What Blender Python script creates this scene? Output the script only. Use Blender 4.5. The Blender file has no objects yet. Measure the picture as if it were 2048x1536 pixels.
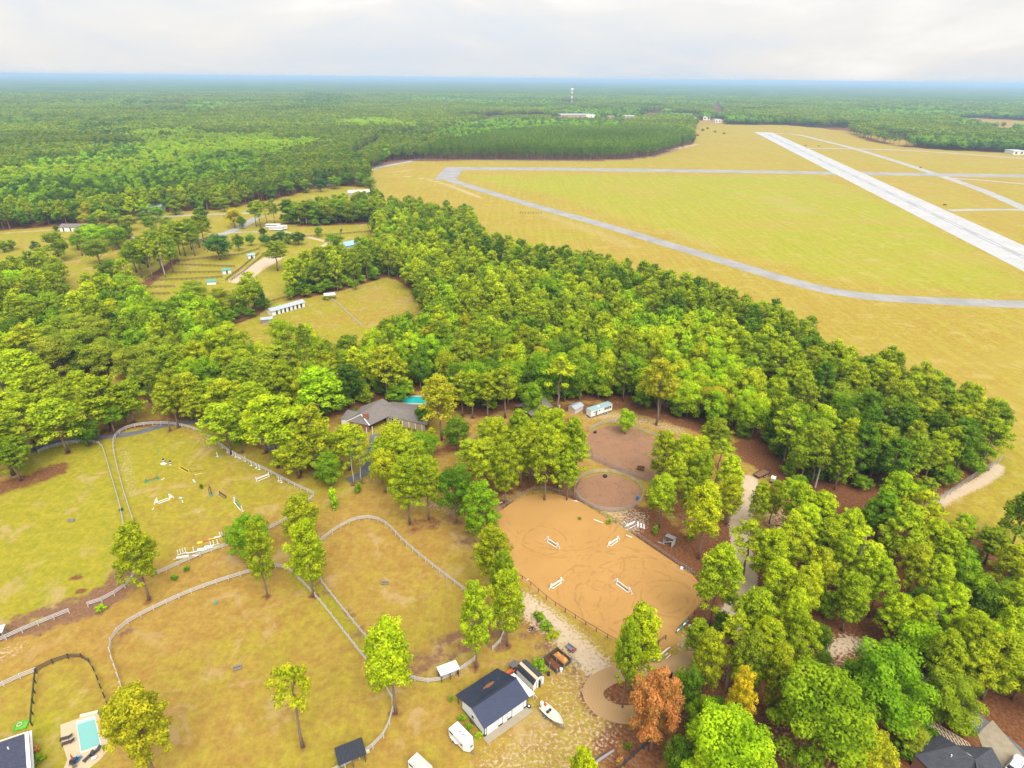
import bpy, math, random
import numpy as np
from mathutils import Vector, Matrix

# ------------------------------------------------------------------ camera
H = 100.0                       # drone height in metres
FPX = 1280.0                    # focal length measured on the 2048 px wide photograph
PITCH = math.atan((768 - 157) / FPX)
ROLL = math.radians(0.56)
scn = bpy.context.scene
col = scn.collection
cam_d = bpy.data.cameras.new('camera')
cam = bpy.data.objects.new('camera', cam_d)
col.objects.link(cam)
scn.camera = cam
cam_d.sensor_width = 36.0
cam_d.lens = 36.0 * FPX / 2048.0
cam_d.clip_start = 1.0
cam_d.clip_end = 200000.0
_U0 = Vector((0, math.sin(PITCH), math.cos(PITCH)))
_F = Vector((0, math.cos(PITCH), -math.sin(PITCH)))
_R0 = Vector((1, 0, 0))
_X = _R0 * math.cos(ROLL) + _U0 * math.sin(ROLL)
_Y = _U0 * math.cos(ROLL) - _R0 * math.sin(ROLL)
_Z = -_F
cam.matrix_world = Matrix(((_X.x, _Y.x, _Z.x, 0), (_X.y, _Y.y, _Z.y, 0), (_X.z, _Y.z, _Z.z, H), (0, 0, 0, 1)))

# ------------------------------------------------------------------ light
scn.view_settings.view_transform = 'Standard'
scn.view_settings.look = 'None'
scn.view_settings.gamma = 1.0
scn.view_settings.use_curve_mapping = False
scn.view_settings.exposure = 2.05
SUN_EL, SUN_AZ = math.radians(52), math.radians(158)     # azimuth from +Y towards +X
world = bpy.data.worlds.new("World")
scn.world = world
world.use_nodes = True
wn, wl = world.node_tree.nodes, world.node_tree.links
wn.clear()
w_out = wn.new('ShaderNodeOutputWorld')
w_bg = wn.new('ShaderNodeBackground')
w_bg.inputs['Strength'].default_value = 0.0508
sky = wn.new('ShaderNodeTexSky')
sky.sky_type = 'NISHITA'
sky.sun_disc = False
sky.sun_elevation = SUN_EL
sky.sun_rotation = SUN_AZ
sky.dust_density = 3.0
# cloud cover: a thin bright overcast, mixed over the blue of the sky
w_tc = wn.new('ShaderNodeTexCoord')
w_map = wn.new('ShaderNodeMapping')
w_map.inputs['Scale'].default_value = (1.3, 1.3, 4.5)
w_map.inputs['Location'].default_value = (3.1, 1.4, 0.3)
w_n1 = wn.new('ShaderNodeTexNoise')
w_n1.inputs['Scale'].default_value = 1.6
w_n1.inputs['Detail'].default_value = 7.0
w_n1.inputs['Roughness'].default_value = 0.52
w_n1.inputs['Distortion'].default_value = 0.35
w_r1 = wn.new('ShaderNodeValToRGB')
w_r1.color_ramp.elements[0].position = 0.36
w_r1.color_ramp.elements[0].color = (3.70, 3.98, 4.36, 1)
w_r1.color_ramp.elements[1].position = 0.66
w_r1.color_ramp.elements[1].color = (5.9, 5.65, 5.35, 1)
_e = w_r1.color_ramp.elements.new(0.49); _e.color = (4.50, 4.36, 4.24, 1)
w_mix = wn.new('ShaderNodeMixRGB')
w_mix.inputs['Fac'].default_value = 0.90
wl.new(w_tc.outputs['Generated'], w_map.inputs['Vector'])
wl.new(w_map.outputs['Vector'], w_n1.inputs['Vector'])
wl.new(w_n1.outputs['Fac'], w_r1.inputs['Fac'])
wl.new(sky.outputs['Color'], w_mix.inputs['Color1'])
wl.new(w_r1.outputs['Color'], w_mix.inputs['Color2'])
# an overcast sky is brighter overhead than at the horizon
w_sep = wn.new('ShaderNodeSeparateXYZ'); wl.new(w_tc.outputs['Generated'], w_sep.inputs[0])
w_zen = wn.new('ShaderNodeMapRange'); w_zen.interpolation_type = 'SMOOTHSTEP'
w_zen.inputs[1].default_value = 0.0; w_zen.inputs[2].default_value = 1.0; w_zen.inputs[3].default_value = 1.0; w_zen.inputs[4].default_value = 1.7
wl.new(w_sep.outputs['Z'], w_zen.inputs[0])
w_sc = wn.new('ShaderNodeVectorMath'); w_sc.operation = 'SCALE'
wl.new(w_mix.outputs['Color'], w_sc.inputs[0]); wl.new(w_zen.outputs[0], w_sc.inputs['Scale'])
wl.new(w_sc.outputs[0], w_bg.inputs['Color'])
wl.new(w_bg.outputs['Background'], w_out.inputs['Surface'])

sun_d = bpy.data.lights.new('sun', 'SUN')
sun_d.energy = 1.5
sun_d.angle = math.radians(45)
sun_d.color = (1.0, 0.95, 0.86)
sun = bpy.data.objects.new('sun', sun_d)
col.objects.link(sun)
_sd = Vector((math.sin(SUN_AZ) * math.cos(SUN_EL), math.cos(SUN_AZ) * math.cos(SUN_EL), math.sin(SUN_EL)))
sun.rotation_euler = _sd.to_track_quat('Z', 'Y').to_euler()
sun.location = (0, 0, 300)

# ------------------------------------------------------------------ helpers
def ray(px, py):
    u, v = px - 1024.0, 768.0 - py
    d = _X * u + _Y * v + _F * FPX
    return d

def W(px, py, h=0.0):
    """world point at height h seen at a pixel of the photograph"""
    d = ray(px, py)
    t = (h - H) / d.z
    return Vector((d.x * t, d.y * t, h))

def proj(x, y, z=0.0):
    p = Vector((x, y, z - H))
    zc = p.dot(_F)
    return (1024 + FPX * p.dot(_X) / zc, 768 - FPX * p.dot(_Y) / zc)

def height_at(bx, by, ty, tx=None):
    """height of something whose base is at pixel (bx,by) and whose top is on row ty"""
    g = W(bx, by)
    d = ray(bx if tx is None else tx, ty)
    return H + d.z * g.y / d.y

def s2l(c):
    return tuple(((x / 255.0) / 12.92 if x <= 10 else ((x / 255.0 + 0.055) / 1.055) ** 2.4) for x in c)

def tag(o, label=None, cat=None, group=None, kind=None):
    if label: o['label'] = label
    if cat: o['category'] = cat
    if group: o['group'] = group
    if kind: o['kind'] = kind
    return o

def empty(name, loc, rz=0.0, label=None, cat=None, group=None):
    o = bpy.data.objects.new(name, None)
    col.objects.link(o)
    o.empty_display_size = 0.5
    o.location = loc
    o.rotation_euler = (0, 0, rz)
    return tag(o, label, cat, group)

def copy_tree(o, parent=None):
    c = o.copy()
    col.objects.link(c)
    c.parent = parent
    for ch in [k for k in o.children]:
        copy_tree(ch, c)
    return c

def np_mesh(name, verts, faces, mats=(), mi=None, smooth=False):
    """mesh from numpy arrays; faces: (n,3) or (n,4) int array"""
    me = bpy.data.meshes.new(name)
    verts = np.asarray(verts, dtype=np.float32)
    faces = np.asarray(faces, dtype=np.int32)
    k = faces.shape[1]
    me.vertices.add(len(verts)); me.vertices.foreach_set('co', verts.ravel())
    me.loops.add(faces.size); me.loops.foreach_set('vertex_index', faces.ravel())
    me.polygons.add(len(faces))
    me.polygons.foreach_set('loop_start', np.arange(0, faces.size, k, dtype=np.int32))
    try: me.polygons.foreach_set('loop_total', np.full(len(faces), k, dtype=np.int32))
    except Exception: pass
    for m in mats: me.materials.append(m)
    if mi is not None: me.polygons.foreach_set('material_index', np.asarray(mi, dtype=np.int32))
    me.polygons.foreach_set('use_smooth', np.full(len(faces), smooth))
    me.update(calc_edges=True)
    me.validate()
    return me

class MB:
    """collects boxes, bars, tubes and polygons into one mesh"""
    def __init__(s): s.v = []; s.f = []
    def add(s, vs, fs):
        o = len(s.v); s.v += [tuple(p) for p in vs]; s.f += [tuple(i + o for i in f) for f in fs]; return s
    def box(s, x0, x1, y0, y1, z0, z1):
        return s.add([(x0, y0, z0), (x1, y0, z0), (x1, y1, z0), (x0, y1, z0), (x0, y0, z1), (x1, y0, z1), (x1, y1, z1), (x0, y1, z1)],
                     [(0, 3, 2, 1), (4, 5, 6, 7), (0, 1, 5, 4), (1, 2, 6, 5), (2, 3, 7, 6), (3, 0, 4, 7)])
    def bar(s, a, b, w, t, up=(0, 0, 1)):
        """rectangular bar from a to b, w across, t along up"""
        a, b, up = Vector(a), Vector(b), Vector(up)
        d = (b - a).normalized()
        sx = d.cross(up)
        if sx.length < 1e-4: sx = d.cross(Vector((1, 0, 0)))
        sx.normalize(); u = sx.cross(d)
        vs = []
        for p in (a, b):
            for i, j in ((-1, -1), (1, -1), (1, 1), (-1, 1)):
                vs.append(p + sx * (i * w / 2) + u * (j * t / 2))
        return s.add(vs, [(0, 1, 2, 3), (7, 6, 5, 4), (0, 4, 5, 1), (1, 5, 6, 2), (2, 6, 7, 3), (3, 7, 4, 0)])
    def tube(s, pts, r, n=6, cap=True):
        pts = [Vector(p) for p in pts]
        rs = r if isinstance(r, (list, tuple)) else [r] * len(pts)
        base = len(s.v)
        for i, p in enumerate(pts):
            d = (pts[min(i + 1, len(pts) - 1)] - pts[max(i - 1, 0)]).normalized()
            x = d.orthogonal().normalized() if abs(d.z) > 0.9 else d.cross(Vector((0, 0, 1))).normalized()
            y = d.cross(x)
            for k in range(n):
                a = 2 * math.pi * k / n
                s.v.append(tuple(p + (x * math.cos(a) + y * math.sin(a)) * rs[i]))
        for i in range(len(pts) - 1):
            for k in range(n):
                k2 = (k + 1) % n
                s.f.append((base + i * n + k, base + i * n + k2, base + (i + 1) * n + k2, base + (i + 1) * n + k))
        if cap:
            s.f.append(tuple(base + k for k in range(n))[::-1])
            s.f.append(tuple(base + (len(pts) - 1) * n + k for k in range(n)))
        return s
    def poly(s, pts, z0, z1):
        """vertical prism over a ground outline"""
        n = len(pts); b = len(s.v)
        for z in (z0, z1):
            for p in pts: s.v.append((p[0], p[1], z))
        s.f.append(tuple(b + n + i for i in range(n)))
        s.f.append(tuple(b + i for i in range(n))[::-1])
        for i in range(n):
            j = (i + 1) % n
            s.f.append((b + i, b + j, b + n + j, b + n + i))
        return s
    def build(s, name, mat, parent=None, smooth=False, loc=None, bevel=0):
        me = bpy.data.meshes.new(name)
        me.from_pydata(s.v, [], s.f)
        if mat: me.materials.append(mat)
        if smooth:
            me.polygons.foreach_set('use_smooth', [True] * len(me.polygons))
        me.update()
        o = bpy.data.objects.new(name, me)
        col.objects.link(o)
        if loc is not None: o.location = loc
        if parent is not None: o.parent = parent
        return o

def inst(name, me, parent=None, loc=(0, 0, 0), rz=0.0, scale=None):
    o = bpy.data.objects.new(name, me)
    col.objects.link(o)
    o.location = loc; o.rotation_euler = (0, 0, rz)
    if scale: o.scale = scale
    if parent is not None: o.parent = parent
    return o

# value noise in numpy for placing patches of ground cover and tree kinds
def vnoise(x, y, scale, seed=0):
    x = np.asarray(x, float) / scale; y = np.asarray(y, float) / scale
    xi, yi = np.floor(x).astype(np.int64), np.floor(y).astype(np.int64)
    fx, fy = x - xi, y - yi
    fx = fx * fx * (3 - 2 * fx); fy = fy * fy * (3 - 2 * fy)
    def h(i, j):
        n = (i * 374761393 + j * 668265263 + seed * 1442695041) & 0xffffffff
        n = ((n ^ (n >> 13)) * 1274126177) & 0xffffffff
        n = n ^ (n >> 16)
        return (n & 0xffff) / 65535.0
    return (h(xi, yi) * (1 - fx) + h(xi + 1, yi) * fx) * (1 - fy) + (h(xi, yi + 1) * (1 - fx) + h(xi + 1, yi + 1) * fx) * fy

def fbm(x, y, scale, seed=0, o=4):
    t = 0; a = 1; n = 0
    for k in range(o):
        t = t + a * vnoise(x, y, scale / 2 ** k, seed + k * 17); n += a; a *= 0.55
    return t / n

def inside(x, y, pg):
    x = np.asarray(x, float); y = np.asarray(y, float)
    r = np.zeros(x.shape, bool); n = len(pg)
    for i in range(n):
        x0, y0 = pg[i][0], pg[i][1]; x1, y1 = pg[(i + 1) % n][0], pg[(i + 1) % n][1]
        if y0 == y1: continue
        c = (y0 > y) != (y1 > y)
        r ^= c & (x < (x1 - x0) * (y - y0) / (y1 - y0) + x0)
    return r

def dist_line(x, y, pts, closed=False):
    d = np.full(np.shape(x), 1e9)
    n = len(pts)
    for i in range(n if closed else n - 1):
        ax, ay = pts[i][0], pts[i][1]; bx, by = pts[(i + 1) % n][0], pts[(i + 1) % n][1]
        l2 = (bx - ax) ** 2 + (by - ay) ** 2 + 1e-9
        t = np.clip(((x - ax) * (bx - ax) + (y - ay) * (by - ay)) / l2, 0, 1)
        d = np.minimum(d, np.hypot(x - ax - t * (bx - ax), y - ay - t * (by - ay)))
    return d

def sdf(x, y, pg):
    d = dist_line(x, y, pg, True)
    return np.where(inside(x, y, pg), d, -d)          # positive inside

def WP(pts):
    """list of (px,py[,h]) -> ground xy"""
    out = []
    for p in pts:
        w = W(p[0], p[1], p[2] if len(p) > 2 else 0.0)
        out.append((w.x, w.y))
    return out

def smooth_line(pts, n=6, closed=False):
    """Catmull-Rom through points"""
    P = [Vector((p[0], p[1], 0)) for p in pts]; m = len(P); out = []
    rng = range(m if closed else m - 1)
    for i in rng:
        p0 = P[(i - 1) % m] if closed or i > 0 else P[0]
        p1 = P[i]; p2 = P[(i + 1) % m]
        p3 = P[(i + 2) % m] if closed or i + 2 < m else P[-1]
        for k in range(n):
            t = k / n
            q = 0.5 * ((2 * p1) + (p2 - p0) * t + (2 * p0 - 5 * p1 + 4 * p2 - p3) * t * t + (3 * p1 - p0 - 3 * p2 + p3) * t ** 3)
            out.append((q.x, q.y))
    if not closed: out.append((P[-1].x, P[-1].y))
    return out

def strip_mesh(line, width, z):
    """ribbon along a line; width may be a list"""
    n = len(line); v = []; f = []
    for i, p in enumerate(line):
        a = line[max(i - 1, 0)]; b = line[min(i + 1, n - 1)]
        dx, dy = b[0] - a[0], b[1] - a[1]; l = math.hypot(dx, dy) or 1
        w = width[i] if isinstance(width, (list, tuple)) else width
        v.append((p[0] - dy / l * w / 2, p[1] + dx / l * w / 2, z)); v.append((p[0] + dy / l * w / 2, p[1] - dx / l * w / 2, z))
    for i in range(n - 1): f.append((2 * i + 1, 2 * i + 3, 2 * i + 2, 2 * i))
    return v, f

# ------------------------------------------------------------------ materials
MATS = {}
class NT:
    def __init__(s, name):
        s.m = bpy.data.materials.new(name); s.m.use_nodes = True
        s.n = s.m.node_tree.nodes; s.l = s.m.node_tree.links
        s.b = s.n['Principled BSDF']; s.out = s.n['Material Output']
        MATS[name] = s.m
    def new(s, t, **k):
        n = s.n.new(t)
        for a, b in k.items(): setattr(n, a, b)
        return n
    def noise(s, scale, detail=4, rough=0.55, vec=None, dist=0.0):
        n = s.n.new('ShaderNodeTexNoise')
        n.inputs['Scale'].default_value = scale; n.inputs['Detail'].default_value = detail
        n.inputs['Roughness'].default_value = rough; n.inputs['Distortion'].default_value = dist
        if vec is not None: s.l.new(vec, n.inputs['Vector'])
        return n.outputs['Fac']
    def math(s, op, a, b=None, c=None, clamp=False):
        n = s.n.new('ShaderNodeMath'); n.operation = op; n.use_clamp = clamp
        for i, x in enumerate((a, b, c)):
            if x is None: continue
            if isinstance(x, (int, float)): n.inputs[i].default_value = x
            else: s.l.new(x, n.inputs[i])
        return n.outputs[0]
    def sstep(s, x, lo, hi):
        n = s.n.new('ShaderNodeMapRange'); n.interpolation_type = 'SMOOTHSTEP'
        s.l.new(x, n.inputs[0]); n.inputs[1].default_value = lo; n.inputs[2].default_value = hi
        return n.outputs[0]
    def mix(s, f, a, b, mode='MIX'):
        n = s.n.new('ShaderNodeMixRGB'); n.blend_type = mode
        for i, x in enumerate((f, a, b)):
            if isinstance(x, (int, float)): n.inputs[i].default_value = x
            elif isinstance(x, tuple): n.inputs[i].default_value = (x[0], x[1], x[2], 1)
            else: s.l.new(x, n.inputs[i])
        return n.outputs[0]
    def attr(s, name, typ='GEOMETRY'):
        n = s.n.new('ShaderNodeAttribute'); n.attribute_name = name; n.attribute_type = typ
        return n
    def bump(s, h, strength=0.3, dist=0.1):
        n = s.n.new('ShaderNodeBump'); n.inputs['Strength'].default_value = strength; n.inputs['Distance'].default_value = dist
        s.l.new(h, n.inputs['Height']); s.l.new(n.outputs[0], s.b.inputs['Normal'])
    def obj(s):
        return s.n.new('ShaderNodeTexCoord').outputs['Object']
    def pos(s):
        return s.n.new('ShaderNodeNewGeometry').outputs['Position']

def simple(name, c, rough=0.6, var=0.12, scale=1.5, metal=0.0, bump=0.0, dirt=None):
    t = NT(name); v = t.obj()
    f = t.noise(scale, 5, 0.6, v)
    k = t.math('MULTIPLY_ADD', f, 2 * var, 1 - var)
    n = t.new('ShaderNodeVectorMath', operation='SCALE'); n.inputs[0].default_value = c
    t.l.new(k, n.inputs['Scale'])
    cc = n.outputs[0]
    if dirt:
        g = t.sstep(t.noise(scale * 0.7, 6, 0.7, v), dirt[3], dirt[3] + 0.12)
        cc = t.mix(g, cc, dirt[:3])
    t.l.new(cc, t.b.inputs['Base Color'])
    t.b.inputs['Roughness'].default_value = rough; t.b.inputs['Metallic'].default_value = metal
    if bump: t.bump(t.noise(scale * 6, 4, 0.6, v), bump, 0.02)
    return t.m
# ------------------------------------------------------------------ land use, traced on the ground
AIRFIELD = WP([(735, 341), (785, 329), (835, 321), (985, 321), (1150, 322), (1250, 320), (1310, 313), (1355, 299), (1388, 288),
               (1384, 262), (1400, 252), (1440, 249), (1505, 250), (1575, 250), (1640, 256), (1690, 262), (1740, 282), (1800, 293), (1900, 301), (2048, 307), (2300, 318),
               (3000, 420), (3600, 900), (3000, 1600), (2300, 1430), (2060, 1110, 0), (1990, 1085), (1900, 1060),
               (1868, 1022), (1880, 998), (1950, 958), (1985, 930), (1955, 885), (1925, 825), (1925, 800, 8), (1900, 752, 16), (1862, 718, 16),
               (1825, 692, 16), (1790, 690, 16), (1765, 702, 16), (1700, 694, 16), (1640, 664, 16), (1622, 628, 16), (1560, 602, 16), (1480, 582, 16), (1400, 552, 16),
               (1300, 527, 16), (1215, 507, 16), (1130, 492, 16), (1060, 482, 16), (1010, 467, 16), (962, 447, 16), (935, 412, 15), (850, 394, 15), (765, 392, 15), (742, 372, 12)])
NWFIELD = WP([(-120, 478), (0, 461), (110, 453), (210, 448), (290, 440), (300, 425), (430, 420), (500, 408), (560, 396), (620, 380), (690, 372), (745, 376),
              (765, 392, 6), (735, 398, 10), (650, 412, 10), (560, 416, 11), (560, 448), (640, 452), (745, 444), (752, 452), (745, 500, 4), (760, 485),
              (700, 500, 12), (655, 505, 12), (620, 505, 12), (590, 528, 13), (560, 545, 14), (480, 558, 15), (420, 572, 15), (345, 572, 14), (335, 590, 14),
              (288, 600, 14), (283, 560, 12), (245, 545, 12), (170, 560, 12), (120, 590, 12), (108, 572, 12), (118, 535, 12), (95, 515, 12), (0, 518, 12), (-140, 520, 12)])
STABLEFIELD = WP([(440, 662), (520, 628), (548, 606), (620, 596), (690, 580), (772, 553), (800, 562), (832, 592), (848, 596, 8), (856, 606, 14),
                  (830, 612, 14), (790, 615, 15), (730, 655, 15), (690, 665, 15), (600, 662, 15), (540, 668, 15), (500, 665, 15), (450, 690, 15)])
DRIVE2 = WP([(895, 548), (1010, 540), (1008, 560), (900, 562)])
FARM = WP([(-400, 1100), (-120, 920), (0, 842), (60, 800), (75, 760), (140, 745), (170, 765), (225, 740), (262, 790), (330, 830), (420, 850), (480, 820), (560, 845),
           (640, 850), (655, 838), (700, 825), (790, 812), (830, 790), (812, 780), (860, 782), (870, 810), (960, 832), (1010, 820), (1060, 812), (1120, 806), (1200, 804), (1270, 815), (1340, 832), (1400, 855),
           (1480, 878), (1530, 900), (1575, 945), (1560, 1000), (1530, 1060), (1500, 1060), (1495, 1190), (1462, 1240), (1400, 1300), (1380, 1340),
           (1330, 1400), (1345, 1480), (1300, 1700), (900, 1900), (-400, 2300)])
CLEAR_A = WP([(1660, 1285), (1700, 1275), (1755, 1290), (1760, 1330), (1690, 1370), (1650, 1350)])
CLEAR_B = WP([(1530, 1460), (1620, 1470), (1710, 1540), (1700, 1640), (1540, 1640), (1500, 1520)])
CLEAR_C = WP([(1845, 1490), (1850, 1350), (1950, 1370), (2100, 1500), (2300, 1800), (1800, 1900)])
CLEAR_D = WP([(1640, 985), (1705, 975), (1730, 1005), (1690, 1030), (1650, 1020)])
CLEAR_E = WP([(1480, 985), (1560, 965), (1590, 1010), (1560, 1060), (1505, 1060)])
SANDSTRIP = WP([(1868, 1015), (1905, 992), (1960, 965), (2000, 942), (2010, 930)])
FARFIELDS = [WP([(1690, 262), (1860, 285), (1800, 293)]), WP([(1880, 238), (1950, 236), (2120, 246), (2120, 262), (1960, 256), (1905, 246)]),
             WP([(1100, 238), (1270, 244), (1270, 252), (1100, 250)]), WP([(1385, 240), (1450, 240), (1450, 252), (1385, 254)]),
             WP([(1178, 197), (1240, 197), (1240, 199.5), (1178, 199.5)]), WP([(1520, 192), (1620, 192), (1640, 194), (1520, 195)])]
CLEARINGS = [AIRFIELD, NWFIELD, STABLEFIELD, DRIVE2, FARM, CLEAR_A, CLEAR_B, CLEAR_C, CLEAR_D, CLEAR_E] + FARFIELDS

ARENA = smooth_line(WP([(1085, 987), (1130, 990)]), 3)[:-1] + WP([(1160, 1003), (1260, 1066), (1385, 1150), (1418, 1192), (1385, 1230), (1352, 1268), (1362, 1283), (1335, 1300), (1262, 1292), (1205, 1270), (1100, 1205), (1012, 1136), (980, 1108), (962, 1072), (975, 1042), (1020, 1008), (1050, 993)])
PEN = W(1217, 984)
DIRTPAD = WP([(1180, 868), (1200, 856), (1240, 852), (1300, 872), (1335, 905), (1330, 945), (1290, 962), (1230, 940), (1176, 915), (1165, 890)])

# ------------------------------------------------------------------ ground materials
def ground_mat():
    t = NT('ground_cover'); p = t.pos()
    zg, zs, zp, zd, za = (t.attr(k).outputs['Fac'] for k in ('zg', 'zs', 'zp', 'zd', 'za'))
    n1 = t.noise(0.35, 6, 0.62, p); n2 = t.noise(1.7, 5, 0.6, p); n3 = t.noise(0.06, 5, 0.6, p); n4 = t.noise(6.0, 3, 0.7, p)
    # mown dry grass, tan to green
    g0 = t.mix(t.sstep(n1, 0.35, 0.65), (0.235, 0.140, 0.032), (0.270, 0.178, 0.040))
    gg = t.mix(t.sstep(n1, 0.3, 0.7), (0.190, 0.182, 0.014), (0.255, 0.215, 0.020))
    f = t.math('ADD', zg, t.math('MULTIPLY', t.math('SUBTRACT', t.math('ADD', n1, n3), 1.0), 0.9))
    c = t.mix(t.sstep(f, 0.15, 0.85), g0, gg)
    # pale worn spots
    c = t.mix(t.math('MULTIPLY', t.sstep(n2, 0.62, 0.78), 0.35), c, (0.25, 0.18, 0.07))
    # tufts, streaks of mowing and bare specks
    sp_ = t.noise(0.9, 5, 0.72, p); c = t.mix(0.75, c, t.mix(t.sstep(sp_, 0.30, 0.70), (0.80, 0.78, 0.70), (1.18, 1.18, 1.1)), 'MULTIPLY')
    mp0 = t.new('ShaderNodeMapping'); mp0.inputs['Rotation'].default_value = (0, 0, math.radians(-40)); mp0.inputs['Scale'].default_value = (1.1, 0.10, 1); t.l.new(p, mp0.inputs['Vector'])
    c = t.mix(0.6, c, t.mix(t.noise(1.0, 3, 0.6, mp0.outputs[0]), (0.82, 0.80, 0.75), (1.18, 1.2, 1.2)), 'MULTIPLY')
    # airfield mowing stripes and weed patches
    mp = t.new('ShaderNodeMapping'); mp.inputs['Rotation'].default_value = (0, 0, math.radians(10)); mp.inputs['Scale'].default_value = (0.35, 0.012, 1); t.l.new(p, mp.inputs['Vector'])
    ms = t.sstep(t.noise(1.0, 4, 0.6, mp.outputs[0]), 0.42, 0.66)
    mp2 = t.new('ShaderNodeMapping'); mp2.inputs['Rotation'].default_value = (0, 0, math.radians(-20)); mp2.inputs['Scale'].default_value = (0.010, 0.028, 1); t.l.new(p, mp2.inputs['Vector'])
    pat = t.sstep(t.noise(1.0, 5, 0.6, mp2.outputs[0]), 0.42, 0.68)
    c = t.mix(t.math('MULTIPLY', t.math('MULTIPLY', pat, za), 0.75), c, (0.265, 0.175, 0.045))
    c = t.mix(t.math('MULTIPLY', t.math('MULTIPLY', ms, za), 0.22), c, (0.33, 0.28, 0.08))
    nb = t.noise(0.11, 6, 0.65, p, 0.6)
    c = t.mix(t.math('MULTIPLY', t.sstep(nb, 0.54, 0.66), 0.65), c, (0.32, 0.225, 0.105))
    c = t.mix(t.math('MULTIPLY', t.sstep(t.noise(0.23, 6, 0.7, p, 0.4), 0.58, 0.70), 0.40), c, (0.17, 0.135, 0.016))
    c = t.mix(t.math('MULTIPLY', t.sstep(t.noise(0.8, 4, 0.7, p), 0.66, 0.74), 0.35), c, (0.14, 0.085, 0.03))
    c = t.mix(za, c, t.mix(1.0, c, (1.0, 1.13, 0.72), 'MULTIPLY'))
    # pine straw
    ns = t.mix(t.sstep(n2, 0.35, 0.7), (0.105, 0.040, 0.016), (0.180, 0.080, 0.036))
    c = t.mix(t.sstep(t.math('ADD', zs, t.math('MULTIPLY', t.math('SUBTRACT', n1, 0.5), 1.3)), 0.32, 0.68), c, ns)
    # bare dirt
    nd = t.mix(t.sstep(n2, 0.3, 0.7), (0.130, 0.062, 0.032), (0.185, 0.105, 0.058))
    c = t.mix(t.sstep(t.math('ADD', zd, t.math('MULTIPLY', t.math('SUBTRACT', n1, 0.5), 1.6)), 0.42, 0.72), c, nd)
    # pale sand
    np_ = t.mix(t.math('ADD', t.math('MULTIPLY', n4, 0.4), t.math('MULTIPLY', n1, 0.6)), (0.50, 0.41, 0.30), (0.30, 0.215, 0.135))
    c = t.mix(t.sstep(t.math('ADD', zp, t.math('MULTIPLY', t.math('SUBTRACT', n2, 0.5), 2.0)), 0.45, 0.95), c, np_)
    c = t.mix(0.45, c, t.mix(n4, (0.62, 0.62, 0.62), (1.4, 1.4, 1.4)), 'MULTIPLY')
    t.l.new(c, t.b.inputs['Base Color']); t.b.inputs['Roughness'].default_value = 0.95
    t.b.inputs['Specular IOR Level'].default_value = 0.1
    t.bump(t.math('ADD', n4, n2), 0.5, 0.12)
    return t.m
M_GROUND = ground_mat()

def axis(lo, hi, step, far_lo, far_hi, g):
    a = list(np.arange(lo, hi + step / 2, step))
    s = step; x = a[-1]; up = []
    while x < far_hi: s *= g; x += s; up.append(x)
    s = step; x = a[0]; dn = []
    while x > far_lo: s *= g; x -= s; dn.append(x)
    return np.array(dn[::-1] + a + up)
gx = axis(-170, 240, 1.25, -60000, 60000, 1.045)
gy = axis(62, 400, 1.25, -3000, 60000, 1.035)
GX, GY = np.meshgrid(gx, gy)
X, Y = GX.ravel(), GY.ravel()
nn = fbm(X, Y, 22, 3) - 0.5
def soft(pg, w=2.0, wob=4.0):
    return np.clip((sdf(X, Y, pg) + nn * wob) / w + 0.5, 0, 1)
in_air = soft(AIRFIELD, 3, 2)
in_farm = soft(FARM, 6, 6)
in_nw = soft(NWFIELD, 5, 4); in_st = soft(STABLEFIELD, 4, 3)
open_ = np.maximum.reduce([in_air, in_farm, in_nw, in_st])
for pg in FARFIELDS: open_ = np.maximum(open_, inside(X, Y, pg).astype(float))
zs = 1 - open_                                            # woodland floor is pine straw
zg = 0.25 + 0.9 * (fbm(X, Y, 60, 9) - 0.5)
# airfield: green sweep between the taxiways, tan rim
AIRGREEN = WP([(930, 350), (1300, 352), (1620, 352), (1800, 420), (1980, 520), (2060, 580), (1800, 570), (1640, 545), (1480, 500), (1300, 450), (1120, 395), (990, 365)])
zg = np.where(in_air > 0.5, 0.22 + 0.75 * np.clip(sdf(X, Y, AIRGREEN) / 30 + 0.4, 0, 1) * (0.55 + 1.1 * fbm(X, Y, 90, 5)) + 0.6 * (fbm(X, Y, 50, 21) - 0.38), zg)
PADA = WP([(0, 985), (60, 905), (130, 888), (195, 886), (215, 905), (245, 1010), (262, 1130), (235, 1180), (170, 1215), (60, 1250), (-60, 1290), (-300, 1300), (-200, 1000)])
PADB = WP([(228, 880), (265, 858), (320, 852), (370, 860), (430, 895), (520, 945), (628, 992), (600, 1040), (500, 1080), (330, 1140), (275, 1110), (250, 1010), (235, 930)])
PADC = WP([(228, 1320), (225, 1285), (260, 1245), (350, 1200), (480, 1155), (560, 1135), (600, 1160), (700, 1290), (780, 1400), (775, 1470), (700, 1530), (560, 1620), (300, 1650), (250, 1420)])
PADD = WP([(640, 1120), (655, 1070), (700, 1045), (750, 1045), (790, 1068), (900, 1170), (985, 1240), (1000, 1280), (950, 1325), (880, 1358), (830, 1350), (740, 1260), (650, 1165)])
YARD = WP([(40, 1345), (110, 1316), (160, 1316), (190, 1345), (225, 1420), (215, 1560), (90, 1600), (0, 1600), (-100, 1600), (-100, 1440)])
LANE = WP([(205, 890), (228, 885), (255, 1000), (275, 1110), (262, 1130), (245, 1010)])
LANE2 = WP([(600, 1165), (640, 1165), (790, 1340), (770, 1350)])
LAWN = WP([(440, 900), (560, 960), (640, 1000), (600, 1030), (700, 1010), (760, 940), (720, 880), (600, 860), (860, 850), (860, 870), (480, 880)])
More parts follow.
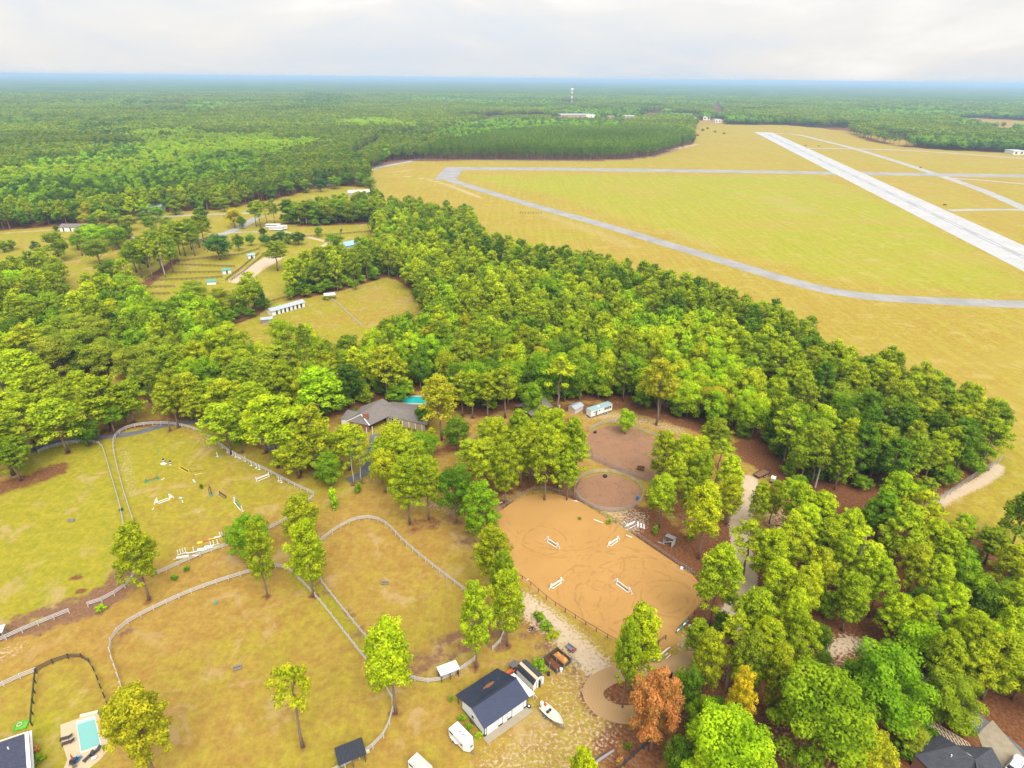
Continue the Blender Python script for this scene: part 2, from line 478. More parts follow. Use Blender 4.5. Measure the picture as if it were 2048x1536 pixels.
zg += 0.62 * soft(PADA, 4) + 0.36 * soft(PADB, 4) + 0.12 * soft(PADC, 4) + 0.06 * soft(PADD, 4) + 0.30 * soft(YARD, 4) + 0.45 * soft(LANE, 1.5, 1) + 0.5 * soft(LANE2, 1.5, 1) + 0.35 * soft(LAWN, 4)
zg += 0.35 * in_st + 0.6 * in_nw
PATCHGREEN = WP([(330, 560), (440, 560), (440, 590), (330, 590)]) , WP([(420, 470), (530, 465), (540, 500), (450, 520)]), WP([(60, 1440), (110, 1425), (118, 1536), (60, 1536)]), WP([(560, 1095), (600, 1100), (625, 1160), (590, 1170)]), WP([(210, 780), (262, 790), (250, 830), (225, 830)])
for pg in PATCHGREEN: zg += 0.6 * soft(pg, 3)
# pale sand and bare dirt
zp = np.zeros_like(X); zd = np.zeros_like(X)
def line_w(arr, pts, w, amp, fall=1.6):
    d = dist_line(X, Y, WP(pts)); np.maximum(arr, amp * np.clip(1 - (d - w / 2) / fall, 0, 1), out=arr)
line_w(zp, [(1045, 1205), (1100, 1245), (1150, 1290), (1195, 1335)], 3.2, 0.95, 4.0)
line_w(zp, [(1000, 1160), (1045, 1205)], 1.5, 0.5, 4.0)
line_w(zp, [(1498, 960), (1490, 1010), (1478, 1050), (1484, 1100), (1492, 1150), (1488, 1190), (1460, 1235)], 3.4, 1.3, 1.6)
line_w(zp, [(1500, 1000), (1540, 1020), (1560, 1050)], 6, 0.6, 3)
line_w(zp, [(1868, 1013), (1905, 990), (1960, 965), (1990, 945), (1996, 932)], 1.0, 1.25, 2.4)
line_w(zp, [(1985, 890), (1965, 850), (1950, 820)], 1.2, 1.1, 1.2)
line_w(zp, [(1230, 838), (1290, 842), (1360, 862)], 3, 0.62, 5)
line_w(zp, [(1180, 832), (1230, 830)], 3, 0.65, 4)
line_w(zp, [(1130, 1330), (1160, 1400), (1130, 1480), (1110, 1536)], 6, 0.52, 12)
line_w(zp, [(1180, 1460), (1100, 1500), (1000, 1550)], 6, 0.55, 8)
line_w(zp, [(1380, 1290), (1420, 1290), (1400, 1340)], 3, 0.72, 6)
line_w(zp, [(1230, 1020), (1270, 1035), (1260, 1050)], 5, 0.66, 4)
line_w(zp, [(1660, 1300), (1700, 1285), (1750, 1300)], 2, 0.9, 3)
line_w(zp, [(1680, 1330), (1700, 1350)], 4, 0.55, 5)
line_w(zp, [(1540, 1480), (1590, 1500), (1640, 1536)], 5, 0.5, 8)
line_w(zp, [(1030, 925), (1060, 945)], 3, 0.6, 4)
line_w(zp, [(830, 1010), (845, 1005), (900, 1020)], 2, 0.6, 3)
line_w(zp, [(0, 1310), (30, 1300)], 2, 0.55, 4)
line_w(zp, [(790, 350), (850, 357), (895, 370), (960, 395)], 3, 0.8, 5)
line_w(zp, [(780, 345), (820, 340)], 6, 0.6, 12)
line_w(zp, [(1340, 300), (1375, 292), (1392, 289)], 8, 1.1, 8)
line_w(zp, [(940, 320), (1040, 321)], 4, 0.8, 5)
line_w(zp, [(1080, 428), (1120, 440), (1220, 475), (1250, 492)], 8, 0.52, 12)
line_w(zp, [(1540, 395), (1600, 420)], 20, 0.48, 25)
line_w(zp, [(1350, 465), (1420, 490)], 12, 0.45, 14)
line_w(zp, [(530, 455), (600, 470), (660, 485), (640, 495)], 2.5, 1.0, 2)
line_w(zp, [(548, 515), (505, 540), (480, 560)], 9, 1.2, 3)
line_w(zp, [(0, 467), (110, 459), (230, 452)], 2, 0.9, 2)
line_w(zp, [(1195, 620), (1200, 628)], 4, 0.8, 3)
line_w(zp, [(700, 560), (760, 600), (800, 610)], 14, 0.42, 10)
line_w(zp, [(250, 905), (258, 960), (262, 985)], 2, 0.5, 3)
line_w(zp, [(390, 875), (430, 895)], 2, 0.5, 4)
line_w(zd, [(170, 1215), (235, 1180), (262, 1140)], 4, 0.9, 5)
line_w(zd, [(40, 1250), (100, 1235), (160, 1215)], 4, 0.75, 6)
line_w(zd, [(228, 1290), (260, 1255)], 2, 0.5, 4)
line_w(zd, [(830, 1330), (900, 1290), (980, 1260), (1000, 1270)], 3, 0.62, 7)
line_w(zd, [(640, 1170), (700, 1240), (745, 1290)], 1, 0.55, 4)
line_w(zd, [(660, 1200), (720, 1270), (770, 1350)], 1, 0.45, 5)
line_w(zd, [(1000, 1150), (950, 1090), (900, 1040)], 4, 0.5, 6)
line_w(zd, [(1080, 1280), (1120, 1330), (1160, 1350)], 5, 0.5, 6)
line_w(zd, [(1210, 1480), (1260, 1500), (1230, 1536)], 5, 0.5, 6)
for (px, py) in ((50, 1238), (155, 1153), (162, 1183), (225, 1165), (240, 1140)):
    q = W(px, py); np.maximum(zs, 0.85 * np.clip(1 - (np.hypot(X - q.x, (Y - q.y) * 1.6) - 0.6) / 2.2, 0, 1), out=zs)
# wide straw areas below the pines
for pts, w, a in (([(940, 985), (1040, 960), (1100, 945), (1150, 985)], 8, 0.62), ([(1290, 1040), (1340, 1090), (1400, 1120), (1440, 1060), (1440, 1180), (1400, 1230)], 8, 0.85), ([(1330, 1000), (1420, 1020)], 8, 0.75),
                  ([(180, 880), (200, 870), (260, 850), (330, 845)], 3, 0.6), ([(0, 975), (60, 960), (110, 940)], 5, 0.7), ([(500, 880), (560, 905), (640, 940)], 3, 0.5), ([(1500, 900), (1560, 940)], 8, 0.9),
                  ([(1220, 1390), (1250, 1400)], 7, 0.9), ([(1230, 1500), (1300, 1480), (1250, 1540)], 5, 0.75), ([(830, 1055), (860, 1045)], 3, 0.55), ([(880, 905), (920, 890)], 3, 0.6), ([(1090, 815), (1180, 815), (1250, 812), (1400, 858)], 3, 0.7), ([(1060, 1235), (1080, 1260)], 5, 0.5), ([(60, 760), (75, 800)], 5, 0.8), ([(700, 840), (840, 848)], 1, 0.3), ([(600, 452), (745, 446)], 3, 0.8), ([(285, 575), (350, 520)], 3, 0.8)):
    line_w(zs, pts, w, a, 4.0)
np.clip(zs, 0, 1, out=zs)
TREE_STRAW = []          # filled by the tree list below, then applied
def finish_ground():
    global zs, zp
    for (x, y, r) in TREE_STRAW:
        m = (np.abs(X - x) < r + 3) & (np.abs(Y - y) < r + 3)
        dd = np.hypot(X[m] - x, Y[m] - y)
        zs[m] = np.maximum(zs[m], 0.66 * np.clip(1 - (dd - r * 0.4) / (r * 0.7), 0, 1))
    zp[:] = np.where(zs > 1.0, 0, zp)
    nx, ny = len(gx), len(gy)
    idx = np.arange(nx * ny).reshape(ny, nx)
    F = np.stack([idx[:-1, :-1].ravel(), idx[:-1, 1:].ravel(), idx[1:, 1:].ravel(), idx[1:, :-1].ravel()], 1)
    Z = np.zeros_like(X)
    near = np.hypot(X, Y) < 600
    Z[:] = 0
    me = np_mesh('ground', np.stack([X, Y, Z], 1), F, [M_GROUND], smooth=True)
    for k, a in (('zg', zg), ('zs', zs), ('zp', zp), ('zd', zd), ('za', in_air)):
        at = me.attributes.new(k, 'FLOAT', 'POINT'); at.data.foreach_set('value', a.astype(np.float32))
    o = bpy.data.objects.new('ground', me); col.objects.link(o); o['kind'] = 'structure'

def sheet(name, pts, z, mat, kind='structure'):
    me = bpy.data.meshes.new(name)
    me.from_pydata([(p[0], p[1], z) for p in pts], [], [tuple(range(len(pts)))])
    me.materials.append(mat); me.update()
    if me.polygons[0].normal.z < 0: me.flip_normals()
    o = bpy.data.objects.new(name, me); col.objects.link(o)
    if kind: o['kind'] = kind
    return o
def ribbon(name, line, width, z, mat):
    v, f = strip_mesh(line, width, z)
    me = bpy.data.meshes.new(name); me.from_pydata(v, [], f); me.materials.append(mat); me.update()
    o = bpy.data.objects.new(name, me); col.objects.link(o); o['kind'] = 'structure'
    return o

def pave_mat(name, c0, c1, patch, scale=0.08, crack=True):
    t = NT(name); p = t.pos()
    c = t.mix(t.sstep(t.noise(scale, 6, 0.65, p), 0.35, 0.65), c0, c1)
    c = t.mix(t.math('MULTIPLY', t.sstep(t.noise(0.9, 5, 0.7, p), 0.55, 0.7), 0.5), c, patch)
    if crack:
        v = t.new('ShaderNodeTexVoronoi'); v.feature = 'DISTANCE_TO_EDGE'; v.inputs['Scale'].default_value = 0.16
        mp = t.new('ShaderNodeMapping'); mp.inputs['Scale'].default_value = (1, 0.55, 1); t.l.new(p, mp.inputs['Vector']); t.l.new(mp.outputs[0], v.inputs['Vector'])
        k = t.sstep(v.outputs['Distance'], 0.0, 0.03)
        c = t.mix(t.math('MULTIPLY', t.math('SUBTRACT', 1.0, k), 0.35), c, (0.10, 0.10, 0.09))
    t.l.new(c, t.b.inputs['Base Color']); t.b.inputs['Roughness'].default_value = 0.9
    return t.m
M_RUNWAY = pave_mat('runway_concrete', (0.31, 0.308, 0.305), (0.35, 0.348, 0.345), (0.27, 0.268, 0.265), 0.05)
M_TAXI = pave_mat('taxiway_asphalt', (0.190, 0.185, 0.175), (0.245, 0.240, 0.230), (0.31, 0.30, 0.29), 0.06)
M_TAXI2 = pave_mat('taxiway_light', (0.24, 0.235, 0.225), (0.30, 0.295, 0.285), (0.20, 0.195, 0.18), 0.06)
M_ROAD = pave_mat('road_asphalt', (0.075, 0.075, 0.09), (0.11, 0.11, 0.125), (0.15, 0.14, 0.13), 0.4, False)
M_CONC = pave_mat('old_concrete', (0.21, 0.175, 0.12), (0.27, 0.225, 0.155), (0.17, 0.14, 0.10), 0.9, False)

# runway with markings
ra, rb = W(1508, 264), W(1545, 265); rc, rd = W(2048, 491), W(2048, 543)
rc = rb + (rc - rb) * 1.5; rd = ra + (rd - ra) * 1.5
sheet('runway', [(ra.x, ra.y), (rb.x, rb.y), (rc.x, rc.y), (rd.x, rd.y)], 0.014, M_RUNWAY)
M_MARK = simple('faded_white_paint', (0.40, 0.40, 0.40), 0.8, 0.2, 0.3)
M_OILY = simple('rubber_streaks', (0.24, 0.24, 0.245), 0.9, 0.15, 0.05)
mid0 = (ra + rb) / 2; mid1 = (rc + rd) / 2; dr = (mid1 - mid0).normalized(); L = (mid1 - mid0).length; side = Vector((-dr.y, dr.x, 0))
ribbon('runway_wear_strip', [tuple((mid0 + dr * s)[:2]) for s in (60, L * 0.5, L - 2)], 5.0, 0.018, M_OILY)
mb = MB(); s = 120
while s < L - 30:
    a = mid0 + dr * s; b = a + dr * 36
    q = [a + side * .45, a - side * .45, b - side * .45, b + side * .45]
    mb.add([(p.x, p.y, 0.024) for p in q], [(0, 1, 2, 3)]); s += 61
o = mb.build('runway_centreline', M_MARK); o['kind'] = 'structure'
# cross taxiway, its hooked end and the long taxiway beside the wood
cr = smooth_line(WP([(918, 337.2), (1100, 338), (1400, 342), (1700, 346.5), (1900, 350), (2048, 352), (2500, 360)]), 5)
ribbon('crosswind_taxiway', cr, 28.0, 0.010, M_TAXI)
tx = smooth_line(WP([(885, 354), (900, 360), (925, 368), (980, 385), (1060, 409), (1200, 448), (1350, 493), (1480, 532), (1560, 556), (1640, 577), (1700, 588), (1760, 595), (1850, 600.5), (1950, 605), (2048, 609), (2300, 618)]), 8)
ribbon('taxiway_hook', WP([(912, 334), (900, 346), (890, 360)]), 24.0, 0.0085, M_TAXI)
ribbon('perimeter_taxiway', tx, 12.5, 0.006, M_TAXI)
tl = smooth_line(WP([(1760, 595), (1860, 601), (1950, 605), (2048, 609), (2300, 618)]), 4)
pt = smooth_line(WP([(1540, 267), (1592, 269), (1640, 280), (1700, 295), (1790, 322), (1880, 351), (1960, 379), (2040, 413), (2100, 440)]), 5)
ribbon('parallel_taxiway', pt, 11.5, 0.006, M_TAXI2)
ribbon('link_taxiway', smooth_line(WP([(1612, 296.5), (1730, 298), (1850, 303), (2048, 317), (2300, 335)]), 3), 12, 0.004, M_TAXI2)
ribbon('stub_taxiway', smooth_line(WP([(1900, 421), (1935, 420), (1990, 419), (2048, 420), (2200, 424)]), 3), 8, 0.010, M_TAXI2)
ribbon('apron_road', smooth_line(WP([(1896, 356), (1960, 360), (2048, 368), (2300, 390)]), 3), 8, 0.008, M_TAXI2)
ribbon('perimeter_road', smooth_line(WP([(690, 352), (735, 340), (770, 332), (825, 322)]), 4), 9, 0.006, M_TAXI2)
# roads of the north-west lots
ribbon('country_road', smooth_line(WP([(425, 478), (455, 465), (485, 453), (510, 437), (530, 428)]), 4), 7, 0.006, M_TAXI)
ribbon('lane_road', smooth_line(WP([(240, 436), (330, 433), (420, 429), (505, 426)]), 4), 4.5, 0.008, M_TAXI2)
ribbon('drive_road', smooth_line(WP([(425, 468), (490, 464), (535, 464)]), 4), 3, 0.010, M_TAXI2)
ribbon('house_driveway', smooth_line(WP([(752, 868), (755, 900), (735, 935), (722, 950), (695, 962)]), 5), [3 + 3 * math.exp(-((i - 6) / 5) ** 2) for i in range(21)], 0.010, M_ROAD)
ribbon('west_driveway', smooth_line(WP([(480, 858), (505, 862), (530, 880), (552, 900)]), 5), 3.6, 0.010, M_ROAD)
ribbon('entry_driveway', smooth_line(WP([(60, 905), (100, 888), (150, 880), (260, 868), (360, 845), (470, 848), (490, 860)]), 5), 2.8, 0.006, M_ROAD)
ribbon('neighbour_road', smooth_line(WP([(1840, 1352), (1900, 1400), (1960, 1450), (2010, 1490), (2070, 1545), (2150, 1620)]), 5), 4.2, 0.012, M_ROAD)
sheet('neighbour_parking_pad', WP([(1955, 1468), (1985, 1440), (2062, 1530), (2150, 1640), (2040, 1640), (1985, 1545)]), 0.016, M_CONC)

# riding arena sand with harrow tracks
def arena_mat():
    t = NT('arena_sand'); p = t.pos()
    sx = t.new('ShaderNodeSeparateXYZ'); 
    nz = t.new('ShaderNodeTexNoise'); nz.inputs['Scale'].default_value = 0.09; nz.inputs['Detail'].default_value = 3; t.l.new(p, nz.inputs['Vector'])
    vm = t.new('ShaderNodeVectorMath', operation='SCALE'); t.l.new(nz.outputs['Color'], vm.inputs[0]); vm.inputs['Scale'].default_value = 5.0
    va = t.new('ShaderNodeVectorMath', operation='ADD'); t.l.new(p, va.inputs[0]); t.l.new(vm.outputs[0], va.inputs[1])
    base = t.mix(t.noise(0.15, 5, 0.6, p), (0.320, 0.175, 0.052), (0.355, 0.205, 0.066))
    tracks = None
    for (px, py, r0, r1, ph) in ((1190, 1190, 0.5, 9.5, 0.0), (1335, 1195, 0.3, 7.0, 1.1), (1090, 1080, 2.0, 9.0, 2.0), (1215, 1130, 3.5, 9.5, 0.5), (1290, 1140, 4.0, 7.0, 3.0), (1120, 1020, 12.0, 20.0, 4.0), (1300, 1210, 9.0, 17.0, 2.6)):
        c = W(px, py)
        sb = t.new('ShaderNodeVectorMath', operation='SUBTRACT'); t.l.new(va.outputs[0], sb.inputs[0]); sb.inputs[1].default_value = (c.x + 2.5, c.y + 2.5, 2.5)
        mul = t.new('ShaderNodeVectorMath', operation='MULTIPLY'); t.l.new(sb.outputs[0], mul.inputs[0]); mul.inputs[1].default_value = (1, 1, 0)
        ln = t.new('ShaderNodeVectorMath', operation='LENGTH'); t.l.new(mul.outputs[0], ln.inputs[0]); d = ln.outputs['Value']
        sn = t.math('SINE', t.math('MULTIPLY_ADD', d, 4.6, ph))
        sn2 = t.math('SINE', t.math('MULTIPLY_ADD', d, 3.1, ph * 2))
        sn = t.math('MULTIPLY', t.math('POWER', t.math('MULTIPLY_ADD', sn, 0.5, 0.5), 1.6), t.math('MULTIPLY_ADD', sn2, 0.5, 0.5))
        msk = t.math('MULTIPLY', t.sstep(d, r0, r0 + 1.0), t.math('SUBTRACT', 1.0, t.sstep(d, r1 - 1.2, r1)))
        brk = t.sstep(t.noise(0.45, 3, 0.5, p), 0.38, 0.6)
        k = t.math('MULTIPLY', t.math('MULTIPLY', sn, msk), brk)
        tracks = k if tracks is None else t.math('MAXIMUM', tracks, k)
    ws = t.new('ShaderNodeTexWave'); ws.bands_direction = 'X'; ws.inputs['Scale'].default_value = 0.8; ws.inputs['Distortion'].default_value = 2.5; ws.inputs['Detail'].default_value = 3; ws.inputs['Detail Scale'].default_value = 0.4
    mp = t.new('ShaderNodeMapping'); mp.inputs['Rotation'].default_value = (0, 0, math.radians(-42)); t.l.new(p, mp.inputs['Vector']); t.l.new(mp.outputs[0], ws.inputs['Vector'])
    st = t.math('MULTIPLY', t.math('POWER', ws.outputs['Fac'], 4.0), t.sstep(t.noise(0.12, 3, 0.5, p), 0.45, 0.6))
    tracks = t.math('MAXIMUM', tracks, t.math('MULTIPLY', st, 0.5))
    c = t.mix(t.math('MULTIPLY', tracks, 0.40), base, (0.17, 0.080, 0.022))
    c = t.mix(t.math('MULTIPLY', t.sstep(t.noise(0.22, 4, 0.6, p), 0.56, 0.72), 0.30), c, (0.21, 0.105, 0.030))
    t.l.new(c, t.b.inputs['Base Color']); t.b.inputs['Roughness'].default_value = 0.95; t.b.inputs['Specular IOR Level'].default_value = 0.1
    t.bump(t.math('SUBTRACT', t.noise(3.0, 4, 0.6, p), t.math('MULTIPLY', tracks, 1.5)), 0.5, 0.08)
    return t.m
M_ARENA = arena_mat()
sheet('arena_sand', ARENA, 0.05, M_ARENA)
M_SAND2 = NT('drive_sand'); _t = M_SAND2
_p = _t.pos()
_c = _t.mix(_t.noise(0.5, 5, 0.65, _p), (0.27, 0.165, 0.068), (0.33, 0.215, 0.10))
_ws = _t.new('ShaderNodeTexWave'); _ws.wave_type = 'RINGS'; _ws.rings_direction = 'Z'; _ws.inputs['Scale'].default_value = 0.55; _ws.inputs['Distortion'].default_value = 1.5
_mp = _t.new('ShaderNodeMapping'); _q = W(1262, 1388); _mp.inputs['Location'].default_value = (-_q.x, -_q.y, 0); _t.l.new(_p, _mp.inputs['Vector']); _t.l.new(_mp.outputs[0], _ws.inputs['Vector'])
_c = _t.mix(_t.math('MULTIPLY', _ws.outputs['Fac'], 0.22), _c, (0.24, 0.14, 0.06))
_t.l.new(_c, _t.b.inputs['Base Color']); _t.b.inputs['Roughness'].default_value = 0.95
M_SAND2 = _t.m
ring = smooth_line(WP([(1375, 1268), (1395, 1290), (1385, 1318), (1340, 1342)]), 6)
ribbon('gate_sand', ring, [5.0] * len(ring), 0.022, M_SAND2)
ribbon('gate_sand_spur', smooth_line(WP([(1385, 1300), (1415, 1290), (1450, 1262)]), 4), 4.0, 0.018, M_SAND2)
_rc = smooth_line(WP([(1345, 1342), (1300, 1345), (1262, 1343), (1222, 1351), (1192, 1370), (1187, 1393), (1206, 1416), (1245, 1429), (1290, 1424), (1335, 1400), (1358, 1368)]), 6, True)
ribbon('turning_circle_sand', _rc + [_rc[0]], 3.7, 0.028, M_SAND2)

def pen_mat(name, a, b):
    t = NT(name); p = t.pos()
    c = t.mix(t.noise(0.4, 6, 0.65, p), a, b)
    v = t.new('ShaderNodeTexVoronoi'); v.feature = 'DISTANCE_TO_EDGE'; v.inputs['Scale'].default_value = 0.75
    nz = t.new('ShaderNodeTexNoise'); nz.inputs['Scale'].default_value = 0.8; nz.inputs['Detail'].default_value = 4; t.l.new(p, nz.inputs['Vector'])
    mm = t.mix(0.35, p, nz.outputs['Color'], 'ADD'); t.l.new(mm, v.inputs['Vector'])
    k = t.math('MULTIPLY', t.math('SUBTRACT', 1.0, t.sstep(v.outputs['Distance'], 0.0, 0.10)), t.sstep(t.noise(0.25, 3, 0.5, p), 0.42, 0.6))
    c = t.mix(t.math('MULTIPLY', k, 0.65), c, (0.10, 0.05, 0.028))
    c = t.mix(t.math('MULTIPLY', t.sstep(t.noise(2.5, 4, 0.7, p), 0.6, 0.72), 0.5), c, (0.12, 0.06, 0.035))
    t.l.new(c, t.b.inputs['Base Color']); t.b.inputs['Roughness'].default_value = 0.95
    t.bump(t.noise(3.0, 4, 0.6, p), 0.5, 0.08)
    return t.m
M_PEN = pen_mat('pen_dirt', (0.180, 0.088, 0.042), (0.240, 0.130, 0.068))
sheet('paddock_dirt', smooth_line(DIRTPAD, 4, True), 0.032, M_PEN)
sheet('round_pen_dirt', [(PEN.x + 8.6 * math.cos(a * math.pi / 24), PEN.y + 8.6 * math.sin(a * math.pi / 24)) for a in range(48)], 0.036, M_PEN)
# ------------------------------------------------------------------ foliage
def leaf_mat(name, instancer):
    t = NT(name)
    if instancer: tint = t.attr('tint', 'INSTANCER').outputs['Color']
    else: tint = t.new('ShaderNodeObjectInfo').outputs['Color']
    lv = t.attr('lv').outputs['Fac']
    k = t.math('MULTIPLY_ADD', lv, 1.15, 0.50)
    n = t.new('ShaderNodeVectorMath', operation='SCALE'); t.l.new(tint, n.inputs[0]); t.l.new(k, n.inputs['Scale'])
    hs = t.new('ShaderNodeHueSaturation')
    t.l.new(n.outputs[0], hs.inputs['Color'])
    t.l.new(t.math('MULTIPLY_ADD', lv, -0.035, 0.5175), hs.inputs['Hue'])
    d = t.new('ShaderNodeBsdfDiffuse'); tr = t.new('ShaderNodeBsdfTranslucent'); ms = t.new('ShaderNodeMixShader'); ms.inputs[0].default_value = 0.45
    t.l.new(hs.outputs[0], d.inputs['Color'])
    tc = t.mix(0.5, hs.outputs[0], t.mix(1.0, hs.outputs[0], (1.5, 1.35, 0.5), 'MULTIPLY'))
    t.l.new(tc, tr.inputs['Color'])
    t.l.new(d.outputs[0], ms.inputs[1]); t.l.new(tr.outputs[0], ms.inputs[2]); t.l.new(ms.outputs[0], t.out.inputs['Surface'])
    return t.m
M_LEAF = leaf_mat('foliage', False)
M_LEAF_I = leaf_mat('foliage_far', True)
M_BARK = simple('pine_bark', (0.17, 0.115, 0.085), 0.95, 0.35, 3.0)
M_BARKP = simple('pale_bark', (0.34, 0.30, 0.25), 0.95, 0.25, 3.0)

def leaf_tris(rs, C, N, size, aspect=0.75, jit=0.5):
    """one triangle per centre C with normal near N"""
    n = len(C)
    N = N + rs.normal(0, jit, (n, 3)); N /= np.linalg.norm(N, axis=1)[:, None] + 1e-9
    A = np.cross(N, rs.normal(0, 1, (n, 3))); A /= np.linalg.norm(A, axis=1)[:, None] + 1e-9
    B = np.cross(N, A)
    s = size * rs.uniform(0.7, 1.3, n)[:, None]
    p0 = C + A * s * 0.62; p1 = C - A * s * 0.38 + B * s * 0.5 * aspect; p2 = C - A * s * 0.38 - B * s * 0.5 * aspect
    V = np.stack([p0, p1, p2], 1).reshape(-1, 3)
    F = np.arange(3 * n).reshape(-1, 3)
    return V, F

def sph(rs, n, up=0.0):
    d = rs.normal(0, 1, (n, 3)); d[:, 2] += up
    return d / np.linalg.norm(d, axis=1)[:, None]

def crown_mesh(name, parts, lvs, mat):
    V = np.concatenate([p[0] for p in parts]); off = 0; Fs = []
    for p in parts: Fs.append(p[1] + off); off += len(p[0])
    F = np.concatenate(Fs)
    me = np_mesh(name, V, F, [mat])
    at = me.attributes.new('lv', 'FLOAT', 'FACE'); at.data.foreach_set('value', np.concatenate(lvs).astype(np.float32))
    return me

def trunk_mb(h, r, lean, rs, limbs, bark, name):
    mb = MB(); n = 6
    pts = [(lean[0] * (i / n) ** 1.5 + rs.normal(0, 0.10) * (i > 0), lean[1] * (i / n) ** 1.5 + rs.normal(0, 0.10) * (i > 0), h * i / n - (0.3 if i == 0 else 0)) for i in range(n + 1)]
    mb.tube(pts, [r * (1.25 if i == 0 else 1 - 0.8 * i / n) for i in range(n + 1)], 6)
    for a, b, rr in limbs:
        m = (a + b) / 2 + np.array([0, 0, -0.15 + 0.25 * rs.rand()])
        mb.tube([tuple(a), tuple(m), tuple(b)], [rr, rr * 0.75, rr * 0.35], 4, cap=False)
    me = bpy.data.meshes.new(name); me.from_pydata(mb.v, [], mb.f); me.materials.append(bark)
    me.polygons.foreach_set('use_smooth', [True] * len(me.polygons)); me.update()
    return me

def pine(seed, h=18.0, R=3.7, low=0.38, ntuft=95, per=54, tsize=0.41, tuft=0.95, hole=0.0, mat=None, bark=None, limbs=True, flat=0.0):
    """loblolly / longleaf habit: bare mast, uneven crown of needle tufts"""
    rs = np.random.RandomState(seed)
    lean = rs.normal(0, 0.35, 2)
    zs_ = low + (0.97 - low) * rs.beta(1.35, 1.1, ntuft)
    parts = []; lvs = []; lb = []
    ang0 = rs.uniform(0, 6.28); lop = rs.uniform(0.75, 1.25, 7)
    for i in range(ntuft):
        z = zs_[i]; u = (z - low) / (1 - low)
        prof = (math.sin(math.pi * min(1, (u * 0.80 + 0.20)) ** (0.9 + flat))) ** 0.55 if u < 0.97 else 0.25
        prof = max(prof, 0.12)
        a = ang0 + i * 2.39996
        rr = R * prof * lop[int((a / 6.2832 * 7)) % 7] * rs.uniform(0.45 if u < 0.8 else 0.0, 1.0)
        if hole and rs.rand() < hole and u < 0.75: continue
        c = np.array([lean[0] * z + rr * math.cos(a), lean[1] * z + rr * math.sin(a), z * h + rs.normal(0, 0.25)])
        tr = tuft * rs.uniform(0.75, 1.25)
        d = sph(rs, per, 0.25)
        rad = tr * rs.uniform(0.55, 1.0, per)[:, None]
        C = c + d * rad * np.array([1, 1, 0.72])
        N = d * np.array([1, 1, 1.3]) + np.array([0, 0, 0.25])
        parts.append(leaf_tris(rs, C, N, tsize, 0.8, 0.45))
        tv = rs.uniform(0.15, 0.85)
        lvs.append(np.clip(tv + rs.normal(0, 0.16, per) + 0.30 * (d[:, 2] > 0.35), 0, 1))  # random tone per tuft; upward needles lightened, a highlight put into the colour
        if limbs and i % 3 == 0 and rr > 0.8:
            t0 = np.array([lean[0] * z, lean[1] * z, z * h - rr * 0.12]); lb.append((t0, c - np.array([0, 0, 0.3]), 0.055 + 0.012 * rr))
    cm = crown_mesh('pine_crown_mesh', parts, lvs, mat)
    if not limbs: return cm, None
    for k in range(4):      # dead stubs under the crown
        a = rs.uniform(0, 6.28); z = rs.uniform(low * 0.6, low); l = rs.uniform(0.7, 2.0)
        t0 = np.array([lean[0] * z, lean[1] * z, z * h]); lb.append((t0, t0 + np.array([math.cos(a) * l, math.sin(a) * l, rs.uniform(-0.2, 0.5)]), 0.04))
    tm = trunk_mb(h * 0.96, 0.24, lean, rs, lb, bark or M_BARK, 'pine_trunk_mesh')
    return cm, tm

def broad(seed, h=14.0, R=4.5, low=0.22, nl=34, per=150, lsize=0.43, lobe=1.55, spike=0.0, mat=None, bark=None, limbs=True):
    rs = np.random.RandomState(seed)
    lean = rs.normal(0, 0.3, 2); parts = []; lvs = []; lb = []
    cz = h * (low + 1) / 2; hz = h * (1 - low) / 2
    i = 0; cs = []
    while len(cs) < nl:
        d = sph(rs, 1, 0.35)[0]
        k = rs.uniform(0.45, 0.92)
        c = np.array([d[0] * R * k * (1 - spike * max(0, d[2])), d[1] * R * k * (1 - spike * max(0, d[2])), cz + d[2] * hz * k * 0.98])
        if all(np.linalg.norm(c - q) > lobe * 0.72 for q in cs) or i > 400: cs.append(c)
        i += 1
    for c in cs:
        lr = lobe * rs.uniform(0.7, 1.25)
        d = sph(rs, per, 0.45)
        C = c + d * lr * rs.uniform(0.6, 1.05, per)[:, None] * np.array([1, 1, 0.8])
        N = d + np.array([0, 0, 0.45])
        parts.append(leaf_tris(rs, C, N, lsize, 0.85, 0.5))
        tv = rs.uniform(0.2, 0.75)
        lvs.append(np.clip(tv + rs.normal(0, 0.15, per) + 0.25 * (d[:, 2] > 0.35), 0, 1))  # upward leaves of each lobe painted lighter, as if lit from above
        if limbs and rs.rand() < 0.4:
            z0 = max(low * h, c[2] - 2.5 - rs.rand() * 2)
            lb.append((np.array([lean[0] * z0 / h, lean[1] * z0 / h, z0]), c, 0.09))
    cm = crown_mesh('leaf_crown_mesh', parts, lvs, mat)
    if not limbs: return cm, None
    tm = trunk_mb(h * 0.8, 0.28, lean, rs, lb, bark or M_BARK, 'leaf_trunk_mesh')
    return cm, tm

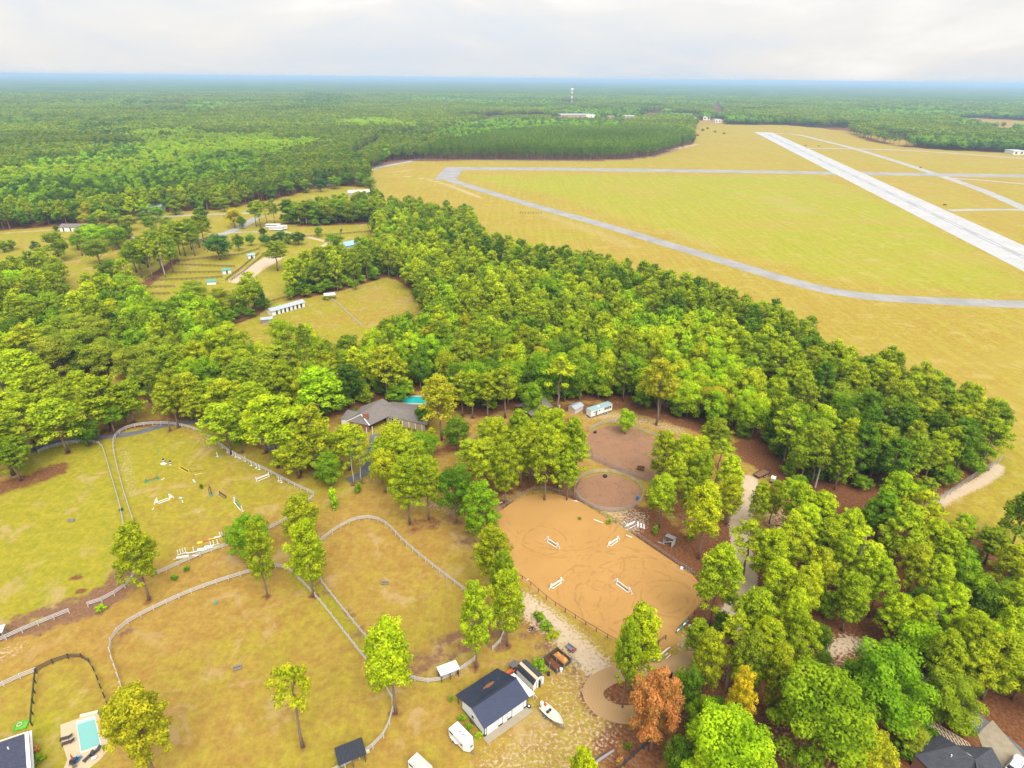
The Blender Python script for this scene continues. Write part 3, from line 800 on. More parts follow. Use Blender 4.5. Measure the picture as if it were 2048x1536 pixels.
# reference heights: pines 18 m / crown radius ~4.4 m, broadleaf 14 m / crown radius ~5
PINES = [pine(11, ntuft=125, R=3.6, mat=M_LEAF), pine(12, ntuft=105, R=3.4, low=0.45, mat=M_LEAF), pine(13, ntuft=140, R=3.8, low=0.30, mat=M_LEAF),
         pine(14, ntuft=90, R=3.7, low=0.42, hole=0.25, mat=M_LEAF), pine(15, ntuft=115, R=3.3, low=0.36, flat=0.3, mat=M_LEAF), pine(16, ntuft=130, R=3.5, low=0.34, flat=-0.2, mat=M_LEAF)]
PINE_S = [pine(21, ntuft=44, R=3.0, low=0.36, hole=0.30, per=50, tsize=0.46, tuft=0.9, mat=M_LEAF, bark=M_BARKP), pine(22, ntuft=34, R=3.2, low=0.55, hole=0.1, per=46, tsize=0.42, tuft=0.9, mat=M_LEAF)]
PINE_N = [pine(31 + i, ntuft=180, R=3.5, low=(0.30, 0.36, 0.33)[i], per=80, tsize=0.33, tuft=0.90, hole=0.12, mat=M_LEAF) for i in range(3)]   # for the nearest
BROADS = [broad(41, mat=M_LEAF), broad(42, R=4.2, low=0.12, mat=M_LEAF), broad(43, R=4.8, nl=42, mat=M_LEAF), broad(44, R=3.6, spike=0.5, nl=32, lobe=1.35, low=0.10, mat=M_LEAF), broad(45, R=4.4, nl=30, lobe=1.8, mat=M_LEAF)]
OAK_N = [broad(51, R=4.6, nl=70, per=210, lsize=0.30, lobe=1.15, low=0.10, mat=M_LEAF), broad(52, R=4.5, nl=64, per=210, lsize=0.31, lobe=1.25, low=0.08, mat=M_LEAF)]
BUSH = [broad(61, h=2.0, R=1.0, low=0.0, nl=14, per=36, lsize=0.26, lobe=0.42, mat=M_LEAF, limbs=True), broad(62, h=2.0, R=1.2, low=0.0, nl=16, per=36, lsize=0.26, lobe=0.45, mat=M_LEAF)]
FARP = [pine(71 + i, ntuft=26, R=3.4, low=0.40, per=14, tsize=1.05, tuft=1.35, mat=M_LEAF_I, limbs=False)[0] for i in range(4)]
FARB = [broad(81 + i, nl=14, per=26, lsize=1.15, lobe=2.1, mat=M_LEAF_I, limbs=False)[0] for i in range(3)]
MIDP = [pine(91 + i, ntuft=85, R=3.5, low=0.38, per=22, tsize=0.62, tuft=1.0, mat=M_LEAF_I, limbs=False)[0] for i in range(4)]
MIDB = [broad(95 + i, nl=30, per=55, lsize=0.75, lobe=1.6, low=0.15, mat=M_LEAF_I, limbs=False)[0] for i in range(4)]
def add_mast(me, h):
    """gives a far crown mesh its trunk, so that the edge of a wood shows stems"""
    import bmesh
    bm = bmesh.new(); bm.from_mesh(me)
    lay = bm.faces.layers.float.get('lv')
    vs = []
    for z, r in ((0, 0.28), (h * 0.75, 0.14)):
        vs.append([bm.verts.new((r * math.cos(a), r * math.sin(a), z)) for a in (0, 2.1, 4.2)])
    for k in range(3):
        f = bm.faces.new((vs[0][k], vs[0][(k + 1) % 3], vs[1][(k + 1) % 3], vs[1][k])); f.material_index = 1
    bm.to_mesh(me); bm.free(); me.materials.append(M_BARK)
for me in FARP + MIDP: add_mast(me, 18.0)

# tints are real leaf colours (linear)
TINT = {'lime': (0.295, 0.375, 0.010), 'pine': (0.240, 0.315, 0.011), 'olive': (0.172, 0.245, 0.012), 'deep': (0.095, 0.180, 0.010), 'dark': (0.055, 0.112, 0.010),
        'green': (0.148, 0.262, 0.009), 'bright': (0.240, 0.375, 0.008), 'gold': (0.310, 0.315, 0.014), 'yellow': (0.38, 0.36, 0.012), 'orange': (0.37, 0.210, 0.055), 'oak': (0.220, 0.275, 0.018), 'blue': (0.068, 0.160, 0.030)}
TINT_WORD = {'lime': 'lime green', 'pine': 'yellow-green', 'olive': 'olive green', 'deep': 'deep green', 'dark': 'very dark green', 'green': 'mid green', 'bright': 'bright green', 'gold': 'golden green',
             'yellow': 'yellowing', 'orange': 'dead orange-brown', 'oak': 'dull olive', 'blue': 'blue-green'}
TRNG = random.Random(5)
TREES = []      # dicts for individual trees: kind, x, y, h, r, tint
def tree_obj(d, label, group=None):
    k = d['kind']
    if k == 'B' and d.get('near') and d['r'] > 4.5: k = 'O'
    if k == 'P':
        src, h0, r0 = (PINE_N, 18.0, 4.75) if d.get('near') else (PINES, 18.0, 3.95)
    elif k == 'S': src, h0, r0 = PINE_S, 18.0, 3.6
    elif k == 'O': src, h0, r0 = OAK_N, 14.0, 5.2
    elif k == 'U': src, h0, r0 = BUSH, 2.0, 1.4
    else: src, h0, r0 = BROADS, 14.0, 5.1
    cm, tm = src[d.get('var', TRNG.randrange(len(src))) % len(src)]
    if d['kind'] == 'B': k = 'B'
    nm, cat = {'P': ('pine_tree', 'pine tree'), 'S': ('pine_tree', 'pine tree'), 'O': ('oak_tree', 'tree'), 'B': ('broadleaf_tree', 'tree'), 'U': ('shrub', 'shrub')}[k]
    d['r'] = min(d['r'], (0.60 if k in 'BO' else 0.42) * d['h']) if k != 'U' else d['r']
    e = empty(nm, (d['x'], d['y'], 0), TRNG.uniform(0, 6.28), label, cat, group)
    sx = d['r'] / r0; sz = d['h'] / h0
    if tm is not None:
        t = inst('trunk' if k != 'U' else 'stem', tm, e, scale=(min(sx, 1.25) if k != 'U' else sx, min(sx, 1.25) if k != 'U' else sx, sz))
        if k in 'PSOB':
            t.scale = (sx, sx, sz)
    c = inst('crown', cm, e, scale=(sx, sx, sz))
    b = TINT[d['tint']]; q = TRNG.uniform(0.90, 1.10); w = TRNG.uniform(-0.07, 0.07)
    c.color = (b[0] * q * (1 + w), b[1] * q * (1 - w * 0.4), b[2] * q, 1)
    return e

def T(kind, bx, by, ty, w, tint, label, near=False, tx=None, straw=1.9, rs_=1.0, mid=False):
    """tree with a visible foot at pixel (bx,by), top on row ty, crown w pixels wide"""
    g = W(bx, by); h = height_at(bx, by, ty)
    dist = math.sqrt(g.x ** 2 + g.y ** 2 + (H - h * 0.7) ** 2)
    if mid or label is None: g.x -= (proj(g.x, g.y, h * 0.62)[0] - bx) * dist / FPX      # only the crown was seen: put the foot below it
    r = 0.5 * w * dist / FPX * rs_
    TREES.append(dict(kind=kind, x=g.x, y=g.y, h=h, r=r, tint=tint, label=label, near=near))
    if straw: TREE_STRAW.append((g.x, g.y, straw))
def C(kind, tx, ty, w, tint, label=None, h=None, near=False, straw=0):
    """tree known by its crown only: top at pixel (tx,ty)"""
    h = h or {'P': 18.0, 'S': 18.0, 'B': 14.0, 'O': 14.0, 'U': 2.0}[kind]
    g = W(tx, ty, h)
    dist = math.sqrt(g.x ** 2 + g.y ** 2 + (H - h * 0.7) ** 2)
    TREES.append(dict(kind=kind, x=g.x, y=g.y, h=h, r=0.5 * w * dist / FPX, tint=tint, label=label, near=near))
    if straw: TREE_STRAW.append((g.x, g.y, straw))
# ------------------------------------------------------------------ trees one can single out, traced from the photograph
# T(kind, foot x, foot y, top y, crown width px, tint, label)
T('P', 298, 1200, 1047, 84, 'pine', 'pine with drooping lower boughs where the two left paddock fences meet', near=True)
T('O', 505, 1116, 1032, 92, 'green', 'round dark broadleaf tree by the grey fence below the jumping paddock', near=True)
T('P', 535, 1195, 1042, 66, 'pine', 'narrow pine in front of the round dark tree, foot in red straw', near=True)
T('P', 628, 1193, 1040, 92, 'lime', 'tall lime pine at the head of the grass alley between two paddocks', near=True)
T('P', 612, 1100, 990, 84, 'pine', 'pine just behind the alley pine at the corner of the jumping paddock', near=True)
T('P', 792, 1427, 1245, 118, 'lime', 'broad pine with bare white branches at the foot of the grass alley', near=True)
T('S', 606, 1494, 1331, 86, 'lime', 'thin sparse pine standing alone in the large lower paddock', near=True)
T('P', 952, 1336, 1165, 84, 'pine', 'pine with long bare trunk right of the white roofed run-in shed', near=True)
T('P', 1015, 1292, 1138, 92, 'pine', 'pine at the paddock corner beside the long hedge', near=True)
T('P', 985, 1185, 1055, 92, 'pine', 'dense pine at the left edge of the sand arena, middle of three', near=True)
T('P', 962, 1095, 965, 80, 'green', 'rounded dense pine left of the arena top corner, highest of three', near=True)
T('P', 1005, 1240, 1100, 62, 'olive', 'slim pine between the arena rail and the small paddock', near=True)
T('B', 912, 1045, 930, 88, 'deep', 'dark glossy broadleaf tree left of the dense arena pine', near=True)
T('P', 820, 1048, 918, 76, 'pine', 'left of two tall pines sharing a bare straw patch below the driveway', near=True)
T('P', 858, 1040, 912, 70, 'pine', 'right of two tall pines sharing a bare straw patch below the driveway', near=True)
T('U', 669, 1020, 975, 30, 'bright', 'bright green cone shaped young tree alone on the lawn', near=True, straw=0)
T('P', 1262, 1388, 1213, 106, 'lime', 'wide pine growing inside the sand turning circle', near=True, straw=4)
T('P', 1245, 1415, 1240, 60, 'pine', 'second pine trunk inside the sand turning circle', near=True)
T('B', 1300, 1500, 1338, 108, 'orange', 'dead orange-brown tree beside the sand turning circle', near=True, straw=4)
T('P', 1456, 1500, 1335, 62, 'yellow', 'narrow yellowing pine right of the dead orange tree', near=True)
T('P', 1418, 1252, 1088, 112, 'pine', 'big pine overhanging the right corner of the sand arena', near=True)
T('P', 1397, 1118, 968, 96, 'lime', 'lime pine beside the old grey wooden hut', near=True)
T('P', 1318, 1056, 952, 78, 'pine', 'pine between the round pen and the pile of white poles', near=True)
T('P', 42, 962, 872, 92, 'olive', 'wide pine over orange straw at the left edge of the left paddock', near=True, straw=5)
T('P', 312, 1562, 1385, 118, 'gold', 'large golden pine right of the small swimming pool', near=True)
T('P', 1160, 1620, 1497, 62, 'lime', 'pine top at the bottom edge below the boat', near=True)
T('P', 463, 908, 808, 70, 'pine', 'pine leaning over the curved fence of the jumping paddock')
T('B', 485, 905, 850, 44, 'green', 'low green tree at the west driveway bend')
T('P', 340, 862, 770, 34, 'pine', 'slim pine behind the curved fence top')
T('P', 357, 855, 752, 34, 'pine', 'first slender pine behind the jumping paddock fence')
T('P', 398, 848, 776, 42, 'pine', 'second slender pine behind the jumping paddock fence')
T('P', 556, 935, 790, 80, 'lime', 'pale green pine group by the west driveway, left one')
T('P', 600, 945, 820, 92, 'lime', 'pale green pine group by the west driveway, middle one')
T('P', 636, 955, 815, 70, 'pine', 'pale green pine group by the west driveway, right one')
T('O', 660, 972, 905, 70, 'green', 'white flowering magnolia-like tree left of the house driveway')
T('P', 700, 940, 850, 62, 'lime', 'pine between the main house front and its driveway')
T('S', 723, 965, 862, 50, 'pine', 'thin pine with dark trunk standing in the house driveway bend')
T('S', 708, 968, 880, 40, 'pine', 'thin pine with leaning trunk at the driveway end')
T('U', 717, 985, 966, 24, 'green', 'small round bush at the end of the house driveway', straw=0)
T('B', 790, 935, 850, 80, 'lime', 'pale feathery tree right of the house driveway')
T('B', 845, 925, 868, 78, 'green', 'wide green tree in front of the main house lawn')
T('B', 770, 985, 900, 60, 'lime', 'pale green tree just right of the driveway mouth')
T('B', 850, 852, 812, 40, 'deep', 'small dark tree at the right corner of the main house')
T('P', 884, 880, 752, 64, 'gold', 'tall golden-brown tree right of the main house')
T('P', 876, 832, 755, 44, 'pine', 'pine just behind the golden-brown tree by the pool')
T('B', 915, 900, 835, 60, 'deep', 'dark tree right of the golden-brown tree')
T('P', 925, 832, 745, 40, 'pine', 'slim pine right of the golden-brown tree')
T('P', 945, 836, 742, 46, 'pine', 'slim pine with reddish top behind the straw clearing')
T('P', 975, 838, 745, 40, 'pine', 'slim pine with bare trunk behind the straw clearing')
T('P', 1010, 835, 735, 55, 'pine', 'tall pine beside the grassy gap behind the barn roof')
T('B', 1065, 835, 762, 60, 'green', 'green tree behind the grey barn roof')
T('P', 865, 905, 855, 30, 'gold', 'low gold tree touching the lawn at the golden-brown tree foot')
T('P', 640, 850, 735, 74, 'bright', 'bright green spire shaped tree left of the main house')
T('P', 700, 815, 728, 56, 'dark', 'dark cone shaped tree behind the main house roof')
T('P', 775, 800, 690, 76, 'pine', 'large pine behind the main house and left of its pool')
T('O', 795, 808, 770, 66, 'green', 'white flowering tree between main house and turquoise pool')
T('B', 1250, 868, 820, 46, 'bright', 'small bright tree on the upper rail of the dirt paddock')
T('S', 1115, 825, 715, 78, 'lime', 'airy pale tree with white forked trunk behind the white trailer')
T('P', 1312, 850, 718, 72, 'gold', 'golden pine behind the dirt paddock')
for a in ((970, 988, 880, 72, 'pine'), (1012, 1010, 885, 60, 'pine'), (1042, 975, 855, 60, 'pine'), (995, 955, 835, 56, 'lime'), (1060, 965, 845, 60, 'lime'), (1092, 1000, 850, 70, 'pine'), (1110, 950, 815, 62, 'lime'), (1145, 962, 835, 60, 'pine'), (1152, 1000, 880, 66, 'pine'), (1120, 975, 870, 60, 'lime'), (1078, 925, 825, 56, 'pine'), (1035, 930, 820, 56, 'pine'), (1085, 905, 812, 44, 'pine'), (1137, 1000, 900, 48, 'pine')):
    T('P', *a, None, near=True, straw=4)
for a in ((1330, 975, 862, 74, 'pine'), (1372, 985, 868, 72, 'lime'), (1400, 960, 872, 66, 'lime'), (1440, 975, 880, 60, 'pine'), (1432, 930, 838, 74, 'olive'), (1350, 1010, 905, 60, 'pine'), (1462, 1010, 910, 60, 'lime'), (1405, 1010, 900, 60, 'pine'), (1465, 1050, 950, 62, 'lime'), (1378, 1045, 955, 40, 'pine')):
    T('P', *a, None, near=True, straw=4)
# pines and oaks of the wooded slope bottom right
for a in ((1523, 1068, 962, 46, 'pine'), (1552, 1048, 960, 44, 'pine'), (1500, 1160, 1045, 80, 'pine'), (1545, 1185, 1058, 90, 'lime'), (1600, 1090, 965, 70, 'lime'), (1640, 1095, 985, 76, 'lime'), (1610, 1130, 1008, 84, 'lime'), (1588, 1160, 1030, 80, 'lime'), (1655, 1150, 1040, 80, 'pine'),
          (1640, 1215, 1095, 74, 'pine'), (1700, 1130, 1018, 66, 'lime'), (1728, 1165, 1058, 72, 'lime'), (1692, 1190, 1075, 56, 'pine'), (1745, 1215, 1098, 72, 'lime'), (1765, 1235, 1120, 62, 'pine'), (1560, 1240, 1122, 84, 'lime'), (1622, 1250, 1130, 72, 'lime'), (1596, 1270, 1150, 66, 'pine'),
          (1800, 1080, 948, 90, 'bright'), (1768, 1095, 985, 76, 'green'), (1850, 1110, 985, 80, 'lime'), (1815, 1140, 1010, 84, 'pine'), (1872, 1150, 1042, 66, 'lime'), (1900, 1170, 1060, 60, 'lime'), (1838, 1205, 1090, 66, 'pine'), (1880, 1215, 1110, 62, 'lime'),
          (1710, 1262, 1148, 78, 'pine'), (1512, 1320, 1182, 96, 'pine'), (1590, 1330, 1180, 62, 'lime'), (1472, 1380, 1232, 80, 'pine'), (1540, 1385, 1242, 84, 'lime'), (1605, 1370, 1228, 74, 'pine'), (1500, 1425, 1268, 84, 'olive'), (1558, 1440, 1290, 76, 'pine'), (1420, 1400, 1262, 76, 'pine'), (1400, 1330, 1238, 60, 'pine'),
          (1800, 1290, 1188, 66, 'lime'), (1842, 1300, 1192, 60, 'lime'), (1872, 1305, 1208, 54, 'bright'), (1912, 1290, 1172, 66, 'lime'), (1960, 1350, 1228, 72, 'lime'), (2015, 1400, 1268, 88, 'pine'), (1905, 1385, 1268, 72, 'pine'), (2040, 1330, 1222, 70, 'lime'), (2070, 1400, 1290, 80, 'pine'), (1965, 1400, 1285, 70, 'pine'),
          (2050, 1280, 1165, 72, 'pine'), (2110, 1330, 1205, 80, 'pine'), (2130, 1430, 1300, 90, 'pine')):
    T('P', *a, None, near=True, straw=3)
T('S', 1910, 1102, 1048, 44, 'pine', 'small sparse pine leaning at the airfield edge, left of two')
T('P', 1968, 1128, 1056, 58, 'olive', 'dark flat topped pine standing against the airfield grass')
T('P', 1998, 1205, 1096, 60, 'pine', 'tall pine with long bare trunk near the right picture edge')
T('P', 2040, 1190, 1098, 46, 'pine', 'pine cut by the right picture edge above the slope')
T('B', 1842, 1330, 1252, 84, 'bright', 'flat domed bright tree above the neighbour road', mid=True)
T('O', 1655, 1530, 1352, 182, 'green', 'very large dark oak nearest to the bottom clearing', near=True, mid=True)
T('O', 1785, 1455, 1302, 150, 'green', 'large round oak left of the pergola house', near=True, mid=True)
T('O', 1912, 1450, 1358, 100, 'olive', 'olive evergreen tree between the pergola and the neighbour road', near=True, mid=True)
T('B', 1465, 1600, 1432, 170, 'bright', 'wide bright green tree filling the bottom edge', near=True, mid=True)
T('O', 1828, 1500, 1450, 58, 'oak', 'small dull olive tree beside the brick corner of the pergola house', near=True, mid=True)
T('B', 1745, 1560, 1470, 96, 'gold', 'golden tree at the bottom edge left of the pergola house', near=True, mid=True)
T('B', 1642, 1338, 1308, 34, 'deep', 'small dark round tree at the clearing edge')
T('B', 1372, 1430, 1330, 60, 'deep', 'dark tree right of the dead orange tree')
T('B', 1392, 1490, 1395, 60, 'green', 'green tree below the dark tree by the black rail fence')
T('B', 1350, 1560, 1470, 70, 'deep', 'dark tree at the bottom edge right of the black rail fence')
T('B', 1620, 1580, 1500, 50, 'green', None)
T('B', 1560, 1440, 1400, 50, 'olive', None)
T('B', 1800, 1245, 1190, 50, 'green', None)
T('B', 1930, 1470, 1440, 40, 'green', None)
for a in ((1930, 1180, 1100, 60, 'green'), (1960, 1230, 1150, 70, 'green'), (1890, 1260, 1180, 60, 'green'), (2000, 1270, 1190, 70, 'deep'), (1860, 1340, 1280, 60, 'green'), (1940, 1390, 1310, 80, 'deep'), (1985, 1350, 1250, 70, 'green'), (1775, 1330, 1280, 50, 'green'), (1660, 1240, 1190, 50, 'green'), (1640, 1300, 1250, 50, 'deep'), (1840, 1235, 1180, 50, 'deep'), (1750, 1070, 1010, 50, 'green'), (2040, 1240, 1170, 70, 'green'), (1900, 1330, 1290, 60, 'deep'), (2090, 1260, 1180, 80, 'green')):
    T('B', *a, None, straw=0)
# the farm's western trees
for a in (('O', 125, 628, 92, 'oak', 15), ('O', 175, 632, 88, 'oak', 15), ('O', 100, 668, 92, 'oak', 16), ('O', 150, 655, 96, 'oak', 17), ('O', 195, 680, 84, 'oak', 14), ('O', 262, 690, 86, 'oak', 15), ('O', 310, 672, 96, 'oak', 17), ('O', 355, 690, 84, 'oak', 15), ('O', 290, 715, 80, 'oak', 14), ('P', 45, 652, 80, 'lime', 18), ('P', 30, 700, 86, 'lime', 18), ('P', 75, 735, 74, 'pine', 16), ('P', 30, 785, 84, 'pine', 17), ('P', 100, 772, 54, 'pine', 16), ('P', 185, 752, 86, 'pine', 19), ('P', 145, 745, 46, 'pine', 17), ('B', 160, 840, 50, 'deep', 9), ('B', 78, 848, 44, 'deep', 6),
          ('P', 285, 730, 62, 'olive', 17), ('B', 330, 700, 60, 'green', 15), ('B', 375, 715, 56, 'bright', 15), ('B', 410, 715, 60, 'green', 16), ('P', 440, 760, 64, 'pine', 17), ('B', 240, 800, 60, 'green', 8), ('P', 475, 720, 66, 'olive', 18), ('P', 545, 690, 90, 'oak', 20), ('P', 530, 718, 70, 'olive', 18), ('P', 575, 700, 60, 'oak', 18), ('B', 640, 680, 66, 'green', 16), ('P', 690, 670, 60, 'olive', 17),
          ('B', 400, 655, 80, 'bright', 16), ('B', 450, 640, 70, 'lime', 15), ('B', 270, 610, 80, 'bright', 16), ('B', 315, 600, 70, 'green', 15), ('B', 215, 595, 60, 'lime', 14), ('B', 40, 590, 70, 'bright', 14), ('B', 90, 585, 66, 'green', 14), ('B', 150, 580, 50, 'bright', 13), ('B', 20, 640, 50, 'deep', 14), ('B', 560, 640, 60, 'lime', 14), ('B', 610, 645, 60, 'lime', 14),
          ('B', 200, 545, 70, 'bright', 14), ('B', 240, 550, 60, 'green', 14), ('B', 215, 520, 60, 'deep', 13), ('B', 60, 545, 80, 'olive', 13), ('B', 20, 540, 70, 'bright', 13), ('B', 40, 512, 90, 'green', 11), ('B', 100, 525, 50, 'olive', 12), ('B', 0, 520, 50, 'deep', 13), ('O', 380, 560, 70, 'oak', 15), ('O', 430, 575, 70, 'oak', 15)):
    C(a[0], a[1], a[2], a[3], a[4], h=a[5])
# trees scattered over the north-western lots
for a in (('B', 10, 505, 480, 56, 'olive', 'round olive tree at the left edge of the hay field'), ('P', 78, 516, 482, 18, 'blue', 'small dark narrow conifer in the hay field'), ('B', 120, 522, 464, 52, 'olive', 'olive tree below the white stable block'), ('S', 165, 512, 470, 36, 'green', 'pale trunked tree right of the olive tree in the hay field'),
          ('B', 200, 528, 478, 48, 'olive', 'lone rounded tree at the brown field corner'), ('B', 195, 494, 450, 60, 'bright', 'bright green tree clump behind the lone rounded tree'), ('B', 230, 498, 455, 50, 'green', None), ('B', 170, 485, 448, 40, 'green', None), ('B', 172, 450, 427, 38, 'gold', 'orange-tinged tree right of the white stable block'), ('B', 200, 450, 420, 36, 'lime', None), ('B', 262, 462, 430, 34, 'oak', 'brownish tree behind the parked white truck'),
          ('B', 252, 438, 412, 48, 'olive', 'rounded tree left of the pale house in the wood edge'), ('B', 352, 430, 398, 34, 'olive', 'small round tree right of the pale house'), ('B', 405, 445, 410, 60, 'deep', 'dark wide tree beside the lane road'), ('B', 470, 456, 418, 34, 'yellow', 'bright yellow-green tree where lane meets country road'), ('B', 482, 458, 432, 18, 'deep', None),
          ('B', 440, 520, 468, 54, 'blue', 'dark bluish round tree above the fenced turnout pens'), ('B', 479, 502, 468, 22, 'deep', 'ivy covered stump tree right of the bluish round tree'), ('P', 556, 542, 482, 50, 'olive', 'lone pine beside the pale sand arena of the neighbours'),
          ('B', 638, 475, 453, 16, 'green', 'small young tree in the lawn below the tree row'), ('B', 683, 467, 457, 7, 'green', 'tiny conifer in the lawn'), ('B', 673, 510, 467, 42, 'green', 'round green tree left of the metal roofed building'), ('B', 525, 472, 456, 28, 'dark', None), ('B', 530, 492, 470, 30, 'blue', None), ('B', 548, 488, 468, 28, 'dark', None), ('B', 575, 488, 464, 36, 'green', None), ('B', 595, 490, 464, 34, 'dark', None), ('B', 562, 486, 462, 30, 'blue', None),
          ('P', 507, 453, 402, 24, 'olive', None), ('P', 516, 455, 400, 26, 'pine', None), ('P', 530, 450, 404, 24, 'olive', None), ('P', 545, 448, 398, 24, 'olive', None), ('B', 110, 463, 451, 14, 'deep', None), ('B', 370, 422, 390, 26, 'olive', None), ('B', 325, 418, 398, 30, 'olive', None), ('B', 430, 420, 392, 30, 'olive', None), ('B', 447, 424, 396, 26, 'olive', None), ('B', 470, 414, 388, 32, 'olive', None)):
    T(*a[:6], a[6] if len(a) > 6 else None, straw=0)
for i, (px, py, ty, w) in enumerate(((270, 555, 478, 40), (292, 560, 475, 38), (262, 545, 485, 40), (310, 545, 462, 36), (330, 530, 450, 36), (285, 535, 470, 36), (345, 525, 448, 34), (360, 512, 440, 34), (375, 500, 436, 34), (390, 495, 430, 34), (318, 555, 478, 34), (350, 510, 442, 34), (400, 485, 428, 32), (300, 522, 460, 36), (335, 545, 470, 30), (380, 512, 445, 30))):
    T('P', px, py, ty, w, ('olive', 'pine', 'olive')[i % 3], None, straw=0)
for i in range(16):      # tree row behind the lawn
    px = 575 + i * 11.5
    T('B' if i % 3 else 'P', px, 448 - i * 0.4 + (i % 4), 398 + (i * 7) % 9, 42, ('deep', 'green', 'olive', 'olive')[i % 4], None, straw=0)
for a in ((232, 452, 424, 30, 'green'), (182, 452, 428, 30, 'green'), (145, 446, 424, 30, 'deep'), (312, 440, 412, 34, 'green'), (338, 424, 396, 32, 'deep'), (385, 416, 386, 34, 'green'), (412, 414, 384, 34, 'deep'), (450, 408, 376, 34, 'green'), (495, 404, 374, 34, 'olive'), (540, 400, 372, 34, 'deep'), (575, 392, 362, 34, 'green'), (610, 386, 356, 32, 'olive'), (640, 384, 356, 26, 'blue'), (668, 378, 352, 26, 'green'), (690, 372, 346, 28, 'deep'), (722, 374, 346, 30, 'green'), (740, 384, 356, 34, 'olive'), (500, 492, 468, 20, 'green'), (150, 500, 468, 34, 'green'), (225, 490, 452, 46, 'bright'), (248, 478, 446, 40, 'deep'), (205, 478, 446, 44, 'green'), (20, 500, 478, 40, 'olive'), (300, 465, 432, 34, 'green'), (330, 462, 434, 30, 'olive'), (285, 448, 424, 34, 'deep')):
    T('B', *a, None, straw=0)
T('P', 858, 642, 562, 32, 'olive', 'slim tall pine with bare black trunk in the pasture below the wood', straw=0)
T('P', 848, 640, 566, 26, 'olive', None, straw=0)
T('B', 712, 580, 560, 16, 'green', 'small round bush on the pasture back fence', straw=0)

for a in ((520, 905, 800, 66, 'lime'), (575, 925, 800, 76, 'lime'), (615, 930, 842, 66, 'pine'), (545, 915, 850, 60, 'lime'), (590, 955, 868, 66, 'pine'), (648, 930, 862, 56, 'lime'), (770, 940, 872, 64, 'lime'), (812, 955, 876, 66, 'pine'), (500, 860, 768, 60, 'pine'), (455, 850, 765, 56, 'pine'), (425, 840, 760, 50, 'pine'), (378, 845, 745, 50, 'pine'),
          (675, 925, 868, 44, 'lime'), (980, 915, 838, 56, 'pine'), (1000, 905, 842, 56, 'lime'), (940, 950, 880, 50, 'pine'), (250, 848, 765, 66, 'pine'), (200, 850, 768, 74, 'lime'), (215, 868, 800, 60, 'green'), (110, 905, 800, 70, 'pine'), (40, 900, 800, 80, 'lime'), (0, 850, 745, 80, 'lime'), (-10, 950, 830, 80, 'olive')):
    T('P', *a, None, straw=2)
for _i, _t in enumerate(TREES):
    if _t['kind'] == 'P' and not _t.get('label') and _i % 9 == 4: _t['kind'] = 'S'
    _p = proj(_t['x'], _t['y'], _t['h'])
    if _t['kind'] == 'P' and 690 < _p[1] < 985 and -60 < _p[0] < 1180 and _t['r'] > 2.6: _t['r'] *= 1.22
# ------------------------------------------------------------------ the woods
LIME_ZONES = [WP([(a, b, 15) for a, b in z]) for z in (
    [(195, 262), (350, 256), (480, 262), (615, 275), (640, 290), (560, 302), (440, 318), (390, 316), (300, 330), (150, 345), (0, 355), (-60, 360), (-60, 335), (0, 330), (150, 318), (260, 310), (345, 295), (300, 280)],
    [(690, 232), (780, 232), (830, 246), (760, 250), (700, 244)], [(1350, 235), (1440, 243), (1600, 246), (1500, 238)],
    [(1330, 610), (1420, 580), (1500, 640), (1500, 760), (1300, 740), (1290, 650)], [(480, 680), (620, 650), (780, 640), (760, 690), (560, 710)])]
DARK_ZONES = [WP([(a, b, 15) for a, b in z]) for z in (
    [(220, 205), (275, 200), (272, 215), (225, 216)], [(210, 235), (290, 262), (250, 275), (180, 250)], [(620, 185), (700, 190), (680, 215), (560, 220)], [(0, 375), (110, 385), (215, 400), (215, 430), (100, 450), (-40, 460)],
    [(380, 330), (470, 330), (480, 350), (380, 350)], [(760, 700), (1000, 690), (1180, 720), (1180, 800), (900, 790), (760, 770)], [(430, 620), (480, 600), (700, 545), (720, 570), (560, 620), (450, 680)], [(1480, 720), (1660, 760), (1560, 880), (1480, 860)])]
PLANT = WP([(828, 315, 10), (985, 318, 8), (1150, 319, 8), (1300, 314, 8), (1386, 286, 6), (1384, 262, 14), (1360, 250, 18), (1130, 247, 18), (1000, 256, 18), (880, 278, 18), (835, 292, 18)])
CUTS = [WP([(0, 268), (120, 250), (260, 262), (420, 246), (640, 240)]), WP([(-100, 222), (300, 214), (700, 207), (900, 205)]), WP([(700, 330), (760, 290), (900, 262), (1050, 235), (1200, 222)]), WP([(1425, 200), (1440, 235)])]
def scatter(r0, r1, sp, seed, xlim=1.02):
    rs = np.random.RandomState(seed)
    ymax = r1; n = int(ymax * 2.0 / sp)
    gx_ = (np.arange(-n, n) + 0.5) * sp; gy_ = np.arange(0, int(ymax / sp)) * sp
    A, B = np.meshgrid(gx_, gy_); A = A + (np.arange(B.shape[0])[:, None] % 2) * sp / 2
    A = A.ravel() + rs.uniform(-.48, .48, A.size) * sp; B = B.ravel() + rs.uniform(-.48, .48, B.size) * sp
    rr = np.hypot(A, B); m = (rr >= r0) & (rr < r1) & (np.abs(A) < B * 0.98 + 25) & (B > 60)
    return A[m], B[m]
def open_mask(A, B):
    m = np.ones(A.shape, bool)
    for pg in CLEARINGS: m &= ~inside(A, B, pg)
    return m
RIGHTWOOD = WP([(1480, 985), (1640, 990), (1870, 985), (1880, 1050), (2200, 1200), (2600, 1900), (1200, 1900), (1340, 1450), (1400, 1300), (1480, 1200)])
WESTFARM = WP([(-500, 560), (100, 560), (330, 600), (470, 640), (480, 800), (330, 830), (262, 790), (225, 740), (140, 745), (0, 842), (-500, 1100)])
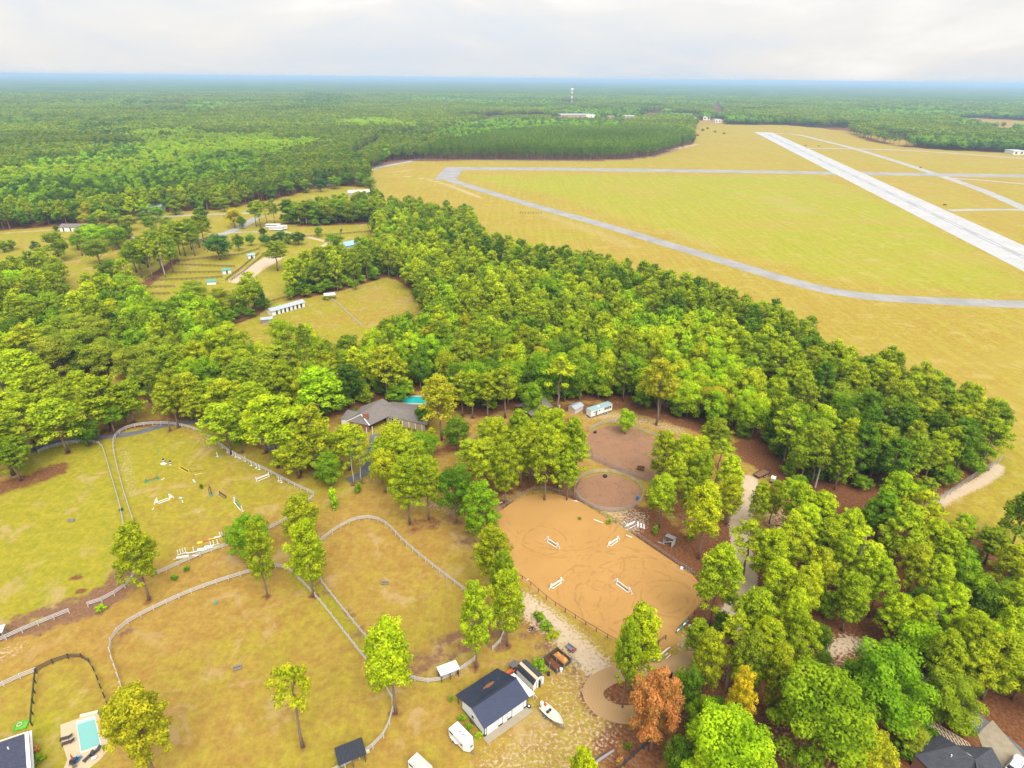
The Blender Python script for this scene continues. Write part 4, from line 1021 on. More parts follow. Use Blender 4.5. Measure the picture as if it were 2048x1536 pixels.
SCREEN = WP([(330, 740), (480, 700), (700, 690), (1200, 740), (1480, 880), (1340, 840), (1200, 810), (1100, 800), (950, 830), (700, 830), (560, 850), (420, 850), (330, 830)])
def build_woods():
    near = []          # individual candidates
    A, B = scatter(60, 620, 6.3, 1)
    m = open_mask(A, B); A, B = A[m], B[m]
    cat = np.array([(t['x'], t['y'], t['r']) for t in TREES])
    keep = np.ones(len(A), bool)
    for i in range(len(A)):
        d = np.hypot(cat[:, 0] - A[i], cat[:, 1] - B[i])
        if (d < cat[:, 2] * 0.75 + 1.5).any(): keep[i] = False
    keep &= ~(inside(A, B, RIGHTWOOD) & (vnoise(A, B, 1.0, 5) < 0.62))
    A, B = A[keep], B[keep]
    kn = fbm(A, B, 55, 31); vn = fbm(A, B, 16, 77); u = np.random.RandomState(8).rand(len(A)); u2 = np.random.RandomState(9).rand(len(A))
    dair = -sdf(A, B, AIRFIELD)
    pinew = np.clip(0.85 - dair / 60, 0, 1) * (A > -40) + (kn > 0.56) * 0.6 + 0.15
    jx = 30 * (fbm(A, B, 30, 61) - .5); jy = 60 * (fbm(A, B, 40, 62) - .5)
    lime = np.zeros(len(A), bool); dark = np.zeros(len(A), bool)
    for z in LIME_ZONES: lime |= inside(A + jx, B + jy, z)
    for z in DARK_ZONES: dark |= inside(A + jx, B + jy, z)
    rw = inside(A, B, RIGHTWOOD)
    for i in range(len(A)):
        isP = u[i] < pinew[i] and not lime[i]
        h = (15.5 + 5.0 * vn[i] + 2.5 * (u2[i] - .5)) if isP else (10.5 + 6.5 * vn[i] + 3.5 * (u2[i] - .5))
        if rw[i]: isP = False; h = 4 + 4 * u2[i]
        edge_ = dair[i] < 14
        if edge_ and not rw[i]: h = min(h, 17.0)
        r = (3.6 + 1.6 * ((u2[i] * 7.3) % 1)) if isP else (3.5 + 3.0 * ((u2[i] * 7.3) % 1) ** 1.5)
        if rw[i]: r = 2.2 + 1.4 * u2[i]
        if isP: tint = 'olive' if u2[i] < 0.45 else ('pine' if u2[i] < 0.85 else ('deep' if dair[i] < 40 else 'lime'))
        elif lime[i]: tint = 'bright' if u2[i] < 0.6 else 'lime'
        elif dark[i]: tint = 'deep' if u2[i] < 0.6 else 'green'
        else: tint = ('green', 'deep', 'bright', 'olive', 'lime', 'green')[int(u2[i] * 5.99)]
        if u[i] > 0.985: tint = 'gold'
        if dair[i] < 22 and tint in ('lime', 'bright') : tint = 'olive'
        near.append(dict(kind='P' if isP else 'B', x=float(A[i]), y=float(B[i]), h=float(h), r=float(r), tint=tint, label=None))
    # far woods: one continuous mass
    far = []
    def add_far(r0, r1, sp, seed, setp, setb, szp=1.0):
        A, B = scatter(r0, r1, sp, seed); m = open_mask(A, B) & ((fbm(A, B, 260, 55, 4) < 0.665) | inside(A, B, PLANT))
        for cut in CUTS: m &= dist_line(A, B, cut) > 7 + 0.004 * B
        A, B = A[m], B[m]
        n = len(A); rs = np.random.RandomState(seed + 100)
        u = rs.rand(n); u2 = rs.rand(n); kn = fbm(A, B, 380, 31, 5); k2 = fbm(A, B, 120, 44)
        jx = 160 * (fbm(A, B, 110, 61) - .5); jy = 420 * (fbm(A, B, 120, 62) - .5)
        lime = np.zeros(n, bool); dark = np.zeros(n, bool)
        for z in LIME_ZONES: lime |= inside(A + jx, B + jy, z)
        for z in DARK_ZONES: dark |= inside(A + jx, B + jy, z)
        pl = inside(A, B, PLANT)
        isP = ((kn > 0.42) & (u < 0.93)) | pl
        isP &= ~lime
        h = np.where(isP, 17.0 + 2.5 * k2 + 1.5 * u2, 12.0 + 5.0 * u2)
        h = h * (0.78 + 0.42 * fbm(A, B, 45, 93, 3))
        h = np.where(pl, 18.0 + 1.2 * u2, h)
        T_ = np.array([(0.150, 0.225, 0.014), (0.200, 0.265, 0.014), (0.115, 0.205, 0.012), (0.072, 0.145, 0.012), (0.185, 0.330, 0.009), (0.235, 0.335, 0.010), (0.040, 0.09, 0.01)])
        ti = np.where(isP, np.where(u2 < 0.55, 0, np.where(u2 < .8, 1, 2)), np.where(u2 < .5, 2, np.where(u2 < .8, 3, 4)))
        ti = np.where(lime & (rs.rand(n) < .8), np.where(u2 < .6, 4, 5), ti); ti = np.where(dark & (rs.rand(n) < .6), 3, ti); ti = np.where(pl, np.where(u2 < .85, 2, 0), ti)
        far.append((A, B, h, isP, T_[ti] * ((0.90 + 0.20 * rs.rand(n)) * (0.70 + 0.6 * fbm(A, B, 170, 88, 4)))[:, None], szp, setp, setb, pl))
    add_far(620, 1300, 6.6, 2, 'MP', 'MB'); add_far(1300, 2600, 8.2, 3, 'FP', 'FB', 1.25); add_far(2600, 4300, 13.0, 4, 'FP', 'FB', 2.0)
    return near, far
NEAR, FAR = build_woods()
LANDMARKS = [(1217, 984, 'the round pen'), (1090, 1080, 'the sand arena'), (1240, 890, 'the dirt paddock'), (760, 830, 'the main house'), (833, 800, 'the turquoise pool'), (577, 620, 'the long white stable'), (660, 592, 'the metal canopy'),
             (760, 600, 'the striped pasture'), (1030, 540, 'the hidden house'), (1490, 1100, 'the pale sand track'), (1530, 945, 'the flatbed trailer'), (1700, 1320, 'the straw clearing'), (1950, 960, 'the white sand strip'), (1860, 1500, 'the pergola house'), (1195, 825, 'the white trailer'),
             (140, 455, 'the white stable block'), (440, 545, 'the turnout pens'), (555, 455, 'the parked campers'), (300, 415, 'the pale wood-edge house'), (712, 385, 'the low grey house'), (400, 870, 'the jumping paddock'), (90, 890, 'the left paddock'), (1300, 530, 'the perimeter taxiway'), (1620, 640, 'the taxiway bend'), (1900, 760, 'the airfield corner'), (900, 400, 'the taxiway hook'), (70, 790, 'the straw bank'), (240, 550, 'the brown field'),
             (1090, 835, 'the grey barn roof'), (480, 830, 'the west bungalow')]
def auto_label(d):
    top = proj(d['x'], d['y'], d['h'])
    best = min(LANDMARKS, key=lambda L: (L[0] - top[0]) ** 2 + 2.5 * (L[1] - top[1]) ** 2)
    dx, dy = top[0] - best[0], top[1] - best[1]; dd = math.hypot(dx, dy)
    if abs(dx) > 1.3 * abs(dy): rel = 'to the right of' if dx > 0 else 'to the left of'
    elif abs(dy) > 1.3 * abs(dx): rel = 'behind' if dy < 0 else 'in front of'
    else: rel = ('behind and ' if dy < 0 else 'in front and ') + ('right of' if dx > 0 else 'left of')
    far_ = 'close ' if dd < 60 else ('' if dd < 130 else 'well ')
    sz = 'tall' if d['h'] > 17.5 else ('low' if d['h'] < 10 else 'medium')
    wd = 'broad' if d['r'] > 4.9 else ('narrow' if d['r'] < 3.3 else 'rounded')
    kd = {'P': 'pine', 'S': 'sparse pine', 'O': 'oak', 'B': 'broadleaf tree', 'U': 'shrub'}[d['kind']]
    return '%s %s %s %s %s%s %s' % (sz, wd, TINT_WORD[d['tint']], kd, far_, rel, best[2]), best[2]
# choose the individuals: everything in the list above, then the nearest of the scatter
def plant_all():
    def vis(d):
        p = proj(d['x'], d['y'], d['h']); q = proj(d['x'], d['y'], 0)
        return -60 < p[0] < 2110 and p[1] < 1540 and q[1] > 0
    nP = sum(1 for t in TREES if t['kind'] in 'PS'); nB = sum(1 for t in TREES if t['kind'] in 'BO')
    cand = sorted(NEAR, key=lambda d: d['x'] ** 2 + d['y'] ** 2)
    rest = []
    for d in cand:
        if d['kind'] == 'P' and nP < 299 and vis(d): nP += 1; TREES.append(d)
        elif d['kind'] == 'B' and nB < 299 and vis(d): nB += 1; TREES.append(d)
        else: rest.append(d)
    auto = []
    for d in TREES:
        if d.get('label'): tree_obj(d, d['label'], None)
        else:
            l, lm = auto_label(d); auto.append((d, l, lm))
    groups = {}
    for d, l, lm in auto:
        w_ = l.split(' '); key = ' '.join(w_[2:])                     # colour, kind and place, without size and shape
        groups.setdefault(key, []).append((proj(d['x'], d['y'], d['h'])[0], d, l, lm))
    ORD = ['leftmost', 'second', 'third', 'fourth', 'fifth', 'sixth', 'seventh', 'eighth', 'ninth', 'tenth', 'eleventh', 'twelfth', 'thirteenth', 'fourteenth', 'fifteenth', 'sixteenth', 'seventeenth', 'eighteenth', 'nineteenth', 'twentieth']
    NUM = ['', 'one', 'two', 'three', 'four', 'five', 'six', 'seven', 'eight', 'nine', 'ten', 'eleven', 'twelve', 'thirteen', 'fourteen', 'fifteen', 'sixteen', 'seventeen', 'eighteen', 'nineteen', 'twenty']
    for key, lst in groups.items():
        lst.sort(key=lambda q: q[0]); n = len(lst)
        many = key.replace(' pine ', ' pines ').replace(' tree ', ' trees ').replace(' oak ', ' oaks ')
        for i, (px, d, l, lm) in enumerate(lst):
            if n > 1:
                o = ORD[min(i, 19)]; l = ('%s of %s %s' if i == 0 else '%s from left of %s %s') % (o, NUM[min(n, 20)], many)
            for x_, y_ in ((' broadleaf trees', ' trees'), ('behind and left of', 'behind left of'), ('behind and right of', 'behind right of'), ('in front and left of', 'left before'), ('in front and right of', 'right before'), ('to the left of', 'left of'), ('to the right of', 'right of'), (' the ', ' ')):
                if len(l.replace('-', ' ').split()) > 16: l = l.replace(x_, y_)
            tree_obj(d, l, 'trees around ' + lm)
    return rest

def instancer(name, pts, hs, rots, scl, tints, meshes, vidx, label, cat):
    """one ground-anchored cloud of trees (nobody could count them)"""
    srcs = bpy.data.collections.new(name + '_models')
    for i, me in enumerate(meshes):
        o = bpy.data.objects.new('tree_model_%02d' % i, me); srcs.objects.link(o)
    n = len(pts)
    me = bpy.data.meshes.new(name); me.vertices.add(n); me.vertices.foreach_set('co', np.asarray(pts, np.float32).ravel())
    a = me.attributes.new('rz', 'FLOAT', 'POINT'); a.data.foreach_set('value', np.asarray(rots, np.float32))
    a = me.attributes.new('scl', 'FLOAT_VECTOR', 'POINT'); a.data.foreach_set('vector', np.asarray(scl, np.float32).ravel())
    a = me.attributes.new('tint', 'FLOAT_COLOR', 'POINT'); a.data.foreach_set('color', np.concatenate([np.asarray(tints), np.ones((n, 1))], 1).astype(np.float32).ravel())
    a = me.attributes.new('vi', 'INT', 'POINT'); a.data.foreach_set('value', np.asarray(vidx, np.int32))
    me.update()
    o = bpy.data.objects.new(name, me); col.objects.link(o)
    ng = bpy.data.node_groups.new(name + '_nodes', 'GeometryNodeTree')
    ng.interface.new_socket('Geometry', in_out='INPUT', socket_type='NodeSocketGeometry'); ng.interface.new_socket('Geometry', in_out='OUTPUT', socket_type='NodeSocketGeometry')
    N, Lk = ng.nodes, ng.links
    gi, go = N.new('NodeGroupInput'), N.new('NodeGroupOutput')
    ci = N.new('GeometryNodeCollectionInfo'); ci.inputs['Collection'].default_value = srcs; ci.inputs['Separate Children'].default_value = True; ci.inputs['Reset Children'].default_value = True
    ip = N.new('GeometryNodeInstanceOnPoints'); ip.inputs['Pick Instance'].default_value = True
    def na(nm, dt):
        k = N.new('GeometryNodeInputNamedAttribute'); k.data_type = dt; k.inputs['Name'].default_value = nm; return k.outputs['Attribute']
    cx = N.new('ShaderNodeCombineXYZ'); Lk.new(na('rz', 'FLOAT'), cx.inputs['Z'])
    Lk.new(gi.outputs[0], ip.inputs['Points']); Lk.new(ci.outputs[0], ip.inputs['Instance']); Lk.new(na('vi', 'INT'), ip.inputs['Instance Index'])
    er = N.new('FunctionNodeEulerToRotation'); Lk.new(cx.outputs[0], er.inputs[0]); Lk.new(er.outputs[0], ip.inputs['Rotation'])
    Lk.new(na('scl', 'FLOAT_VECTOR'), ip.inputs['Scale'])
    Lk.new(ip.outputs[0], go.inputs[0])
    md = o.modifiers.new('trees', 'NODES'); md.node_group = ng
    o['kind'] = 'stuff'
    if label: o['label'] = label; o['category'] = cat
    return o
REST = plant_all()
def understory():
    A, B = scatter(60, 560, 5.2, 12); m = open_mask(A, B); A, B = A[m], B[m]
    u = np.random.RandomState(4).rand(len(A)); rw = inside(A, B, RIGHTWOOD); k = ~rw | (u < .22)
    sd = -sdf(A, B, AIRFIELD)
    for a, b, v in zip(A[k], B[k], u[k]):
        REST.append(dict(kind='B', x=a, y=b, h=3.5 + 4.5 * ((v * 7.7) % 1), r=2.3 + 1.6 * ((v * 3.3) % 1), tint=('deep', 'green', 'olive', 'bright', 'green')[int(v * 4.99)]))
understory()
def far_all():
    rs = np.random.RandomState(3)
    P = []; S = []; TI = []; V = []
    meshes = MIDP + MIDB + FARP + FARB
    iMP, iMB, iFP, iFB = 0, len(MIDP), len(MIDP) + len(MIDB), len(MIDP) + len(MIDB) + len(FARP)
    for d in REST:
        P.append((d['x'], d['y'], 0))
        if d['kind'] == 'P': r0, h0, v = 4.2, 18., iMP + rs.randint(len(MIDP))
        else: r0, h0, v = 5.2, 14., iMB + rs.randint(len(MIDB))
        S.append((d['r'] / r0, d['r'] / r0, d['h'] / h0)); TI.append(np.array(TINT[d['tint']]) * rs.uniform(0.9, 1.1)); V.append(v)
    n = len(P)
    instancer('middle_wood', P, None, rs.uniform(0, 6.28, n), S, TI, meshes, V, 'mass of smaller trees filling the wood behind the farm', 'wood')
    for k, (A, B, h, isP, ti, sz, sp, sb, pl) in enumerate(FAR):
        n = len(A)
        bp = iMP if sp == 'MP' else iFP; bb = iMB if sb == 'MB' else iFB
        npn = len(MIDP) if sp == 'MP' else len(FARP); nbn = len(MIDB) if sb == 'MB' else len(FARB)
        v = np.where(isP, bp + rs.randint(0, npn, n), bb + rs.randint(0, nbn, n))
        sxy = np.where(pl, 0.72 * rs.uniform(0.85, 1.15, n), rs.uniform(0.62, 1.35, n)) * sz
        sz_ = np.where(isP, h / 18., h / 14.)
        nm = ('outer_forest', 'distant_forest', 'remote_forest')[k]
        lb = ('forest belt just beyond the farm lots and airfield edge', 'wide pine forest in the middle distance', 'hazy forest towards the horizon')[k]
        instancer(nm, np.stack([A, B, np.zeros(n)], 1), None, rs.uniform(0, 6.28, n), np.stack([sxy, sxy, sz_], 1), ti, meshes, v, lb, 'forest')
far_all()
# beyond: the canopy as one rolling sheet, trees no longer tell apart
def far_canopy():
    ys = []; y = 3300.0; s = 14.0
    while y < 56000: ys.append(y); y += s; s *= 1.028
    ys = np.array(ys); us = np.linspace(-1.15, 1.15, 420)
    Yg, Ug = np.meshgrid(ys, us, indexing='ij'); Xg = Yg * Ug
    x, y = Xg.ravel(), Yg.ravel()
    z = 10 + 10 * fbm(x, y, 700, 71, 5) + 5 * np.random.RandomState(2).rand(len(x)) * np.clip(y / 8000, .6, 1.2)
    z += np.clip((y - 6000) / 30000, 0, 1) * (55 * fbm(x, y, 9000, 5, 4))
    z = np.where(y < 3320, -1, z)
    for pg in FARFIELDS[1:]:
        z = np.where(inside(x, y, pg), -0.6, z)
    idx = np.arange(len(x)).reshape(len(ys), len(us))
    F = np.stack([idx[:-1, :-1].ravel(), idx[:-1, 1:].ravel(), idx[1:, 1:].ravel(), idx[1:, :-1].ravel()], 1)
    t = NT('canopy_far'); p = t.pos()
    mp = t.new('ShaderNodeMapping'); mp.inputs['Scale'].default_value = (1, 0.6, 1); t.l.new(p, mp.inputs['Vector'])
    a = t.noise(0.0018, 6, 0.6, p); b = t.noise(0.02, 5, 0.7, mp.outputs[0])
    c = t.mix(t.sstep(a, 0.35, 0.65), (0.065, 0.120, 0.016), (0.11, 0.155, 0.020))
    c = t.mix(t.sstep(b, 0.38, 0.62), t.mix(0.55, c, (0.02, 0.045, 0.012)), c)
    c = t.mix(t.math('MULTIPLY', t.sstep(t.noise(0.0011, 5, 0.6, p), 0.66, 0.70), 0.5), c, (0.20, 0.17, 0.06))
    t.l.new(c, t.b.inputs['Base Color']); t.b.inputs['Roughness'].default_value = 1.0; t.b.inputs['Specular IOR Level'].default_value = 0.0
    me = np_mesh('forest_canopy', np.stack([x, y, z], 1), F, [t.m], smooth=False)
    o = bpy.data.objects.new('horizon_forest', me); col.objects.link(o); o['kind'] = 'structure'
far_canopy()
finish_ground()
# ------------------------------------------------------------------ farm materials
M_WHITE = simple('white_paint', (0.62, 0.62, 0.61), 0.5, 0.08, 1.2)
M_WHITE2 = simple('white_siding', (0.64, 0.65, 0.67), 0.6, 0.06, 0.8)
M_GREYWOOD = simple('weathered_grey_board', (0.20, 0.185, 0.185), 0.9, 0.25, 2.0)
M_PALEWOOD = simple('pale_grey_board', (0.40, 0.385, 0.385), 0.9, 0.2, 2.0)
M_BLACKWOOD = simple('black_painted_board', (0.025, 0.025, 0.028), 0.7, 0.3, 2.0)
M_BROWNWOOD = simple('brown_board', (0.085, 0.052, 0.032), 0.9, 0.3, 2.0)
M_GALV = simple('galvanised_pipe', (0.30, 0.31, 0.32), 0.45, 0.1, 2.0, metal=0.4)
M_MINT = simple('faded_mint_pipe', (0.26, 0.32, 0.29), 0.6, 0.1, 2.0)
M_NAVY = simple('navy_metal_roof', (0.030, 0.038, 0.075), 0.35, 0.15, 0.7, metal=0.2)
M_NAVYR = simple('navy_roof_with_rust_leaves', (0.012, 0.017, 0.033), 0.3, 0.2, 0.6, metal=0.2)
M_NAVYD = simple('navy_trim', (0.012, 0.015, 0.028), 0.5, 0.1)
M_WHROOF = simple('white_metal_roof', (0.48, 0.49, 0.51), 0.4, 0.05, 0.6)
M_BLKROOF = simple('black_metal_roof', (0.020, 0.022, 0.032), 0.45, 0.2, 0.8, metal=0.1)
M_TINROOF = simple('pale_tin_roof', (0.33, 0.36, 0.40), 0.45, 0.12, 0.6, metal=0.2)
M_GREENROOF = simple('green_metal_roof', (0.06, 0.23, 0.17), 0.5, 0.12, 0.6)
M_TEALROOF = simple('pale_teal_roof', (0.20, 0.33, 0.36), 0.5, 0.12, 0.6)
M_GLASS = simple('dark_window_glass', (0.012, 0.016, 0.02), 0.08, 0.1)
M_RUBBER = simple('black_rubber', (0.012, 0.012, 0.013), 0.8, 0.1)
M_STEEL = simple('dull_steel', (0.20, 0.20, 0.21), 0.4, 0.15, 2.0, metal=0.7)
M_DARK = simple('dark_interior', (0.02, 0.018, 0.016), 0.9, 0.2)
M_BRICK = simple('red_brick', (0.20, 0.09, 0.06), 0.9, 0.2, 4.0)
M_TAN = simple('tan_siding', (0.32, 0.25, 0.17), 0.8, 0.1)
M_MULCH = simple('dark_red_mulch', (0.11, 0.032, 0.012), 0.95, 0.4, 1.6, bump=0.8)
M_SHAVE = simple('orange_shavings', (0.36, 0.15, 0.03), 0.95, 0.35, 1.6, bump=0.8, dirt=(0.46, 0.30, 0.08, 0.52))
M_SOIL = simple('brown_manure', (0.16, 0.075, 0.035), 0.95, 0.35, 1.4, bump=0.8)
M_ORANGE = simple('orange_red_paint', (0.42, 0.085, 0.03), 0.5, 0.1)
M_RED = simple('red_paint', (0.36, 0.04, 0.035), 0.5, 0.1)
M_YELLOW = simple('yellow_paint', (0.50, 0.38, 0.03), 0.6, 0.1)
M_GREEN = simple('green_paint', (0.03, 0.24, 0.15), 0.6, 0.1)
M_LGREEN = simple('leaf_green_plastic', (0.09, 0.30, 0.02), 0.5, 0.1)
M_BLUE = simple('blue_plastic', (0.02, 0.13, 0.32), 0.4, 0.1)
M_SKYB = simple('pale_blue_paint', (0.28, 0.42, 0.46), 0.5, 0.1)
M_CREAM = simple('cream_gelcoat', (0.47, 0.45, 0.34), 0.35, 0.06)
M_PINKROOF = simple('faded_pinkish_roof', (0.44, 0.36, 0.33), 0.7, 0.12, 0.8, dirt=(0.52, 0.50, 0.47, 0.5))
M_PEACH = simple('peach_board', (0.45, 0.33, 0.22), 0.7, 0.1)
M_PAVER = simple('tan_paver', (0.40, 0.30, 0.19), 0.85, 0.15, 3.0)
M_PAVER2 = simple('pale_coping', (0.46, 0.42, 0.32), 0.8, 0.12, 3.0)
M_POOLWALL = simple('pool_plaster', (0.28, 0.50, 0.46), 0.6, 0.05)
M_CONCB = simple('slab_concrete', (0.25, 0.215, 0.15), 0.9, 0.15, 1.2, bump=0.2)
M_CAR = simple('white_car_paint', (0.52, 0.53, 0.55), 0.25, 0.03)
def water_mat(name, c):
    t = NT(name); t.b.inputs['Base Color'].default_value = c + (1,); t.b.inputs['Roughness'].default_value = 0.08
    t.bump(t.noise(2.2, 3, 0.5, t.pos()), 0.12, 0.03); return t.m
M_POOLA = water_mat('pale_pool_water', (0.13, 0.32, 0.29)); M_POOLB = water_mat('turquoise_pool_water', (0.015, 0.36, 0.36))
def shingle_mat(name, a, b, course=0.30):
    t = NT(name); o = t.obj()
    br = t.new('ShaderNodeTexBrick'); br.inputs['Scale'].default_value = 1.0; br.inputs['Brick Width'].default_value = 0.6; br.inputs['Row Height'].default_value = course; br.inputs['Mortar Size'].default_value = 0.02
    br.inputs['Color1'].default_value = a + (1,); br.inputs['Color2'].default_value = b + (1,); br.inputs['Mortar'].default_value = tuple(x * 0.5 for x in a) + (1,)
    t.l.new(o, br.inputs['Vector'])
    c = t.mix(0.35, br.outputs['Color'], t.mix(t.noise(1.1, 5, 0.6, o), a, b))
    c = t.mix(0.25, c, t.noise(9, 3, 0.7, o), 'MULTIPLY')
    t.l.new(c, t.b.inputs['Base Color']); t.b.inputs['Roughness'].default_value = 0.9; return t.m
M_SHINGLE = shingle_mat('grey_brown_shingle', (0.135, 0.115, 0.105), (0.19, 0.165, 0.15))
M_SHINGLED = shingle_mat('charcoal_shingle', (0.035, 0.037, 0.048), (0.06, 0.063, 0.078))
M_SHINGLEN = shingle_mat('navy_shingle', (0.030, 0.034, 0.065), (0.055, 0.060, 0.10))

# ------------------------------------------------------------------ building helpers
def frame(name, px, py, ang, label, cat, group=None, h=0.0):
    g = W(px, py, h); g.z = 0
    return empty(name, g, math.radians(ang), label, cat, group)
def ribbed(p0, p1, q0, q1, pitch=0.30, rib=0.035, thick=0.04):
    """ribbed metal sheet; p0->p1 along the eave, q0->q1 along the ridge"""
    p0, p1, q0, q1 = map(Vector, (p0, p1, q0, q1)); mb = MB()
    n = max(2, int((p1 - p0).length / pitch)); nr = (p1 - p0).cross(q0 - p0).normalized()
    if nr.z < 0: nr = -nr
    prof = []
    for i in range(n):
        a = i / n; w = 0.22 / n
        prof += [(a, 0), (a + (1 / n) * 0.5 - w * 0.6, 0), (a + (1 / n) * 0.5 - w * 0.3, rib), (a + (1 / n) * 0.5 + w * 0.3, rib), (a + (1 / n) * 0.5 + w * 0.6, 0)]
    prof.append((1, 0)); k = len(prof)
    vs = [p0.lerp(p1, t) + nr * z for t, z in prof] + [q0.lerp(q1, t) + nr * z for t, z in prof]
    vs += [p0.lerp(p1, t) - nr * thick for t, z in prof] + [q0.lerp(q1, t) - nr * thick for t, z in prof]
    fs = []
    for i in range(k - 1):
        fs += [(i, i + 1, k + i + 1, k + i), (2 * k + i, 3 * k + i, 3 * k + i + 1, 2 * k + i + 1), (i, 2 * k + i, 2 * k + i + 1, i + 1), (k + i, k + i + 1, 3 * k + i + 1, 3 * k + i)]
    fs += [(0, k, 3 * k, 2 * k), (k - 1, 3 * k - 1, 4 * k - 1, 2 * k - 1)]
    return mb.add(vs, fs)
def quadbox(a, b, c, d, t=0.12):
    """slab with upper corners a,b,c,d"""
    P = [Vector(p) for p in (a, b, c, d)]; n = (P[1] - P[0]).cross(P[2] - P[0]).normalized()
    if n.z < 0: n = -n
    mb = MB(); mb.add([tuple(p) for p in P] + [tuple(p - n * t) for p in P], [(0, 1, 2, 3), (7, 6, 5, 4), (0, 4, 5, 1), (1, 5, 6, 2), (2, 6, 7, 3), (3, 7, 4, 0)]); return mb
def wheel(parent, x, y, r, w, ax='y'):
    n = 12; mb = MB()
    a = (x, y - w / 2, r); b = (x, y + w / 2, r)
    mb.tube([a, b], r, n); o = mb.build('wheel', M_RUBBER, parent)
    m2 = MB(); m2.tube([(x, y - w / 2 - 0.01, r), (x, y + w / 2 + 0.01, r)], r * 0.5, 8); m2.build('rim', M_WHITE, o); return o
def window(parent, x0, x1, z0, z1, y, nx=1, nz=1, nrm=-1, mat=None):
    d = 0.03 * nrm
    f = MB(); f.box(x0 - .05, x1 + .05, min(y, y + d), max(y, y + d), z0 - .05, z1 + .05)
    o = f.build('window', mat or M_WHITE, parent)
    dx = (x1 - x0) / nx; dz = (z1 - z0) / nz
    for i in range(nx):
        for j in range(nz):
            MB().box(x0 + i * dx + .02, x0 + (i + 1) * dx - .02, min(y + d, y + d * 1.6), max(y + d, y + d * 1.6), z0 + j * dz + .02, z0 + (j + 1) * dz - .02).build('pane', M_GLASS, o)
    return o
def gable(e, L, D, hw, hr, wall, roofm, over=0.35, ridge='x', part=True, t=0.12):
    """gable body 0..L x 0..D with its ridge along x"""
    mb = MB()
    mb.add([(0, 0, 0), (L, 0, 0), (L, D, 0), (0, D, 0), (0, 0, hw), (L, 0, hw), (L, D, hw), (0, D, hw), (0, D / 2, hr), (L, D / 2, hr)],
           [(0, 1, 5, 4), (2, 3, 7, 6), (0, 4, 8, 7, 3), (1, 2, 6, 9, 5)])
    w = mb.build('wall', wall, e)
    sl = (hr - hw) / (D / 2); zo = hw - sl * over
    for s in (0, 1):
        y0 = -over if s == 0 else D + over
        if part == 'rib': m = ribbed((-over, y0, zo + .06), (L + over, y0, zo + .06), (-over, D / 2, hr + .06), (L + over, D / 2, hr + .06))
        else: m = quadbox((-over, y0, zo + .1), (L + over, y0, zo + .1), (L + over, D / 2, hr + .1), (-over, D / 2, hr + .1), t)
        m.build('roof', roofm, e)
    return w

# ------------------------------------------------------------------ fences
def fence(name, pts, label, mat, h=1.3, rails=3, gap=2.5, rail_h=0.17, post=0.15, near=True, group=None, closed=False, sm=4, postmat=None, wpts=None, rnd=False):
    line = wpts or (smooth_line(WP(pts), sm, closed) if sm else WP(pts))
    if closed: line = line + [line[0]]
    # walk the line at even spacing
    seg = [0.0]
    for i in range(1, len(line)): seg.append(seg[-1] + math.dist(line[i], line[i - 1]))
    n = max(1, round(seg[-1] / gap)); q = []
    j = 0
    for k in range(n + 1):
        s = seg[-1] * k / n
        while j < len(seg) - 2 and seg[j + 1] < s: j += 1
        t = (s - seg[j]) / max(1e-6, seg[j + 1] - seg[j]); q.append((line[j][0] + (line[j + 1][0] - line[j][0]) * t, line[j][1] + (line[j + 1][1] - line[j][1]) * t))
    ox, oy = q[0]
    e = empty(name, (ox, oy, 0), 0, label, 'fence', group)
    Q = [(a - ox, b - oy) for a, b in q]
    zs_ = [h * (0.98 - 0.78 * i / max(1, rails)) for i in range(rails)]
    pm = MB(); w = post / 2; pm.box(-w, w, -w, w, -0.2, h + 0.05)
    if near:
        me = bpy.data.meshes.new('post'); me.from_pydata(pm.v, [], pm.f); me.materials.append(postmat or mat); me.update()
        for i, p in enumerate(Q[:-1] if closed else Q):
            a = Q[min(i + 1, len(Q) - 1)]; inst('post', me, e, (p[0], p[1], 0), math.atan2(a[1] - p[1], a[0] - p[0]))
        rm = MB(); 
        if rnd: rm.tube([(0, 0, 0), (1, 0, 0)], rail_h / 2, 6)
        else: rm.box(0, 1, -0.02, 0.02, -rail_h / 2, rail_h / 2)
        rme = bpy.data.meshes.new('rail'); rme.from_pydata(rm.v, [], rm.f); rme.materials.append(mat); rme.update()
        tot = (len(Q) - 1) * rails
        if tot <= 300:
            for i in range(len(Q) - 1):
                a, b = Q[i], Q[i + 1]; L = math.dist(a, b); an = math.atan2(b[1] - a[1], b[0] - a[0])
                for z in zs_:
                    o = inst('rail', rme, e, (a[0] + math.sin(an) * (w + .02), a[1] - math.cos(an) * (w + .02), z + TRNG.uniform(-.02, .02)), an, (L + 0.02, 1, 1))
            return e
    mb = MB()
    for i in range(len(Q) - 1):
        for z in zs_: mb.bar((Q[i][0], Q[i][1], z), (Q[i + 1][0], Q[i + 1][1], z), 0.04, rail_h)
    o = mb.build('rails', mat, e); o['kind'] = 'stuff'
    if not near:
        mb = MB()
        for p in Q: mb.box(p[0] - w, p[0] + w, p[1] - w, p[1] + w, -0.2, h + 0.05)
        o = mb.build('posts', postmat or mat, e); o['kind'] = 'stuff'
    return e
PW = M_PALEWOOD
fence('rail_fence', [(78, 907), (110, 895), (150, 888), (185, 887), (203, 893), (212, 915), (225, 960), (240, 1010), (250, 1060), (262, 1110), (270, 1150), (258, 1170), (232, 1190), (205, 1205), (177, 1214)], 'grey board fence curving round the left paddock beside the narrow grass alley', PW)
fence('rail_fence', [(139, 1227), (100, 1243), (60, 1259), (20, 1277), (-20, 1295)], 'short grey board fence running off the left edge below the manure patches', PW)
